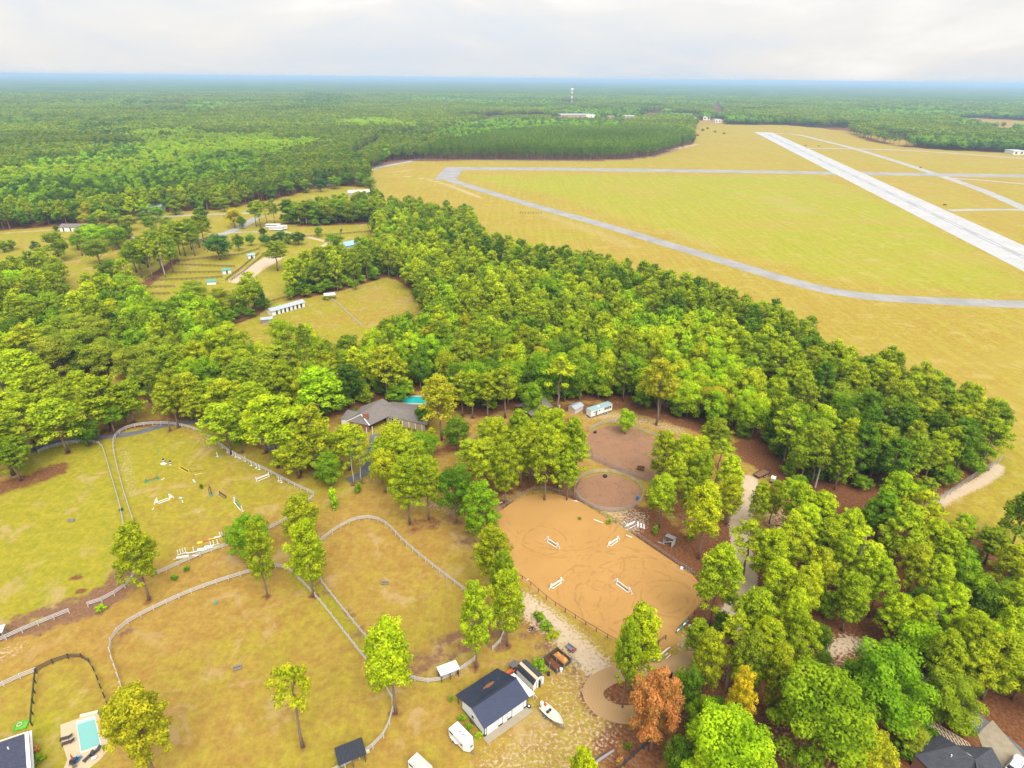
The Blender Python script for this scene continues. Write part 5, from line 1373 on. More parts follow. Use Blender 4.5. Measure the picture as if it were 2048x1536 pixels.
fence('rail_fence', [(628, 992), (590, 974), (540, 948), (480, 918), (440, 893), (405, 869), (365, 855), (320, 850), (270, 855), (240, 867), (228, 888), (234, 930), (250, 990), (266, 1040), (283, 1090), (295, 1130), (310, 1152)], 'long pale board fence looping round the top of the jumping paddock', M_PALEWOOD)
fence('rail_fence', [(310, 1153), (340, 1140), (400, 1113), (465, 1090), (520, 1068), (560, 1050), (600, 1022), (628, 994)], 'grey board fence behind the row of stacked jumps', PW)
fence('rail_fence', [(247, 1392), (234, 1350), (221, 1312), (221, 1288), (236, 1265), (265, 1243), (330, 1210), (400, 1180), (490, 1150), (545, 1136), (573, 1140), (600, 1162), (640, 1205), (700, 1282), (752, 1348), (785, 1400), (783, 1440), (765, 1480), (740, 1503), (700, 1530), (660, 1552)], 'grey board fence enclosing the large lower paddock', PW)
fence('rail_fence', [(985, 1302), (1004, 1280), (1006, 1262), (985, 1232), (920, 1178), (860, 1132), (805, 1085), (775, 1054), (745, 1040), (712, 1043), (680, 1058), (652, 1078), (622, 1105)], 'grey board fence along the lane right of the small paddock', PW)
fence('rail_fence', [(634, 1152), (660, 1188), (700, 1238), (745, 1292), (790, 1340), (830, 1362), (870, 1366), (905, 1353), (950, 1322)], 'grey board fence between grass alley and run-in shed paddock', PW)
fence('rail_fence', [(-60, 1405), (0, 1377), (40, 1358), (74, 1345)], 'silvery board fence meeting the black one near the left bottom', M_PALEWOOD)
fence('rail_fence', [(75, 1344), (118, 1323), (150, 1316), (174, 1321), (190, 1345), (205, 1385), (217, 1413)], 'black board fence curving round the pool garden', M_BLACKWOOD, rails=3)
fence('rail_fence', [(74, 1347), (71, 1380), (67, 1420), (65, 1452)], 'black board fence dividing the pool garden from the side lawn', M_BLACKWOOD, sm=0)
fence('rail_fence', [(1230, 1550), (1265, 1516), (1300, 1487), (1342, 1452)], 'wide black board fence at the bottom edge below the dead tree', M_BLACKWOOD, h=1.5, rails=3, rail_h=0.22, sm=0)
fence('arena_rail', [(1012, 1136), (1060, 1170), (1100, 1205), (1155, 1240), (1205, 1271), (1262, 1302)], 'thin black rail along the lower left side of the sand arena', M_BLACKWOOD, rails=1, h=1.1, gap=2.6, rail_h=0.10, post=0.10, sm=0)
fence('arena_rail', [(982, 1034), (1020, 1007), (1050, 987), (1080, 979), (1100, 980)], 'grey rail at the upper left end of the sand arena', M_GREYWOOD, rails=2, h=1.1, gap=2.6, rail_h=0.11, post=0.11)
fence('arena_rail', [(1100, 981), (1130, 990), (1160, 1003), (1260, 1064), (1340, 1118), (1388, 1150)], 'grey railing along the upper right side of the sand arena', M_GREYWOOD, rails=2, h=1.1, gap=2.6, rail_h=0.13, post=0.11)
fence('arena_rail', [(1420, 1192), (1388, 1230), (1352, 1267)], 'black rail at the right corner of the sand arena by the white chairs', M_BLACKWOOD, rails=2, h=1.1, gap=2.4, rail_h=0.10, post=0.11, sm=0)
fence('arena_rail', [(1331, 1279), (1302, 1300)], 'short black rail above the pole pile left of the arena gate', M_BLACKWOOD, rails=2, h=1.1, gap=2.2, rail_h=0.10, post=0.12, sm=0)
pc = [(PEN.x + 9.0 * math.cos(a * math.pi / 24), PEN.y + 9.0 * math.sin(a * math.pi / 24)) for a in range(48)]
fence('round_pen', None, 'circular galvanised panel fence of the round pen', M_GALV, rails=5, h=1.5, gap=2.2, rail_h=0.06, post=0.07, closed=True, wpts=pc, sm=0, rnd=True)
fence('pipe_fence', [(1171, 913), (1200, 926), (1232, 940), (1288, 960)], 'dark pipe fence between the dirt paddock and the round pen', M_GREYWOOD, rails=4, h=1.5, gap=2.4, rail_h=0.09, post=0.10)
fence('pipe_fence', [(1178, 864), (1200, 851), (1222, 847), (1240, 849), (1270, 859), (1320, 878), (1345, 895)], 'faded mint pipe fence along the back of the dirt paddock', M_MINT, rails=4, h=1.5, gap=2.4, rail_h=0.09, post=0.10)
fence('mesh_fence', [(1866, 1012), (1900, 990), (1935, 966), (1970, 943), (2003, 924)], 'tall chain link fence beside the white sand strip at the airfield', M_GALV, near=False, rails=7, h=2.3, gap=3, rail_h=0.03, post=0.08, sm=0)
fence('mesh_fence', [(838, 322), (985, 323), (1150, 323.5), (1250, 322), (1310, 315), (1355, 301)], 'long chain link fence in front of the pine plantation', M_GALV, near=False, rails=3, h=2.6, gap=7, rail_h=0.12, post=0.25, sm=0)
fence('mesh_fence', [(718, 344), (770, 331), (835, 321)], 'chain link fence beside the perimeter road', M_GALV, near=False, rails=3, h=2.4, gap=6, rail_h=0.12, post=0.2, sm=0)
fence('pasture_fence', [(664, 601), (680, 613), (700, 632), (725, 655)], 'pale post fence crossing the striped pasture', M_PALEWOOD, rails=2, h=1.3, near=False, gap=2.6)
fence('pasture_fence', [(455, 652), (520, 632)], 'dark fence behind the small pasture shed', M_BROWNWOOD, rails=3, near=False, sm=0)
fence('pasture_fence', [(505, 617), (560, 600), (640, 582), (690, 570), (740, 557), (795, 545)], 'dark fence along the tree shade behind the pasture', M_BROWNWOOD, rails=3, near=False, sm=0)
for i, (pp, lb) in enumerate((([(288, 562), (320, 543), (350, 525)], 'brown fence on the straw side of the turnout pens'), ([(350, 525), (420, 517), (480, 511), (520, 499)], 'brown fence along the top of the turnout pens'), ([(350, 531), (470, 535)], 'upper brown divider between the turnout pens'),
                              ([(325, 548), (445, 546)], 'middle brown divider between the turnout pens'), ([(292, 563), (380, 560), (445, 556)], 'lower brown divider between the turnout pens'), ([(452, 562), (480, 540), (518, 508)], 'brown fence on the turnout side of the pale arena'), ([(462, 563), (490, 543), (527, 512)], 'brown fence edging the pale arena'),
                              ([(283, 577), (350, 575)], 'brown fence on the green strip'), ([(283, 591), (340, 589)], 'lowest brown fence near the treetops'), ([(225, 503), (250, 497)], 'fence end in the brown field'), ([(600, 476), (745, 464), (800, 462)], 'wire fence crossing the long lawn'))):
    fence('pasture_fence', pp, lb, M_BROWNWOOD, rails=3, near=False, sm=0)
# hedge on the pasture edge and shrubs
def U(px, py, w, h, tint, label, group=None):
    g = W(px, py); dist = math.sqrt(g.x ** 2 + g.y ** 2 + H * H)
    return tree_obj(dict(kind='U', x=g.x, y=g.y, h=h, r=0.5 * w * dist / FPX, tint=tint), label, group)
for a in ((375, 1142, 17, 1.5, 'green', 'right of two clipped round shrubs between the fences'), (350, 1160, 18, 1.5, 'green', 'left of two clipped round shrubs between the fences'), (203, 1222, 18, 1.6, 'bright', 'single bright shrub in front of the fence gap'),
          (1078, 1240, 34, 2.0, 'green', 'hedge bush next to the corner pine'), (1092, 1258, 34, 2.0, 'green', 'middle bush of the hedge by the sandy track'), (1105, 1275, 30, 1.8, 'pine', 'last bush of the hedge by the sandy track'),
          (1077, 1340, 34, 2.4, 'green', 'bushy green plant between shed and compost bins'), (1218, 1048, 16, 1.8, 'bright', 'young pine seedling behind the arena rail'), (1380, 1080, 18, 2.2, 'green', 'green sapling right of the grey hut'), (1310, 1068, 20, 2.5, 'green', 'sapling left of the grey hut'), (1160, 1040, 10, 1.2, 'lime', 'weed clump at the round pen foot'),
          (1256, 1500, 18, 1.8, 'deep', 'small dark bush beside the black fence'), (1240, 1530, 26, 1.2, 'orange', 'russet brush heap by the dead tree'), (1385, 1262, 12, 0.9, 'green', 'potted plant between the white chairs'), (1262, 1370, 10, 1.0, 'bright', 'low weed inside the turning circle'),
          (215, 1430, 22, 1.6, 'deep', 'first garden shrub on the pool deck edge'), (212, 1452, 18, 1.4, 'gold', 'second garden shrub on the pool deck edge'), (220, 1470, 20, 1.4, 'deep', 'third garden shrub on the pool deck edge'), (72, 1505, 20, 1.3, 'orange', 'rust coloured shrub by the white trimmed house'), (75, 1525, 24, 1.4, 'green', 'green shrub by the white trimmed house'),
          (902, 1402, 12, 1.2, 'green', 'weed at the back corner of the navy roofed barn'), (925, 1440, 24, 1.0, 'green', 'weeds along the barn gable wall'), (938, 1458, 18, 0.9, 'green', 'weeds by the pallet at the barn wall'), (958, 1474, 16, 0.9, 'bright', 'weeds at the barn corner'),
          (556, 615, 26, 1.6, 'bright', 'low bush beside the metal canopy'), (652, 600, 16, 2.0, 'green', 'bush hiding the canopy post'), (557, 645, 12, 2.0, 'green', 'round bush in front of the white stable'), (760, 900, 14, 1.6, 'deep', 'bush at the main house porch'), (710, 825, 16, 1.6, 'deep', 'bush beside the left wing of the main house'),
          (1405, 262, 9, 5, 'deep', 'dark bush near the plantation end'), (1395, 272, 8, 4, 'deep', 'bush on the airfield margin'), (1415, 258, 10, 4, 'green', None), (1430, 265, 8, 4, 'green', None), (1448, 268, 8, 3, 'deep', None)):
    U(a[0], a[1], a[2], a[3], a[4], a[5] or 'low bush on the grassy airfield margin', None if a[5] else 'bushes on the airfield margin')
U(1640, 1300, 26, 3, 'deep', 'dark laurel bush left of the straw clearing')

# ------------------------------------------------------------------ the navy roofed barn
b = frame('barn', 969, 1473, 38.8, 'white barn with ribbed navy metal roof and a concrete apron', 'barn')
L, D1, D2, hw, hr, yr = 9.2, 6.5, 8.3, 2.5, 3.75, 3.35
mb = MB(); zb = hr - (hr - 2.05) * (D1 - yr) / (D2 - yr)
mb.add([(0, 0, 0), (L, 0, 0), (L, D1, 0), (0, D1, 0), (0, 0, hw), (L, 0, hw), (L, D1, zb), (0, D1, zb), (0, yr, hr), (L, yr, hr)], [(0, 1, 5, 4), (2, 3, 7, 6), (0, 4, 8, 7, 3), (1, 2, 6, 9, 5)])
mb.build('wall', M_WHITE2, b)
r_ = ribbed((-.3, -.35, hw - .06), (L + .3, -.35, hw - .06), (-.3, yr, hr + .07), (L + .3, yr, hr + .07)).build('roof', M_NAVY, b)
t = NT('navy_roof_rusty'); oo = t.obj(); sp = t.new('ShaderNodeSeparateXYZ'); t.l.new(oo, sp.inputs[0])
gx_ = t.math('ADD', t.math('ABSOLUTE', t.math('SUBTRACT', t.math('ADD', sp.outputs['X'], t.math('MULTIPLY', sp.outputs['Y'], 0.0)), 5.1)), 0.0)
gy_ = t.math('ABSOLUTE', t.math('SUBTRACT', sp.outputs['Y'], 5.7))
ff = t.math('SUBTRACT', 1.3, t.math('ADD', t.math('MULTIPLY', gx_, 0.45), t.math('MULTIPLY', gy_, 1.5)))
ff = t.math('ADD', ff, t.math('MULTIPLY', t.math('SUBTRACT', t.noise(1.3, 5, 0.7, oo), 0.5), 2.4))
cc = t.mix(t.sstep(ff, 0.55, 0.75), t.mix(t.noise(0.9, 4, 0.6, oo), (0.009, 0.013, 0.025), (0.026, 0.036, 0.065)), (0.24, 0.095, 0.035))
t.l.new(cc, t.b.inputs['Base Color']); t.b.inputs['Roughness'].default_value = 0.35
ribbed((-.3, D2, 2.05), (L - .2, D2, 2.05), (-.3, yr, hr + .07), (L + .3, yr, hr + .07)).build('roof', t.m, b)['label'] = 'darker rear roof slope with a rust brown streak of pine straw'
MB().bar((-.3, yr, hr + .12), (L + .3, yr, hr + .12), .35, .06).build('ridge_cap', M_NAVYD, b)
for x in (0.1, 3.1, 6.1, 9.1): MB().box(x - .07, x + .07, 7.9, 8.04, 0, 2.1).build('post', M_BROWNWOOD, b)
# front: two roller doors, side door, dark skirting
mb = MB().box(-.02, L + .02, -.03, 0, 0, .3); mb.build('skirting', M_NAVYD, b)
MB().box(-.04, -.005, 0, D1, 0, .3).build('skirting', M_NAVYD, b)
for x0, x1 in ((0.45, 2.85), (5.9, 8.4)):
    d = MB().box(x0 - .08, x1 + .08, -.06, -.03, 0.02, 2.2).build('roller_door', M_NAVYD, b)
    for k in range(6): MB().box(x0, x1, -.10, -.06, .04 + k * .35, .365 + k * .35).build('slat', M_WHITE, d)
d = MB().box(3.9, 4.8, -.07, -.03, 0.02, 2.05).build('door', M_WHITE, b); MB().box(4.62, 4.7, -.12, -.07, 1.0, 1.08).build('handle', M_STEEL, d); MB().box(3.82, 3.9, -.05, -.03, 0, 2.12).build('door_frame', M_NAVYD, b); MB().box(4.8, 4.88, -.05, -.03, 0, 2.12).build('door_frame', M_NAVYD, b)
MB().box(4.2, 4.45, -.2, -.03, 2.15, 2.3).build('porch_lamp', M_NAVYD, b)
for x in (0.02, L - .02): MB().box(x - .06, x + .06, -.09, -.03, 0, 2.4).build('corner_trim', M_NAVYD, b)
w = MB().box(-.07, -.02, 2.9, 3.6, 1.1, 1.9).build('window', M_WHITE, b); MB().box(-.09, -.07, 2.97, 3.53, 1.17, 1.83).build('pane', M_GLASS, w)
ap = tag(MB().box(-0.4, L + .3, -1.5, -.12, 0.02, 0.10).build('concrete_apron', M_CONCB), 'long concrete apron in front of the barn doors', 'slab'); ap.location = b.location; ap.rotation_euler = b.rotation_euler
p = frame('pallet', 947, 1452, 40, 'brown wooden pallet stack leaning at the barn gable', 'pallet')
for k in range(7): MB().box(0, 1.2, k * .17, k * .17 + .12, .4 + k * .02, .45 + k * .02).build('board', M_BROWNWOOD, p)
for k in range(3): MB().box(k * .54, k * .54 + .1, 0, 1.15, 0, .4).build('stringer', M_BROWNWOOD, p)
# lean-to of white sheets right of the barn
c = frame('metal_carport', 1048, 1420, 38.8, 'white sheet metal lean-to tucked between barn and shed', 'carport')
ribbed((0.6, 0.4, 1.9), (2.9, 0.4, 1.5), (0.6, 6.0, 2.0), (2.6, 6.0, 1.7), pitch=.35).build('roof', M_WHROOF, c)
for x, y in ((.7, .6), (2.7, .6), (.7, 5.8), (2.5, 5.8)): MB().tube([(x, y, 0), (x, y, 1.9 - .17 * (x - .6))], .04).build('post', M_WHITE, c)
MB().tube([(2.6, .2, 0), (2.9, -.2, 1.0), (2.6, .1, 1.6)], .04).build('brace', M_WHITE, c)
q = frame('tyre', 1058, 1414, 0, 'spare wheel lying under the front of the white lean-to', 'tyre'); 
MB().tube([(0, 0, .02), (0, 0, .28)], .38, 14).build('tread', M_RUBBER, q); MB().tube([(0, 0, .281), (0, 0, .30)], .2, 10).build('rim', M_WHITE, q)
# barrel roofed shed
s = frame('garden_shed', 1066, 1382, 131.2, 'white garden shed with rounded black shingle roof and tan board strip', 'shed')
Ls, Ws = 4.4, 2.7                                       # long axis = local x, from the door end backwards
prof = [(0, 1.55), (0.18, 1.98), (0.55, 2.38), (1.35, 2.72), (2.15, 2.38), (2.52, 1.98), (2.7, 1.55)]
def shed_end(x):
    return [(x, 0, 0)] + [(x, -y, z) for y, z in prof] + [(x, -2.7, 0)]
v0, v1 = shed_end(0), shed_end(Ls); n = len(v0)
MB().add([(a, b_, c_) for a, b_, c_ in v0 + v1], [tuple(range(n)), tuple(range(n, 2 * n))[::-1], (0, n, n + 1, 1), (n - 2, 2 * n - 2, 2 * n - 1, n - 1)]).build('wall', M_WHITE, s)
for i in range(len(prof) - 1):
    a, b2 = prof[i], prof[i + 1]
    m = quadbox((-.12, -a[0] + (0.08 if i == 0 else 0), a[1] + .05), (Ls + .12, -a[0] + (0.08 if i == 0 else 0), a[1] + .05), (Ls + .12, -b2[0] - (0.08 if i == len(prof) - 2 else 0), b2[1] + .05), (-.12, -b2[0] - (0.08 if i == len(prof) - 2 else 0), b2[1] + .05), .05)
    m.build('roof_panel', M_BLKROOF if i < 3 else M_SHINGLED, s)
quadbox((-.13, -.62, 2.47), (Ls + .13, -.62, 2.47), (Ls + .13, -1.12, 2.70), (-.13, -1.12, 2.70), .04).build('roof_strip', M_PEACH, s)['label'] = 'bare tan board strip along the roof'
for y0, y1 in ((-1.3, -.75), (-1.95, -1.4)):
    d = MB().box(-.06, -.01, y0, y1, .1, 1.9).build('door', M_SKYB if y0 < -1.5 else M_WHITE, s); MB().box(-.09, -.06, y0, y0 + .05, .1, 1.9).build('door_frame', M_BLACKWOOD, d); MB().box(-.09, -.06, y1 - .05, y1, .1, 1.9).build('door_frame', M_BLACKWOOD, d)
MB().box(-.5, -.06, -1.37, -1.33, .1, 1.9).build('open_door', M_BLACKWOOD, s)
# tractor with a canopy
t_ = frame('tractor', 1024, 1346, 42, 'small orange tractor with a grey canopy behind the barn', 'tractor')
MB().box(-1.4, -.15, -.3, .3, .55, 1.05).build('bonnet', M_ORANGE, t_); MB().box(-.15, .9, -.45, .45, .5, .8).build('body', M_ORANGE, t_); MB().box(.25, .7, -.22, .22, .8, 1.2).build('seat', M_RUBBER, t_)
MB().box(-.35, 1.15, -.62, .62, 2.0, 2.09).build('canopy', M_STEEL, t_)
for x, y in ((-.25, .5), (-.25, -.5), (1.0, .5), (1.0, -.5)): MB().tube([(x, y, .7), (x, y, 2.0)], .03).build('post', M_RUBBER, t_)
for x, y, r in ((-1.1, .45, .32), (-1.1, -.45, .32), (.65, .6, .55), (.65, -.6, .55)): wheel(t_, x, y, r, .25)
MB().box(-2.2, -1.7, -.7, .7, .15, .6).build('loader_bucket', M_ORANGE, t_); MB().tube([(-1.8, .4, .4), (-.6, .45, .9)], .05).build('loader_arm', M_ORANGE, t_); MB().tube([(-1.8, -.4, .4), (-.6, -.45, .9)], .05).build('loader_arm', M_ORANGE, t_)
# compost bins
cb = frame('compost_bins', 1113, 1348, 42.5, 'two bay timber compost bin with dark mulch and orange shavings', 'compost bin')
lx, ly = 3.7, 3.6        # front-left origin
for y in (0, ly): pass
for k in range(4):
    z = .05 + k * .28
    MB().box(0, lx * 2 * .52, -.06, 0, z, z + .24).build('board', M_BROWNWOOD, cb) if k < 3 else None
    MB().box(0, lx * 1.04, ly, ly + .06, z, z + .24).build('board', M_BROWNWOOD, cb)
    for x in (0, lx * .52, lx * 1.04): MB().box(x - .03, x + .03, 0, ly, z, z + .24).build('board', M_BROWNWOOD, cb)
for x in (0, lx * .52, lx * 1.04):
    for y in (-.12, ly / 2, ly + .1): MB().box(x - .08, x + .08, y - .08, y + .08, 0, 1.45).build('post', M_GREYWOOD, cb)
def heap(name, x0, x1, y0, y1, hgt, mat, parent=None, seed=1):
    n = 14; rs = np.random.RandomState(seed); vs = []; fs = []
    for i in range(n + 1):
        for j in range(n + 1):
            u, v = i / n, j / n; e_ = min(u, 1 - u, v, 1 - v) * 4
            vs.append((x0 + (x1 - x0) * u, y0 + (y1 - y0) * v, max(0.02, hgt * (min(1, e_) ** .6) * (0.7 + .5 * vnoise(np.array([u * 5.]), np.array([v * 5.]), 1.0, seed)[0]) + rs.uniform(-.04, .04))))
    for i in range(n):
        for j in range(n): a = i * (n + 1) + j; fs.append((a, a + n + 1, a + n + 2, a + 1))
    return MB().add(vs, fs).build(name, mat, parent, smooth=True)
heap('mulch', .05, lx * .5, .05, ly - .05, .75, M_MULCH, cb, 3); heap('shavings', lx * .55, lx * 1.02, .05, ly - .05, 1.0, M_SHAVE, cb, 4)
# utility cart beside
ca = frame('utility_cart', 1141, 1300, -45, 'grey utility cart with red tools beside the compost bins', 'cart')
MB().box(-1.1, 1.1, -.5, .5, .45, .52).build('bed', M_STEEL, ca)
for y in (-.5, .5): MB().box(-1.1, 1.1, y - .02, y + .02, .52, .85).build('side_panel', M_GREYWOOD, ca)
MB().box(.5, .95, -.2, .2, .52, .9).build('red_can', M_RED, ca)
for y in (-.6, .6): wheel(ca, .2, y, .3, .16)
for k, (px, py, m_, lb) in enumerate(((1097, 1351, M_RUBBER, 'black bin between shed and compost bins'), (1122, 1343, M_WHITE, 'white bucket at the compost corner post'))):
    q = frame('bin', px, py, 0, lb, 'bucket'); MB().tube([(0, 0, 0), (0, 0, .75)], [.25, .3], 10).build('tub', m_, q); MB().tube([(0, 0, .75), (0, 0, .79)], .32, 10).build('rim', m_, q)
q = frame('ladder', 1150, 1322, -50, 'grey ladder lying on the ground beyond the compost bins', 'ladder')
for y in (-.2, .2): MB().box(-1.6, 1.6, y - .03, y + .03, .05, .12).build('rail', M_GREYWOOD, q)
for k in range(9): MB().box(-1.5 + k * .37, -1.45 + k * .37, -.2, .2, .06, .11).build('rung', M_GREYWOOD, q)
# boat on its trailer
bo = frame('motor_boat', 1104, 1437, -47, 'open white motor boat on a trailer with cream deck', 'boat')
st = [(-2.4, .80, .55, 1.15), (-1.2, .92, .50, 1.15), (0.2, .92, .50, 1.18), (1.3, .70, .55, 1.25), (2.1, .32, .70, 1.33), (2.55, .03, 1.0, 1.4)]
vs = []; fs = []
for x, w, zk, zt in st: vs += [(x, -w, zt), (x, -w * .8, (zk + zt) / 2 - .1), (x, 0, zk), (x, w * .8, (zk + zt) / 2 - .1), (x, w, zt)]
for i in range(len(st) - 1):
    for j in range(4): a = i * 5 + j; fs.append((a, a + 1, a + 6, a + 5))
fs.append((0, 1, 2, 3, 4)); MB().add(vs, fs).build('hull', M_WHITE, bo, smooth=True)
vs = [];
for x, w, zk, zt in st[:-1]: vs += [(x + .05, -w * .82, zt - .16), (x + .05, w * .82, zt - .16)]
MB().add(vs, [(2 * i, 2 * i + 1, 2 * i + 3, 2 * i + 2) for i in range(4)]).build('deck', M_CREAM, bo)
mb = MB(); 
for s_ in (-1, 1): mb.tube([(x, s_ * (w - .02), zt) for x, w, zk, zt in st], .05, 6)
mb.build('gunwale', M_WHITE, bo)
MB().box(-.35, .05, -.2, .2, 1.0, 1.45).build('console', M_WHITE, bo)
for y in (-.3, .3): MB().box(-1.0, -.65, y - .2, y + .2, 1.0, 1.3).build('seat', M_RUBBER, bo)
MB().box(-2.75, -2.3, -.22, .22, .9, 1.75).build('outboard_motor', M_WHITE, bo); MB().box(-2.3, -1.95, .25, .6, 1.0, 1.3).build('red_fuel_tank', M_RED, bo)
btr = frame('boat_trailer', 1104, 1437, -47, 'galvanised trailer carrying the white motor boat', 'trailer')
for y in (-.7, .7): MB().box(-2.2, 1.6, y - .05, y + .05, .38, .48).build('beam', M_STEEL, btr)
MB().bar((1.6, -.7, .43), (3.0, 0, .43), .1, .1).build('tongue', M_STEEL, btr); MB().bar((1.6, .7, .43), (3.0, 0, .43), .1, .1).build('tongue', M_STEEL, btr)
for y in (-.95, .95): wheel(btr, -.9, y, .3, .18); MB().box(-1.25, -.55, y - .12, y + .12, .62, .66).build('mudguard', M_STEEL, btr)

# horse trailers
def horse_trailer(px, py, ang, label, L=3.9, Wd=2.0, hh=2.3, roofm=None, vents=True, gooseneck=False):
    e = frame('horse_trailer', px, py, ang, label, 'horse trailer')
    w = Wd / 2; ov = .55
    out = [(-L / 2, -w), (L / 2 - .1, -w), (L / 2 + .75, -w * .45), (L / 2 + .75, w * .45), (L / 2 - .1, w), (-L / 2, w)]
    MB().poly(out, ov, hh - .12).build('body', M_WHITE, e)
    o2 = [(x * .985, y * .9) for x, y in out]; mb = MB(); n_ = len(out)
    mb.add([(x, y, hh - .12) for x, y in out] + [(x, y, hh) for x, y in o2], [(i, (i + 1) % n_, n_ + (i + 1) % n_, n_ + i) for i in range(n_)] + [tuple(range(n_, 2 * n_))])
    mb.build('roof', roofm or M_WHITE, e)
    if vents:
        for x in (-.3, .5): MB().box(x, x + .25, -.1, .1, hh + .002, hh + .06).build('roof_vent', M_RUBBER, e)
    for s_ in (-1, 1):
        for x0, x1, z0, z1 in ((-L / 2 + .2, -L / 2 + 1.1, 1.55, 1.95), (L / 2 - .8, L / 2 - .4, 1.3, 1.7)):
            yy = s_ * w; MB().box(x0, x1, min(yy, yy + s_ * .02), max(yy, yy + s_ * .02), z0, z1).build('window', M_GLASS, e)
        for x in (-.75, .1): wheel(e, x - .3, s_ * (w + .03), .34, .2)
        MB().box(-1.5, .3, min(s_ * w, s_ * (w + .2)), max(s_ * w, s_ * (w + .2)), .72, .78).build('mudguard', M_WHITE, e)
        MB().box(L / 2 + .3, L / 2 + .32, s_ * .3 - .1, s_ * .3 + .1, 1.5, 1.8)
    MB().box(L / 2 + .75, L / 2 + .77, -.25, .25, 1.4, 1.75).build('window', M_GLASS, e)
    for s_ in (-1, 1): MB().bar((L / 2, s_ * .6, .5), (L / 2 + 1.5, 0, .5), .09, .09).build('tongue', M_STEEL, e)
    MB().box(-L / 2 - .03, -L / 2, -w + .1, 0 - .02, ov, hh - .3).build('rear_door', M_WHITE, e); MB().box(-L / 2 - .03, -L / 2, .02, w - .1, ov, hh - .3).build('rear_door', M_WHITE, e)
    return e
horse_trailer(922, 1483, -46, 'white two horse trailer parked left of the barn')
horse_trailer(842, 1545, -40, 'trailer with a faded pinkish roof cut by the bottom edge', L=3.6, hh=2.3, roofm=M_PINKROOF, vents=False)

# run-in sheds
def run_in(px, py, ang, L, D, hf, hb, roofm, wallm, label, back=True):
    e = frame('run_in_shed', px, py, ang, label, 'shed')
    ribbed((-.25, -.3, hf), (L + .25, -.3, hf), (-.25, D + .25, hb), (L + .25, D + .25, hb), pitch=.45).build('roof', roofm, e)
    for x in (0, L / 2, L):
        for y, h_ in ((0, hf), (D, hb)): MB().box(x - .06, x + .06, y - .06, y + .06, 0, h_ - .08).build('post', wallm, e)
    for k in range(6):
        z = .1 + k * .3
        MB().box(0, L, D - .03, D + .03, z, z + .26).build('board', wallm, e)
        if k < 5:
            MB().box(-.03, .03, 0, D, z, z + .26).build('board', wallm, e); MB().box(L - .03, L + .03, 0, D, z, z + .26).build('board', wallm, e)
    return e
run_in(884, 1366, 26, 3.3, 1.9, 2.2, 2.0, M_WHROOF, M_BROWNWOOD, 'small run-in shed with white metal roof in the paddock corner')
run_in(682, 1545, 26, 4.0, 2.6, 2.2, 2.4, M_BLKROOF, M_BROWNWOOD, 'run-in shed with charcoal metal roof at the bottom fence')
run_in(-28, 1290, 26, 3.0, 2.0, 2.2, 2.0, M_WHROOF, M_TAN, 'white roofed run-in shed cut by the left edge')
fb = frame('hay_bales', 725, 1513, 25, 'two pale hay feeders hanging at the fence of the charcoal roofed shed', 'feeder')
for k in range(2): MB().box(k * .9 - .3, k * .9 + .3, -.2, .2, .5, 1.0).build('bale', M_PAVER2, fb)
def trough(px, py, ang, label):
    e = frame('feed_trough', px, py, ang, label, 'trough')
    MB().box(-.7, .7, -.3, .3, .2, .25).build('bottom', M_BROWNWOOD, e)
    for y in (-.3, .3): MB().box(-.7, .7, y - .03, y + .03, .2, .6).build('side_board', M_GREYWOOD, e)
    for x in (-.7, .7): MB().box(x - .03, x + .03, -.3, .3, .2, .6).build('end_board', M_GREYWOOD, e)
    for x in (-.6, .6):
        for y in (-.25, .25): MB().box(x - .05, x + .05, y - .05, y + .05, 0, .2).build('leg', M_BROWNWOOD, e)
trough(143, 1043, 10, 'grey feed trough in the left paddock'); trough(770, 1168, 0, 'grey feed trough in the small middle paddock'); trough(475, 1338, 25, 'grey feed trough on a bare spot in the large lower paddock')
q = frame('rubber_tub', 243, 1022, 0, 'dark green water tub at the alley fence', 'tub'); MB().tube([(0, 0, 0), (0, 0, .5)], [.4, .5], 12).build('tub', M_GREEN, q); MB().tube([(0, 0, .5), (0, 0, .53)], .52, 12).build('rim', M_RUBBER, q)
q = frame('feed_pan', 431, 1206, 0, 'bright green feed pan near the upper fence of the lower paddock', 'tub'); MB().tube([(0, 0, 0), (0, 0, .2)], [.3, .4], 12).build('pan', M_GREEN, q); MB().tube([(0, 0, .2), (0, 0, .22)], .42, 12).build('rim', M_GREEN, q)
q = frame('rubber_tub', 1210, 954, 0, 'black tub hanging inside the round pen rail', 'tub'); MB().tube([(0, 0, 0), (0, 0, .5)], [.5, .6], 12).build('tub', M_RUBBER, q); MB().tube([(0, 0, .5), (0, 0, .54)], .62, 12).build('rim', M_RUBBER, q)
q = frame('rubber_tub', 1190, 866, 0, 'black tub at the corner of the dirt paddock', 'tub'); MB().tube([(0, 0, 0), (0, 0, .5)], [.4, .5], 12).build('tub', M_RUBBER, q); MB().tube([(0, 0, .5), (0, 0, .54)], .52, 12).build('rim', M_RUBBER, q)
q = frame('barrel', 1275, 1000, 0, 'blue plastic barrel on the rail of the round pen', 'barrel'); MB().tube([(0, 0, .3), (0, 0, .8), (0, 0, 1.3)], [.32, .38, .32], 12).build('drum', M_BLUE, q); MB().tube([(0, 0, 1.3), (0, 0, 1.33)], .3, 12).build('lid', M_BLUE, q); MB().box(-.3, .3, -.3, .3, 0, .3).build('stand', M_GREYWOOD, q)
q = frame('loading_chute', 1281, 940, -15, 'rust brown feeder half hidden under the pines of the dirt paddock', 'feeder'); MB().box(-1, 1, -.5, .5, .4, .46).build('floor', M_SOIL, q)
for y in (-.5, .5): MB().box(-1, 1, y - .03, y + .03, .4, 1.1).build('side_board', M_SOIL, q)
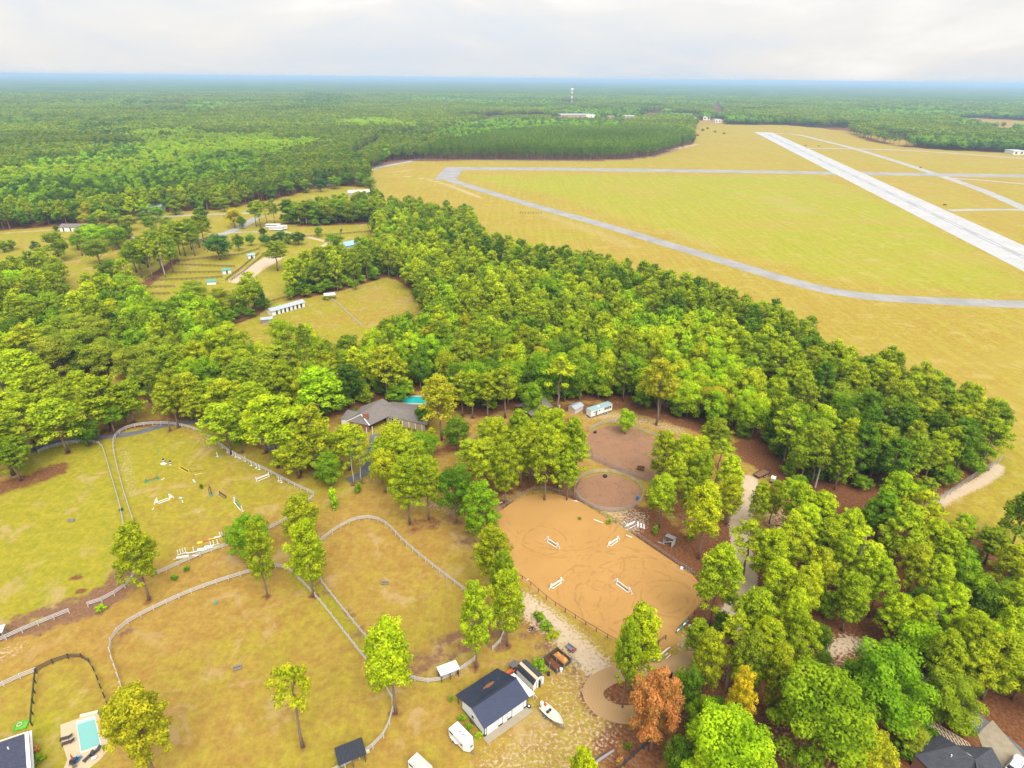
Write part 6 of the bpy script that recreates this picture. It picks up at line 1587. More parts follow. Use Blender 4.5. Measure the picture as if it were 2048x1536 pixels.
for x in (-.9, .9): MB().box(x - .05, x + .05, -.5, .5, 0, 1.5).build('end_board', M_SOIL, q)
q = frame('wheelbarrow', 1063, 1262, 40, 'black wheelbarrow beside the hedge', 'wheelbarrow'); MB().add([(-.5, -.3, .7), (.5, -.25, .7), (.5, .25, .7), (-.5, .3, .7), (-.3, -.18, .4), (.3, -.15, .4), (.3, .15, .4), (-.3, .18, .4)], [(4, 5, 6, 7), (0, 4, 7, 3), (1, 2, 6, 5), (0, 1, 5, 4), (3, 7, 6, 2)]).build('tray', M_RUBBER, q); wheel(q, .6, 0, .18, .1); MB().tube([(-1.0, -.25, .6), (.6, -.05, .3)], .03).build('handle', M_WHITE, q); MB().tube([(-1.0, .25, .6), (.6, .05, .3)], .03).build('handle', M_WHITE, q)

# ------------------------------------------------------------------ jumps
def standard(parent, x, mat, h=1.4, wing=0.0, base=0.6, side=1):
    o = MB().box(x - .08, x + .08, -.08, .08, 0, h).build('upright', mat, parent)
    MB().box(x - .05, x + .05, -base / 2, base / 2, 0, .09).build('foot', mat, o)
    if wing:
        for k in range(5):
            z = .2 + k * (h - .3) / 5; ww = wing * (1 - k * .14)
            MB().box(min(x + side * .05, x + side * (.05 + ww)), max(x + side * .05, x + side * (.05 + ww)), -.03, .03, z, z + .17).build('wing_slat', mat, o)
        MB().bar((x + side * (wing + .05), 0, .1), (x + side * .15, 0, h), .06, .06).build('wing_brace', mat, o)
        MB().box(x + side * wing - .04, x + side * wing + .04, -base / 2, base / 2, 0, .09).build('wing_foot', mat, o)
    return o
def jump(pa, pb, label, mat=M_WHITE, polem=None, poles=(.3, .6), wing=.6, h=1.3, filler=None):
    a, b_ = W(*pa), W(*pb); L = (b_ - a).length
    e = empty('show_jump', a, math.atan2(b_.y - a.y, b_.x - a.x), label, 'jump')
    standard(e, 0, mat, h, wing, .6, -1); standard(e, L, mat, h, wing, .6, 1)
    for z in poles: MB().tube([(.05, .1, z), (L - .05, .1, z)], .085, 8).build('pole', polem or mat, e)
    if filler:
        n = 7
        for k in range(n): MB().box(.25 + k * (L - .5) / n, .25 + (k + .55) * (L - .5) / n, -.03, .03, .02, .5).build('filler_board', filler, e)
    MB().tube([(.1, -.35, .06), (L - .1, -.35, .09)], .085, 8).build('ground_pole', mat, e)
    return e
jump((1096, 1082), (1114, 1094), 'white winged jump in the upper left of the sand arena', filler=M_GREYWOOD, wing=.8)
jump((1219, 1091), (1234, 1081), 'white winged jump in the upper right of the sand arena', wing=.8)
jump((1103, 1176), (1121, 1164), 'white jump nearest the lower left arena rail', wing=.7)
jump((1234, 1166), (1258, 1184), 'white winged jump beside the ring tracks in the sand arena', filler=M_GREYWOOD, wing=.8)
jump((316, 1006), (340, 998), 'white jump with tall triangular wings in the grass paddock', wing=.9, h=1.6, poles=(.3,))
jump((294, 965), (314, 959), 'jump with two green topped boxes and a dark pole', M_GREEN, M_BROWNWOOD, poles=(.55,), wing=.5)
jump((513, 962), (538, 952), 'white jump standing near the long pale fence', wing=0, poles=(.4, .7))
jump((470, 1003), (484, 1020), 'white and green jump at the right of the grass paddock', M_WHITE, M_GREEN, wing=.7)
jump((361, 935), (378, 945), 'yellow and black striped jump in the grass paddock', M_YELLOW, M_YELLOW, wing=.5, filler=M_BLACKWOOD)
jump((419, 976), (423, 991), 'small dark jump with a green block', M_BROWNWOOD, M_BROWNWOOD, wing=0, h=1.2)
jump((440, 988), (452, 996), 'low brown rustic jump in the grass paddock', M_BROWNWOOD, M_BROWNWOOD, wing=0, h=1.0, poles=(.2, .4, .6))
q = frame('green_block', 423, 992, 10, 'green painted block beside the dark jump', 'block'); MB().box(-.4, .4, -.3, .3, 0, .25).build('block', M_GREEN, q); MB().box(-.25, .25, -.2, .2, .25, .4).build('top', M_GREEN, q)
U(404, 978, 9, 1.8, 'deep', 'slim dark green shrub among the jumps')
for k, (px, py) in enumerate(((328, 925), (341, 929))):
    q = frame('painted_barrel', px, py, 0, ('left' if k == 0 else 'right') + ' of two black and white banded barrels in the grass paddock', 'barrel')
    for j in range(4): MB().tube([(0, 0, j * .3), (0, 0, j * .3 + .3)], .32, 10).build('band', (M_WHITE, M_BLACKWOOD)[j % 2], q)
def plank(px, py, ang, L, w, mat, label, z=.06):
    q = frame('jump_plank', px, py, ang, label, 'plank'); MB().box(-L / 2, L / 2, -w / 2, w / 2, z - .05, z).build('panel', mat, q)
    for x in (-L / 2 + .15, L / 2 - .15): MB().box(x - .05, x + .05, -w / 2 - .03, w / 2 + .03, z, z + .04).build('end_batten', mat, q)
plank(327, 928, -20, 1.6, 1.0, M_WHITE, 'white panel lying by the banded barrels', .1)
plank(326, 958, 80, 1.2, .15, M_WHITE, 'short white pole lying near the green topped jump'); plank(388, 962, -50, 1.9, .35, M_SKYB, 'pale grey plank lying in the grass paddock'); plank(397, 948, 20, 1.9, .25, M_PEACH, 'peach pole lying in the grass paddock')
plank(361, 996, -10, .9, .6, M_SKYB, 'pale blue board fallen in the grass paddock'); plank(365, 1003, -55, 1.2, .15, M_WHITE, 'white pole leaning off the pale blue board'); plank(306, 1018, 90, .9, .12, M_WHITE, 'small white peg lying left in the grass paddock'); plank(318, 900, -60, 1.3, .3, M_GREEN, 'green plank near the top of the grass paddock')
plank(341, 936, 0, 3.0, .1, M_BROWNWOOD, 'thin brown pole lying left of the striped jump'); plank(402, 941, 20, 3.0, .1, M_BROWNWOOD, 'thin brown pole lying right of the striped jump'); plank(398, 1025, 80, .7, .12, M_PEACH, 'tiny peach peg in the grass paddock')
sl = [(435, 913, 0), (455, 905, 1), (460, 908, 2), (466, 910, 3), (472, 914, 4), (491, 922, 5), (503, 931, 6), (513, 936, 7), (519, 939, 8), (558, 962, 9), (563, 965, 10), (445, 896, 11)]
for px, py, k in sl:
    q = frame('jump_standard', px, py, 20, ['white jump standard left of the red and green planks', 'first white standard in the cluster at the fence', 'second white standard in the cluster at the fence', 'third white standard in the cluster at the fence', 'fourth white standard in the cluster at the fence', 'lone white standard below the fence cluster',
              'white standard halfway down the pale fence', 'left of a close pair of white standards by the pale fence', 'right of a close pair of white standards by the pale fence', 'left of the last two white standards by the pale fence', 'right of the last two white standards by the pale fence', 'topmost white standard beside the leaning pine'][k], 'jump standard', 'white jump standards along the pale fence')
    MB().box(-.08, .08, -.08, .08, 0, 1.5).build('upright', M_WHITE, q); MB().box(-.45, .45, -.08, .08, 0, .1).build('foot', M_WHITE, q); MB().box(-.05, .05, -.4, .4, 0, .1).build('foot', M_WHITE, q)
plank(442, 910, 18, 2.6, .25, M_GREEN, 'green and red plank between the standards', .12); plank(452, 905, 25, 1.3, .25, M_RED, 'red plank in the corner of standards', .14); plank(479, 917, -35, 1.6, .3, M_WHITE, 'white plank leaning at the pale fence', .2)
# the row of stacked jump parts at the lower fence
for k, (px, py) in enumerate(((357, 1110), (362, 1108), (367, 1107), (372, 1105), (388, 1104), (422, 1092), (428, 1090), (436, 1088), (441, 1073), (445, 1072))):
    q = frame('jump_standard', px, py, 15, ['leftmost', 'second', 'third', 'fourth', 'fifth', 'sixth', 'seventh', 'eighth', 'ninth', 'rightmost'][k] + ' white standard in the row of stacked jumps', 'jump standard', 'stacked jump standards')
    MB().box(-.08, .08, -.08, .08, 0, 1.4).build('upright', M_WHITE, q); MB().box(-.35, .35, -.05, .05, 0, .1).build('foot', M_WHITE, q)
for k, (px, py, an, L, w_, m_, lb) in enumerate(((365, 1114, 17, 2.6, .5, M_WHITE, 'white filler board at the left end of the stacked jumps'), (360, 1118, 17, 2.8, .3, M_PEACH, 'peach board at the left end of the stacked jumps'), (384, 1106, 17, 2.4, .3, M_WHITE, 'white pole bundle of the stacked jumps'), (405, 1100, 17, 2.2, .9, M_WHITE, 'white wall panel in the stacked jumps'), (418, 1094, 17, 2.0, .9, M_WHITE, 'second white wall panel in the stacked jumps'),
        (391, 1112, 17, 1.2, .5, M_WHITE, 'white board against the fence'), (405, 1106, 17, 3.0, .25, M_LGREEN, 'light green pole by the fence'), (425, 1097, 17, 2.8, .25, M_YELLOW, 'yellow and green pole by the fence'), (432, 1092, 17, 1.4, .25, M_LGREEN, 'green pole by the fence'), (400, 1086, 17, 1.2, .9, M_YELLOW, 'pale yellow wing lying at the left of the orange plank'),
        (414, 1082, 17, 2.0, .4, M_ORANGE, 'orange plank in the upper row'), (425, 1079, 17, 1.8, .35, M_YELLOW, 'yellow plank in the upper row'), (434, 1075, 17, 1.3, .4, M_WHITE, 'white plank in the upper row'), (458, 1070, 12, 2.6, .35, M_PAVER2, 'cream planks by the round dark tree'), (448, 1073, 17, 1.0, .4, M_BROWNWOOD, 'brown plank in the upper row'))):
    plank(px, py, an, L, w_, m_, lb, .15 + .04 * (k % 4))
# white poles by the round pen, old hut, chairs, pole pile
for k, (px, py, an, L, w_) in enumerate(((1258, 1050, 35, 2.6, .45), (1263, 1047, 35, 2.4, .4), (1268, 1053, 35, 3.0, .12), (1262, 1056, 35, 2.8, .12), (1276, 1049, 80, 2.0, .4), (1282, 1052, 80, 2.0, .4), (1250, 1046, 110, 1.4, .1), (1288, 1054, 85, 1.8, .3))):
    plank(px, py, an, L, w_, M_WHITE, ('broad white pole %s' if w_ > .2 else 'thin white pole %s') % ['at the left of the heap by the old hut', 'on top of the heap by the old hut', 'crossing the heap by the old hut', 'at the front of the heap by the old hut', 'turned upright in the heap by the old hut', 'beside the turned one in the heap by the old hut', 'pointing at the round pen', 'nearest to the old hut'][k], .12 + .05 * (k % 3))
hu = frame('old_hut', 1325, 1088, -40, 'collapsed grey wooden hut with open front under the pines', 'hut')
for k in range(7):
    z = k * .24
    MB().box(0, 2.2, 2.0, 2.05, z, z + .21).build('board', M_GREYWOOD, hu); MB().box(2.2, 2.25, 0, 2.0, z, z + .21).build('board', M_PALEWOOD, hu)
    if k < 4: MB().box(-.05, 0, .2, 2.0, z, z + .21).build('board', M_GREYWOOD, hu)
for k in range(5): quadbox((-.1, 1.0 + k * .26, 1.75 - k * .02), (2.3, 1.0 + k * .26, 1.85), (2.3, 1.22 + k * .26, 1.87), (-.1, 1.22 + k * .26, 1.77), .04).build('roof_board', M_GREYWOOD, hu)
for x, y in ((0, 0), (2.2, 0), (0, 2), (2.2, 2)): MB().box(x - .06, x + .06, y - .06, y + .06, 0, 1.8).build('post', M_GREYWOOD, hu)
MB().bar((-.2, .3, .2), (1.9, .9, 1.2), .2, .05).build('fallen_board', M_PALEWOOD, hu); MB().bar((-1.2, -.1, .1), (.5, .1, .15), .2, .05).build('fallen_board', M_PALEWOOD, hu)
def lawn_chair(px, py, ang, label):
    e = frame('lawn_chair', px, py, ang, label, 'chair', 'white wooden lawn chairs')
    for k in range(5): MB().box(-.3, .3, -.25 + k * .12, -.15 + k * .12, .38, .42).build('seat_slat', M_WHITE, e)
    for k in range(5): MB().bar((-.28 + k * .14, .3, .35), (-.28 + k * .14, .65, 1.15 - abs(k - 2) * .05), .12, .03).build('back_slat', M_WHITE, e)
    for s_ in (-1, 1):
        MB().box(s_ * .36 - .06, s_ * .36 + .06, -.35, .4, .62, .66).build('armrest', M_WHITE, e)
        for y in (-.3, .35): MB().box(s_ * .34 - .04, s_ * .34 + .04, y - .04, y + .04, 0, .62).build('leg', M_WHITE, e)
lawn_chair(1379, 1262, -20, 'left of three white wooden chairs by the arena corner'); lawn_chair(1389, 1258, 5, 'middle of three white wooden chairs by the arena corner'); lawn_chair(1397, 1263, 20, 'right of three white wooden chairs by the arena corner')
for k, (px, py, an, L) in enumerate(((1315, 1315, 42, 3.2), (1319, 1312, 42, 3.2), (1323, 1309, 42, 3.0), (1328, 1305, 42, 3.0), (1332, 1303, 42, 2.6), (1336, 1316, 42, 1.4), (1326, 1316, 42, 2.8))):
    q = frame('jump_pole', px, py, an, ['lowest', 'second lowest', 'middle', 'fourth', 'topmost', 'short white', 'loose grey'][k] + ' pole in the pile left of the arena gate', 'pole', 'poles piled by the arena gate')
    MB().tube([(-L / 2, 0, .2 + .06 * (k % 3)), (-L / 4, 0, .2 + .06 * (k % 3))], .07, 8).build('band', M_WHITE, q); MB().tube([(-L / 4, 0, .2 + .06 * (k % 3)), (L / 4, 0, .2 + .06 * (k % 3))], .07, 8).build('band', (M_GREYWOOD, M_SKYB, M_WHITE, M_GREYWOOD, M_WHITE, M_WHITE, M_GREYWOOD)[k], q); MB().tube([(L / 4, 0, .2 + .06 * (k % 3)), (L / 2, 0, .2 + .06 * (k % 3))], .07, 8).build('band', M_WHITE, q)
for k, (px, py) in enumerate(((1372, 1140), (1377, 1143), (1382, 1146))):
    q = frame('jump_standard', px, py, 40, ['left', 'middle', 'right'][k] + ' green standard behind the upper arena rail', 'jump standard', 'green standards behind the arena rail'); MB().box(-.05, .05, -.05, .05, 0, 1.3).build('upright', M_MINT, q); MB().box(-.05, .05, -.3, .3, 0, .1).build('foot', M_MINT, q)
q = frame('mounting_block', 1363, 1138, -30, 'white mounting block inside the upper arena rail', 'step'); MB().box(-.3, .3, -.3, 0, .0, .25).build('step', M_WHITE, q); MB().box(-.3, .3, 0, .3, 0, .5).build('step', M_WHITE, q)
for k, (px, py) in enumerate(((1355, 1262), (1362, 1257), (1368, 1250), (1374, 1244))): plank(px, py, 40, 1.0, .4, M_GREEN if k % 2 else M_WHITE, ['white', 'green', 'pale', 'dark green'][k] + ' board leaning behind the arena corner rail', .3)
for k, (px, py, an, L, m_) in enumerate(((1197, 1043, -33, 2.6, M_WHITE), (1150, 1002, -25, 1.6, M_WHITE), (1258, 1073, -33, 1.6, M_WHITE), (1001, 1006, 30, 1.2, M_WHITE), (1055, 1160, 40, .6, M_WHITE))):
    plank(px, py, an, L, .22, m_, ['long white board under the upper arena rail', 'short white board at the arena top', 'white board lower along the upper arena rail', 'white board outside the arena under the pines', 'white sign board at the lower left rail'][k], .12)
lg = frame('fallen_log', 1200, 1522, 35, 'weathered grey log lying near the bottom edge', 'log'); MB().tube([(-3, 0, .25), (0, .1, .28), (3, 0, .22)], [.28, .26, .2], 8).build('trunk', M_GREYWOOD, lg); MB().tube([(-2.4, .5, .15), (2, .6, .15)], .12, 6).build('branch', M_BROWNWOOD, lg)

# ------------------------------------------------------------------ upper yard: trailer, shed, mound, flatbed
gt = frame('horse_trailer', 1198, 828, 34, 'long white gooseneck horse trailer with a grey roof and four dark windows', 'horse trailer')
MB().box(-4.6, 4.6, -1.15, 1.15, .7, 2.9).build('body', M_WHITE, gt); MB().box(-4.65, 4.65, -1.2, 1.2, 2.9, 3.0).build('roof', M_TEALROOF, gt)
for k in range(4): MB().box(1.2 + k * .8, 1.75 + k * .8, -1.18, -1.15, 1.6, 2.6).build('window', M_GLASS, gt)
for x0, x1 in ((-3.4, -2.9), (-1.2, -.7)): MB().box(x0, x1, -1.18, -1.15, 1.9, 2.3).build('window', M_GLASS, gt)
MB().box(-2.6, -1.9, -1.18, -1.15, .8, 2.5).build('door', M_STEEL, gt); MB().box(-.9, -.2, -.3, .3, 3.0, 3.22).build('air_conditioner', M_WHITE, gt)
for x in (1.4, 2.4):
    for y in (-1.15, 1.15): wheel(gt, x, y, .4, .25)
sh = frame('storage_shed', 1150, 828, 45, 'low white tin shed with peach doors behind the barn roof', 'shed')
gable(sh, 4.2, 3.0, 1.7, 2.3, M_PALEWOOD, M_TINROOF, .25, part='rib'); MB().box(-.1, -.02, .3, 2.7, 0, 1.6).build('door', M_PEACH, sh)
heap('soil_mound', -2.5, 2.5, -1.8, 1.8, 1.3, M_SOIL, None, 9); so = bpy.context.scene.collection.objects['soil_mound']; so.location = W(1180, 822); tag(so, 'heap of brown soil between white shed and long trailer', 'mound')
ft = frame('flatbed_trailer', 1523, 950, 35, 'black flatbed trailer with brown deck parked on pine straw', 'trailer')
for k in range(10): MB().box(-2.4 + k * .48, -1.95 + k * .48, -1.0, 1.0, .6, .65).build('deck_board', M_SOIL, ft)
for y in (-1.05, 1.05): MB().box(-2.5, 2.5, y - .06, y + .06, .5, .75).build('side_rail', M_BLACKWOOD, ft)
for x in (-2.5, 2.5): MB().box(x - .06, x + .06, -1.0, 1.0, .5, .75).build('end_rail', M_BLACKWOOD, ft)
for x in (-.4, .5):
    for y in (-1.2, 1.2): wheel(ft, x, y, .36, .22)
for y in (-.6, .6): MB().bar((2.5, y, .6), (3.9, 0, .6), .1, .1).build('tongue', M_BLACKWOOD, ft); 
for y in (-.95, .95): MB().bar((2.6, y, .7), (2.9, y, 2.0), .08, .08).build('ramp', M_BLACKWOOD, ft)
ct = frame('golf_cart', 1545, 965, 60, 'small white topped cart beside the flatbed trailer', 'cart')
MB().box(-.9, .9, -.5, .5, .3, .65).build('body', M_BLACKWOOD, ct); MB().box(-.8, .8, -.6, .6, 1.65, 1.73).build('roof', M_WHITE, ct); MB().box(-.3, .2, -.45, .45, .65, .95).build('seat', M_WHITE, ct)
for x, y in ((-.7, .5), (.7, .5), (-.7, -.5), (.7, -.5)): MB().tube([(x, y, .6), (x, y, 1.65)], .03).build('post', M_WHITE, ct); wheel(ct, x * .8, y * 1.05, .22, .15)
bt = frame('open_barn', 1062, 842, 41, 'open barn with grey shingle roof half hidden by pines', 'barn')
gable(bt, 9.0, 7.5, 2.4, 3.9, M_BROWNWOOD, M_SHINGLE, .5)
for k in range(4): MB().box(9.0, 9.1, .4 + k * 2.1, .55 + k * 2.1, 0, 2.3).build('post', M_WHITE, bt)
q = frame('gate_panel', 1125, 846, 30, 'dark gate panel at the open barn', 'gate')
for k in range(4): MB().box(0, 3.0, -.03, .03, .2 + k * .3, .28 + k * .3).build('rail', M_BLACKWOOD, q)
for x in (0, 3): MB().box(x - .06, x + .06, -.06, .06, 0, 1.4).build('post', M_BLACKWOOD, q)
q = frame('white_crate', 1117, 816, 0, 'pale box standing behind the open barn', 'box'); MB().box(-.5, .5, -.4, .4, 0, .9).build('box', M_PAVER2, q); MB().box(-.55, .55, -.45, .45, .9, .97).build('lid', M_PAVER2, q)

# ------------------------------------------------------------------ the main house
hs = frame('main_house', 735, 862, 0, 'sprawling brick ranch house with grey-brown shingle roofs and a brick chimney', 'house')
O = W(735, 862); hs.location = O
def wl(px, py, h): v = W(px, py, h) - O; return (v.x, v.y, h)
def roofpoly(pts, mat, nm='roof', t=.15): 
    mb = MB(); n = len(pts); mb.add([p for p in pts] + [(p[0], p[1], p[2] - t) for p in pts], [tuple(range(n)), tuple(range(n, 2 * n))[::-1]] + [(i, n + i, n + (i + 1) % n, (i + 1) % n) for i in range(n)]); return mb.build(nm, mat, hs)
hw_, hr_ = 2.6, 5.0
# centre mass: gable facing the driveway, ridge running back
A0, A1 = wl(690, 846, hw_), wl(756, 857, hw_)
R0_, R1_ = wl(716, 832, 4.3), wl(765, 797, 5.0)
roofpoly([wl(739, 851, 2.7), wl(803, 820, 2.7), wl(765, 797, 5.0), wl(722, 829, 4.8)], M_SHINGLE)
roofpoly([wl(739, 851, 2.7), wl(722, 829, 4.8), wl(765, 797, 5.0), wl(722, 813, 3.4), wl(694, 842, 2.7)], M_SHINGLE)
MB().add([wl(739, 851, 2.6), wl(722, 829, 4.6), wl(694, 842, 2.6), wl(697, 843, 2.4)], [(0, 1, 2)]).build('gable_wall', M_BRICK, hs)
gw = MB(); a, b_ = Vector(wl(738, 850, 2.6)), Vector(wl(695, 842, 2.6)); 
gw.add([(a.x, a.y, 0), (b_.x, b_.y, 0), (b_.x, b_.y, 2.6), (a.x, a.y, 2.6)], [(0, 1, 2, 3)]).build('wall', M_BRICK, hs)
MB().bar(wl(739, 851, 2.72), wl(722, 829, 4.85), .25, .12).build('barge_board', M_WHITE, hs); MB().bar(wl(722, 829, 4.85), wl(694, 842, 2.72), .25, .12).build('barge_board', M_WHITE, hs)
# right wing
roofpoly([wl(771, 831, 2.6), wl(855, 850, 2.6), wl(853, 826, 4.3), wl(758, 809, 4.4)], M_SHINGLE)
roofpoly([wl(758, 809, 4.4), wl(853, 826, 4.3), wl(850, 812, 2.6), wl(785, 803, 2.6)], M_SHINGLE)
a, b_ = Vector(wl(772, 832, 2.5)), Vector(wl(850, 848, 2.5)); dd = (b_ - a).normalized(); nn_ = Vector((dd.y, -dd.x, 0))
MB().add([(a.x, a.y, 0), (b_.x, b_.y, 0), (b_.x, b_.y, 2.5), (a.x, a.y, 2.5)], [(0, 1, 2, 3)]).build('wall', M_TAN, hs)
for k in range(5):
    p0 = a + dd * (1.0 + k * .95); q_ = p0 + dd * .7; n3 = nn_ * .05
    w = MB().add([(p0.x + n3.x, p0.y + n3.y, .3), (q_.x + n3.x, q_.y + n3.y, .3), (q_.x + n3.x, q_.y + n3.y, 2.2), (p0.x + n3.x, p0.y + n3.y, 2.2)], [(0, 1, 2, 3)]).build('window', M_GLASS, hs)
    MB().bar(tuple(p0 + n3 * 1.4 + Vector((0, 0, -1.4 - p0.z + 2.65))), tuple(p0 + n3 * 1.4 + Vector((0, 0, 2.2 - p0.z))), .12, .06, up=(1, 0, 0)).build('frame', M_WHITE, w)
LW = (b_ - a).length
for k in range(4):
    p0 = a + dd * (6.4 + k * (LW - 6.6) / 3.2) + nn_ * .9; MB().tube([(p0.x, p0.y, 0), (p0.x, p0.y, 2.45)], .11, 8).build('porch_column', M_WHITE, hs)
for k in range(7):
    p0 = a + dd * (1.0 + k * (LW - 1.5) / 6.3) + nn_ * 1.4; g = tree_obj(dict(kind='U', x=p0.x + O.x, y=p0.y + O.y, h=.8, r=.7, tint='deep'), ('first', 'second', 'third', 'fourth', 'fifth', 'sixth', 'seventh')[k] + ' low clipped bush from the left along the main house porch', 'bushes along the main house porch')
# left wing
roofpoly([wl(680, 838, 2.5), wl(735, 846, 2.5), wl(722, 825, 3.9), wl(695, 819, 3.9)], M_SHINGLE)
a, b_ = Vector(wl(682, 838, 2.4)), Vector(wl(700, 843, 2.4)); MB().add([(a.x, a.y, 0), (b_.x, b_.y, 0), (b_.x, b_.y, 2.4), (a.x, a.y, 2.4)], [(0, 1, 2, 3)]).build('wall', M_WHITE, hs)
a = Vector(wl(731, 828, 5.4)); MB().box(a.x - .8, a.x + .8, a.y - .5, a.y + .5, 3.4, 5.7).build('chimney', M_BRICK, hs)
a = Vector(wl(736, 853, 2.6)); 
for k in range(2): MB().tube([(a.x + k * 1.7 - .4, a.y - .7 + k * .5, 0), (a.x + k * 1.7 - .4, a.y - .7 + k * .5, 2.6)], .11, 8).build('porch_column', M_WHITE, hs)
pb_ = frame('swimming_pool', 834, 800, 0, 'turquoise swimming pool behind the main house', 'swimming pool')
el = [(5.0 * math.cos(t_) * (1 + .12 * math.cos(2 * t_)), 2.9 * math.sin(t_) + .4 * math.sin(3 * t_)) for t_ in [k * math.pi / 14 for k in range(28)]]
MB().poly([(x * 1.25, y * 1.3) for x, y in el], 0.015, .05).build('deck', M_PAVER2, pb_); MB().poly(el, .05, .075).build('water', M_POOLB, pb_)
wb = frame('bungalow', 478, 838, 10, 'dark roofed bungalow mostly hidden by pines above the west driveway', 'house')
gable(wb, 9, 7, 2.5, 4.2, M_BRICK, M_SHINGLED, .5); MB().box(6.5, 7.5, -.06, -.02, 0, 2.1).build('door', M_WHITE, wb)
hh_ = frame('hidden_house', 1030, 535, 0, 'grey roof half hidden in the wood behind the pasture', 'house'); gable(hh_, 12, 8, 2.6, 4.4, M_TAN, M_SHINGLE, .5)

# ------------------------------------------------------------------ the pool garden, bottom left
PD = WP([(121, 1450), (195, 1424), (202, 1442), (216, 1480), (217, 1500), (200, 1520), (150, 1560), (110, 1580), (135, 1520), (122, 1480)])
pe = frame('pool_deck', 160, 1480, 0, 'tan paver pool deck with one curved side', 'deck'); PO = pe.location.copy()
MB().poly([(x - PO.x, y - PO.y) for x, y in PD], .01, .07).build('paving', M_PAVER, pe)
pl = frame('swimming_pool', 175, 1465, 0, 'rectangular pale aqua swimming pool in the paved garden deck', 'swimming pool'); P2 = pl.location.copy()
pp_ = WP([(154, 1446), (189, 1435), (201, 1490), (163, 1504)]); cx_ = sum(p[0] for p in pp_) / 4; cy_ = sum(p[1] for p in pp_) / 4
def grow(k): return [(cx_ + (x - cx_) * k - P2.x, cy_ + (y - cy_) * k - P2.y) for x, y in pp_]
outer, inner = grow(1.12), grow(1.0)
for i in range(4):
    j = (i + 1) % 4; MB().poly([outer[i], outer[j], inner[j], inner[i]], .06, .13).build('coping', M_PAVER2, pl)
MB().poly(inner, .06, .095).build('water', M_POOLA, pl)
i0, i1 = Vector(inner[0] + (0,)), Vector(inner[1] + (0,)); i3 = Vector(inner[3] + (0,)); dv = (i3 - i0).normalized()
MB().poly([tuple(i0)[:2], tuple(i1)[:2], tuple(i1 + dv * .5)[:2], tuple(i0 + dv * .5)[:2]], .09, .105).build('step', M_POOLWALL, pl)
def lounger(px, py, ang, label, m_=M_BLACKWOOD, kids=0):
    e = frame('sun_lounger', px, py, ang, label, 'sun lounger', 'loungers round the pale pool')
    for k in range(9): MB().box(-.9 + k * .15, -.78 + k * .15, -.32, .32, .32, .36).build('seat_slat', m_, e)
    MB().bar((.42, 0, .34), (.98, 0, .68), .62, .05).build('backrest', m_, e)
    for x in (-.8, .4):
        for y in (-.28, .28): MB().box(x - .03, x + .03, y - .03, y + .03, 0, .32).build('leg', m_, e)
    return e
lounger(133, 1478, 22, 'upper of two dark loungers on the wide left side of the pool'); lounger(137, 1487, 25, 'lower of two dark loungers on the wide left side of the pool')
lounger(178, 1516, 68, 'left of two dark loungers at the pool foot'); lounger(192, 1506, 68, 'right of two dark loungers at the pool foot')
q = frame('side_table', 189, 1518, 20, 'small white towel box beside the pool foot loungers', 'table'); MB().box(-.35, .35, -.25, .25, .3, .36).build('top', M_WHITE, q)
for x in (-.3, .3):
    for y in (-.2, .2): MB().box(x - .03, x + .03, y - .03, y + .03, 0, .3).build('leg', M_WHITE, q)
q = frame('parasol', 149, 1527, 0, 'closed dark parasol over the patio table', 'parasol'); MB().tube([(0, 0, 0), (0, 0, 2.4)], .03, 6).build('pole', M_STEEL, q); MB().tube([(0, 0, 1.2), (0, 0, 1.5), (0, 0, 2.3)], [.12, .16, .04], 8).build('canopy', M_RED, q); MB().tube([(0, 0, 0), (0, 0, .1)], .3, 10).build('base', M_STEEL, q)
q = frame('patio_table', 149, 1527, 0, 'round glass patio table under the closed parasol', 'table'); MB().tube([(0, 0, .7), (0, 0, .74)], .6, 16).build('top', M_GLASS, q)
for a in (0, 1.57, 3.14, 4.71): MB().tube([(.4 * math.cos(a), .4 * math.sin(a), 0), (.5 * math.cos(a), .5 * math.sin(a), .7)], .03).build('leg', M_STEEL, q)
for k, (px, py, m_, lb) in enumerate(((143, 1530, M_STEEL, 'grey patio chair left of the glass table'), (156, 1524, M_BLUE, 'blue patio chair right of the glass table'), (161, 1518, M_BLUE, 'second blue patio chair nearer the pool'), (150, 1536, M_STEEL, 'grey patio chair below the glass table'))):
    q = frame('patio_chair', px, py, k * 80, lb, 'chair', 'chairs at the glass patio table'); MB().box(-.25, .25, -.25, .25, .4, .45).build('seat', m_, q); MB().box(-.25, .25, .22, .27, .45, .95).build('backrest', m_, q)
    for x in (-.22, .22):
        for y in (-.22, .22): MB().box(x - .02, x + .02, y - .02, y + .02, 0, .4).build('leg', m_, q)
q = frame('garden_bench', 179, 1431, 18, 'pale bench box at the head of the pale pool', 'bench'); MB().box(-1.3, 1.3, -.25, .25, 0, .42).build('box', M_PAVER2, q); MB().box(-1.35, 1.35, -.3, .3, .42, .48).build('lid', M_PAVER2, q)
q = frame('flower_pot', 210, 1500, 0, 'terracotta pot with a small plant on the deck corner', 'pot'); MB().tube([(0, 0, .07), (0, 0, .5)], [.2, .3], 10).build('pot', M_BRICK, q); ob = inst('plant', BUSH[0][0], q, (0, 0, .45), 0, (.35, .35, .3)); ob.color = TINT['green'] + (1,)
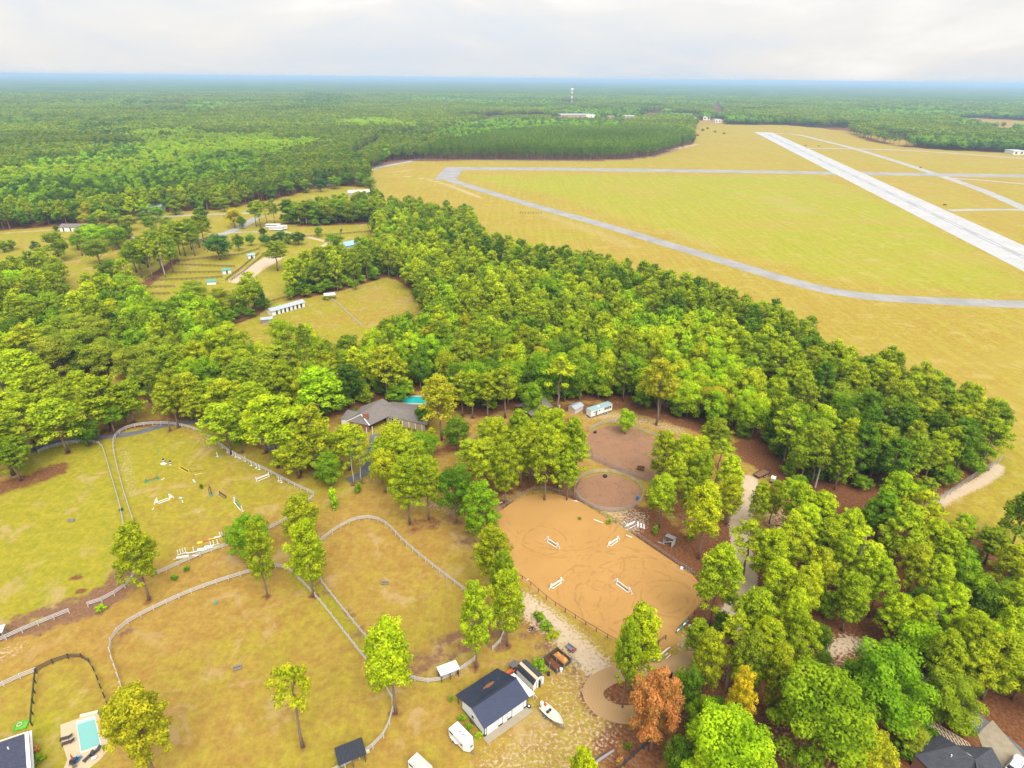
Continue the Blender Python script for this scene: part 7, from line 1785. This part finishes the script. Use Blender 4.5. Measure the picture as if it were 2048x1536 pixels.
# green mat with a pale play frame, dark roofed house
q = frame('sandbox', 43, 1452, 15, 'bright green plastic sandbox with a pale round toy on it', 'sandbox')
MB().box(-.9, .9, -.8, .8, .02, .12).build('base', M_LGREEN, q)
for s_ in (-1, 1): MB().box(-.95, .95, s_ * .8 - .06, s_ * .8 + .06, .02, .3).build('side_board', M_LGREEN, q); MB().box(s_ * .95 - .06, s_ * .95 + .06, -.74, .74, .02, .3).build('end_board', M_LGREEN, q)
MB().tube([(-.3 + .38 * math.cos(k * .785), .2 + .38 * math.sin(k * .785), .3) for k in range(9)], .07, 6).build('toy_ring', M_PAVER2, q)
nh = frame('neighbour_house', 62, 1460, 0, 'house with navy shingle roof and white trimmed gable at the bottom left corner', 'house'); NO = nh.location.copy()
def nl(px, py, h): v = W(px, py, h) - NO; return Vector((v.x, v.y, h))
c1, c2, c3 = nl(62, 1460, 2.8), nl(-60, 1508, 2.8), nl(66, 1545, 2.8)
rd0 = nl(49, 1468, 3.0); 
mb = MB(); pts = [nl(49, 1468, 3.2), nl(-80, 1512, 3.2), nl(-120, 1640, 5.2), nl(58, 1580, 5.2)]
mb.add([tuple(p) for p in pts] + [(p.x, p.y, p.z - .2) for p in pts], [(0, 1, 2, 3), (7, 6, 5, 4), (0, 4, 5, 1), (1, 5, 6, 2), (2, 6, 7, 3), (3, 7, 4, 0)]).build('roof', M_SHINGLEN, nh)
ga, gb = nl(50, 1466, 3.1), nl(58, 1572, 5.1)
MB().add([(ga.x, ga.y, 0), (gb.x, gb.y, 0), (gb.x, gb.y, 5.0), (ga.x, ga.y, 3.0)], [(0, 1, 2, 3)]).build('gable_wall', M_WHITE2, nh)
MB().bar(tuple(ga + Vector((.2, .1, .1))), tuple(gb + Vector((.2, 0, .1))), .5, .1).build('barge_board', M_WHITE, nh)
MB().bar(tuple(nl(61, 1462, 2.4)), tuple(nl(66, 1540, 2.4)), .35, .12).build('eave_return', M_WHITE, nh)
a, b_ = nl(49, 1468, 3.0), nl(-80, 1512, 3.0); MB().add([(a.x, a.y, 0), (b_.x, b_.y, 0), (b_.x, b_.y, 3.0), (a.x, a.y, 3.0)], [(3, 2, 1, 0)]).build('wall', M_WHITE2, nh)
MB().bar(tuple(a + Vector((0, .15, .12))), tuple(b_ + Vector((0, .15, .12))), .12, .14).build('gutter', M_WHITE, nh)
v_ = nl(16, 1496, 3.9); MB().tube([(v_.x, v_.y, 3.5), (v_.x, v_.y, 4.1)], .1, 8).build('vent_pipe', M_WHITE, nh)

# ------------------------------------------------------------------ the pergola house, bottom right
ph = frame('brick_house', 1830, 1510, 0, 'brick house with charcoal hip roof beside the timber pergola', 'house'); BO = ph.location.copy()
def bl(px, py, h): v = W(px, py, h) - BO; return (v.x, v.y, h)
def slabp(pts, mat, nm='roof', t=.18, par=ph):
    mb = MB(); n = len(pts); return mb.add(list(pts) + [(p[0], p[1], p[2] - t) for p in pts], [tuple(range(n)), tuple(range(n, 2 * n))[::-1]] + [(i, n + i, n + (i + 1) % n, (i + 1) % n) for i in range(n)]).build(nm, mat, par)
slabp([bl(1829, 1510, 2.8), bl(1868, 1461, 2.8), bl(1913, 1491, 5.0)], M_SHINGLED)
slabp([bl(1829, 1510, 2.8), bl(1913, 1491, 5.0), bl(1950, 1519, 5.0), bl(1860, 1540, 2.8)], M_SHINGLED)
slabp([bl(1868, 1461, 2.8), bl(1912, 1488, 2.9), bl(1950, 1519, 5.0), bl(1913, 1491, 5.0)], M_SHINGLED)
slabp([bl(1860, 1540, 2.8), bl(1950, 1519, 5.0), bl(2010, 1570, 5.0), bl(1900, 1600, 2.8)], M_SHINGLED)
slabp([bl(1912, 1490, 2.8), bl(1984, 1495, 2.8), bl(1955, 1545, 5.2), bl(1950, 1519, 5.0)], M_SHINGLED)
slabp([bl(1984, 1495, 2.8), bl(2010, 1542, 2.8), bl(1990, 1600, 4.8), bl(1955, 1545, 5.2)], M_SHINGLED)
a, b_ = bl(1830, 1511, 2.7), bl(1862, 1541, 2.7)
wq = MB().add([(a[0], a[1], 0), (b_[0], b_[1], 0), (b_[0], b_[1], 2.7), (a[0], a[1], 2.7)], [(0, 1, 2, 3)]).build('wall', M_BRICK, ph)
MB().bar(a, b_, .16, .2).build('gutter', M_WHITE, ph); MB().bar(bl(1912, 1493, 3.1), bl(1948, 1517, 4.7), .35, .1).build('flashing', M_WHITE, ph)
v_ = bl(1902, 1513, 4.2); MB().tube([(v_[0], v_[1], 3.8), (v_[0], v_[1], 4.6)], .1, 8).build('vent_pipe', M_WHITE, ph)
# pergola: L of pale timber grid over a brown deck
pg = frame('pergola', 1862, 1450, 0, 'pale timber pergola grid wrapped round the corner of the charcoal roof', 'pergola'); GO = pg.location.copy()
M_TIMB = simple('pale_timber', (0.40, 0.32, 0.225), 0.8, 0.1)
def gl(px, py, h=2.6): v = W(px, py, h) - GO; return Vector((v.x, v.y, h))
c0, c1_, c2_, c3_ = gl(1848, 1434), gl(1862, 1446 + 4), gl(1925, 1489), gl(1936, 1484)
A_, B_ = gl(1850, 1434), gl(1937, 1487); D_ = gl(1862, 1457); n1 = (gl(1868, 1464) - A_); n1.z = 0
u1 = (B_ - A_); nseg = 11
for k in range(nseg + 1):
    p0 = A_ + u1 * (k / nseg); MB().bar(tuple(p0), tuple(p0 + n1 * (0.95 if k < 10 else .5)), .17, .12).build('rafter', M_TIMB, pg)
for k in range(3):
    p0 = A_ + n1 * (k / 2 * .95); MB().bar(tuple(p0 + Vector((0, 0, .12))), tuple(p0 + u1 + Vector((0, 0, .12))), .09, .1).build('batten', M_TIMB, pg)
A2 = gl(1832, 1459); u2_ = gl(1850, 1478) - A2; v2_ = A_ - A2
for k in range(7):
    p0 = A2 + v2_ * (k / 7); MB().bar(tuple(p0), tuple(p0 + u2_), .09, .12).build('rafter', M_TIMB, pg)
for k in range(4):
    p0 = A2 + u2_ * (k / 4); MB().bar(tuple(p0 + Vector((0, 0, .12))), tuple(p0 + v2_ * 1.0 + Vector((0, 0, .12))), .09, .1).build('batten', M_TIMB, pg)
for p0 in (A_, B_, A2, A_ + u1 * .5): MB().box(p0.x - .08, p0.x + .08, p0.y - .08, p0.y + .08, 0, 2.6).build('post', M_TIMB, pg)
dk = frame('timber_deck', 1862, 1480, 0, 'brown timber deck below the pergola', 'deck'); DO = dk.location.copy()
MB().poly([(x - DO.x, y - DO.y) for x, y in WP([(1832, 1476), (1856, 1448), (1940, 1500), (1925, 1512), (1870, 1500)])], .02, .25).build('planking', M_BROWNWOOD, dk)
def car(px, py, ang, label, m_=None, cat='car', L=4.5):
    e = frame('parked_car', px, py, ang, label, cat); m_ = m_ or M_CAR; w = .9
    MB().poly([(-L / 2, -w * .9), (-L / 2 + .3, -w), (L / 2 - .5, -w), (L / 2, -w * .75), (L / 2, w * .75), (L / 2 - .5, w), (-L / 2 + .3, w), (-L / 2, w * .9)], .3, .95).build('body', m_, e)
    k = L / 4.5; b0, b1, t0, t1 = -1.9 * k, .95 * k, -1.5 * k, .35 * k
    MB().add([(b0, -.82, .95), (b1, -.82, .95), (b1, .82, .95), (b0, .82, .95), (t0, -.68, 1.48), (t1, -.68, 1.48), (t1, .68, 1.48), (t0, .68, 1.48)], [(0, 1, 5, 4), (1, 2, 6, 5), (2, 3, 7, 6), (3, 0, 4, 7)]).build('window', M_GLASS, e)
    MB().box(t0, t1, -.68, .68, 1.48, 1.52).build('roof', m_, e)
    for x in (-1.35 * k, 1.35 * k):
        for y in (-.85, .85): wheel(e, x, y, .33, .22)
    return e
car(2030, 1537, 35, 'white car on the parking pad at the bottom right')
# ------------------------------------------------------------------ buildings of the neighbours and far away
ws = frame('stable', 545, 632, 51.5, 'long white stable with pale tin roof at the pasture edge', 'stable')
gable(ws, 17.5, 4.0, 2.4, 3.2, M_WHITE, M_TINROOF, .5, part='rib')
for k in range(7): MB().box(2.0 + k * 2.2, 2.9 + k * 2.2, -.05, -.01, .1, 2.0).build('stall_door', M_DARK, ws)
for k in range(5): MB().box(3.5 + k * 3.3, 3.6 + k * 3.3, -1.4, -1.3, 0, 2.3).build('post', M_WHITE, ws)
s2 = frame('pasture_shed', 524, 648, 20, 'small grey roofed shed left of the long white stable', 'shed'); gable(s2, 4.5, 3.2, 2.0, 2.5, M_GREYWOOD, M_TINROOF, .4, part='rib')
s3 = frame('metal_canopy', 650, 601, 20, 'flat white metal canopy on posts at the pasture fence', 'shelter')
ribbed((-.2, -.2, 2.4), (5.4, -.2, 2.4), (-.2, 3.6, 2.7), (5.4, 3.6, 2.7), pitch=.6).build('roof', M_WHROOF, s3)
for x in (0, 5.2):
    for y in (0, 3.4): MB().box(x - .07, x + .07, y - .07, y + .07, 0, 2.4).build('post', M_BROWNWOOD, s3)
def hut(name, px, py, ang, L, D, hw, hr, wall, roof, label, cat='shed', doors=0):
    e = frame(name, px, py, ang, label, cat); gable(e, L, D, hw, hr, wall, roof, .4)
    for k in range(doors): x = (k + .5) * L / doors; MB().box(x - .45, x + .45, -.05, -.01, .1, hw - .4).build('door', M_DARK, e)
    return e
hut('green_roof_shed', 446, 549, 35, 4.5, 3, 2.2, 2.8, M_WHITE, M_GREENROOF, 'white shed with green roof on the lower side of the turnout pens', doors=1)
hut('green_roof_shed', 497, 518, 35, 4.0, 3, 2.2, 2.8, M_WHITE, M_TEALROOF, 'white shed with pale roof at the top of the turnout pens', doors=1)
hut('green_roof_shed', 414, 570, 15, 4.5, 3.2, 1.8, 2.4, M_WHITE, M_GREENROOF, 'green roofed shed just above the treetops', doors=0)
hut('stable_block', 121, 463, 3, 19, 8, 3.0, 4.6, M_WHITE, M_SHINGLE, 'white stable block with four dark openings in the hay field', 'stable', doors=4)
hut('house', 284, 424, 3, 15, 9, 3, 5.6, M_WHITE2, M_TINROOF, 'pale house with silvery roof at the wood edge', 'house', doors=2)
hut('house', 697, 392, 12, 20, 10, 2.6, 4.6, M_TAN, M_PINKROOF, 'low house with pinkish grey roof beside the airfield road', 'house', doors=2)
hut('house', 652, 372, 12, 10, 8, 2.6, 4.4, M_TAN, M_SHINGLE, 'small brown house hidden among trees near the airfield road', 'house')
hut('metal_building', 681, 505, 50, 18, 9, 3.2, 4.8, M_TINROOF, M_TEALROOF, 'pale teal metal building between the trees', 'building')
for px, py, an, L, lb in ((553, 461, 5, 9, 'front camper of the parked white campers'), (547, 456, 3, 10, 'middle camper of the parked white campers'), (565, 459, 8, 7, 'right hand camper of the parked white campers')):
    e = frame('camper', px, py, an, lb, 'camper'); MB().box(-L / 2, L / 2, -1.2, 1.2, .7, 2.9).build('body', M_WHITE, e); MB().box(-L / 2 + .2, L / 2 - .2, -1.22, -1.2, 1.8, 2.3).build('window', M_GLASS, e); wheel(e, 0, -1.1, .4, .3); wheel(e, 0, 1.1, .4, .3)
car(260, 477, 0, 'white pickup truck parked behind the bright tree clump', cat='truck', L=5.5); car(402, 482, 30, 'white car half hidden by the tall pine row'); car(484, 451, 40, 'white car under the yellow tree at the road'); car(668, 393, 20, 'grey car in the drive of the pinkish roofed house', M_STEEL); car(674, 397, -10, 'white car in the drive of the pinkish roofed house')
q = frame('utility_pole', 745, 475, 0, 'leaning utility pole in the lawn below the tree row', 'pole'); MB().tube([(0, 0, 0), (-3.2, 0, 10.5)], .16, 6).build('mast', M_BROWNWOOD, q); MB().bar((-3.9, 0, 9.6), (-2.2, 0, 9.9), .12, .12).build('crossarm', M_BROWNWOOD, q)
# low industrial hall in the forest, small white halls beyond the runway
def hall(px, py, w, h, ty, roof, wall, label, d=26):
    a = W(px - w / 2, py); b2 = W(px + w / 2, py); L = (b2 - a).length; e = empty('industrial_hall', a, math.atan2(b2.y - a.y, b2.x - a.x), label, 'building')
    MB().box(0, L, 0, d, 0, h).build('wall', wall, e); MB().box(-.5, L + .5, -.5, d + .5, h, h + .8).build('roof', roof, e)
    n = max(2, int(L / 14))
    for k in range(n): MB().box((k + .3) * L / n, (k + .7) * L / n, -.25, 0, h * .25, h * .7).build('window', M_GLASS, e)
    return e
M_SALMON = simple('salmon_wall', (0.34, 0.24, 0.20), 0.8, 0.2, 0.05)
hall(1146, 250, 50, 23, 243, M_WHROOF, M_SALMON, 'long low industrial hall rising from the far forest', 30); hall(1178, 249, 22, 22, 243, M_WHROOF, M_WHITE, 'white end hall right of the long industrial hall', 25)
hall(1222, 251, 12, 20, 245, M_SALMON, M_SALMON, 'small reddish hall in the far forest', 20); hall(1259, 250, 20, 20, 245, M_WHROOF, M_SALMON, 'pale hall right of the small reddish hall', 22)
for px, py, w, h, lb in ((1382, 242, 20, 9, 'white hall at the far end of the airfield, leftmost'), (1413, 240, 14, 9, 'white hall at the far end of the airfield, middle'), (1436, 245, 12, 7, 'white hall at the far end of the airfield, rightmost'), (2037, 309, 22, 5, 'white hangar row at the right edge of the airfield')):
    hall(px, py, w, h, 0, M_WHROOF, M_WHITE, lb, 18)
# red and white water tower
tw = W(1143, 206); wt = empty('water_tower', tw, 0, 'red and white banded water tower above the far forest', 'tower')
for k in range(5):
    MB().tube([(0, 0, k * 10), (0, 0, k * 10 + 10)], [3.6 if k else 4.2, 3.6], 14, cap=False).build('shaft_band', (M_WHITE, M_RED)[k % 2], wt)
MB().tube([(0, 0, 49), (0, 0, 52), (0, 0, 57), (0, 0, 61), (0, 0, 63)], [3.6, 6.0, 7.0, 6.0, 2.0], 16).build('tank', M_WHITE, wt, smooth=True)
# runway edge lights and small airfield boxes
for k, (px, py) in enumerate(((1611, 292), (1637, 293), (1841, 336), (1889, 411))):
    q = frame('airfield_sign', px, py, 0, ['leftmost dark airfield sign by the far taxiway', 'second dark airfield sign by the far taxiway', 'dark airfield sign at the taxiway crossing', 'dark airfield sign near the runway exit'][k], 'sign'); MB().box(-1.5, 1.5, -.2, .2, .3, 1.3).build('panel', M_BROWNWOOD, q); MB().box(-1.3, -1.1, -.1, .1, 0, .3).build('leg', M_STEEL, q); MB().box(1.1, 1.3, -.1, .1, 0, .3).build('leg', M_STEEL, q)
q = frame('localizer_array', 1062, 428, 0, 'low row of dark antenna posts beside the taxiway', 'antenna')
for k in range(9): MB().box(-9 + k * 2.2, -8.7 + k * 2.2, -.15, .15, 0, 1.6).build('antenna', M_BROWNWOOD, q)
MB().box(-9.2, 9, -.08, .08, 1.5, 1.65).build('beam', M_BROWNWOOD, q)
ds = frame('dead_tree', 1189, 622, 0, 'bare dead snag in the gap of the wood', 'dead tree')
MB().tube([(0, 0, 0), (.1, 0, 5), (.3, .1, 10), (.2, 0, 13)], [.3, .22, .12, .04], 6).build('trunk', M_BARKP, ds)
for k in range(7): a = k * 2.1; z = 4 + k * 1.2; MB().tube([(.1, 0, z), (1.6 * math.cos(a), 1.6 * math.sin(a), z + .9)], [.07, .02], 4).build('branch', M_BARKP, ds)
ds = frame('dead_tree', 1630, 975, 0, 'pale leafless tree among the green slope below the airfield corner', 'dead tree')
MB().tube([(0, 0, 0), (.1, 0, 5), (.3, .1, 12)], [.26, .2, .08], 6).build('trunk', M_BARKP, ds)
for k in range(9): a = k * 2.1; z = 5 + k * .9; MB().tube([(.1, 0, z), (2.4 * math.cos(a), 2.4 * math.sin(a), z + 2.2)], [.08, .02], 4).build('branch', M_BARKP, ds)
# ------------------------------------------------------------------ air
def haze():
    t = bpy.data.materials.new('haze'); t.use_nodes = True; n = t.node_tree.nodes; l = t.node_tree.links; n.clear()
    o = n.new('ShaderNodeOutputMaterial'); v = n.new('ShaderNodeVolumePrincipled')
    v.inputs['Density'].default_value = 0.000135; v.inputs['Color'].default_value = (0.50, 0.74, 1.0, 1); v.inputs['Anisotropy'].default_value = 0.2
    l.new(v.outputs[0], o.inputs['Volume'])
    m = MB().box(-80000, 80000, -4000, 80000, -3, 108); ob = m.build('haze', t); ob['kind'] = 'stuff'
haze()
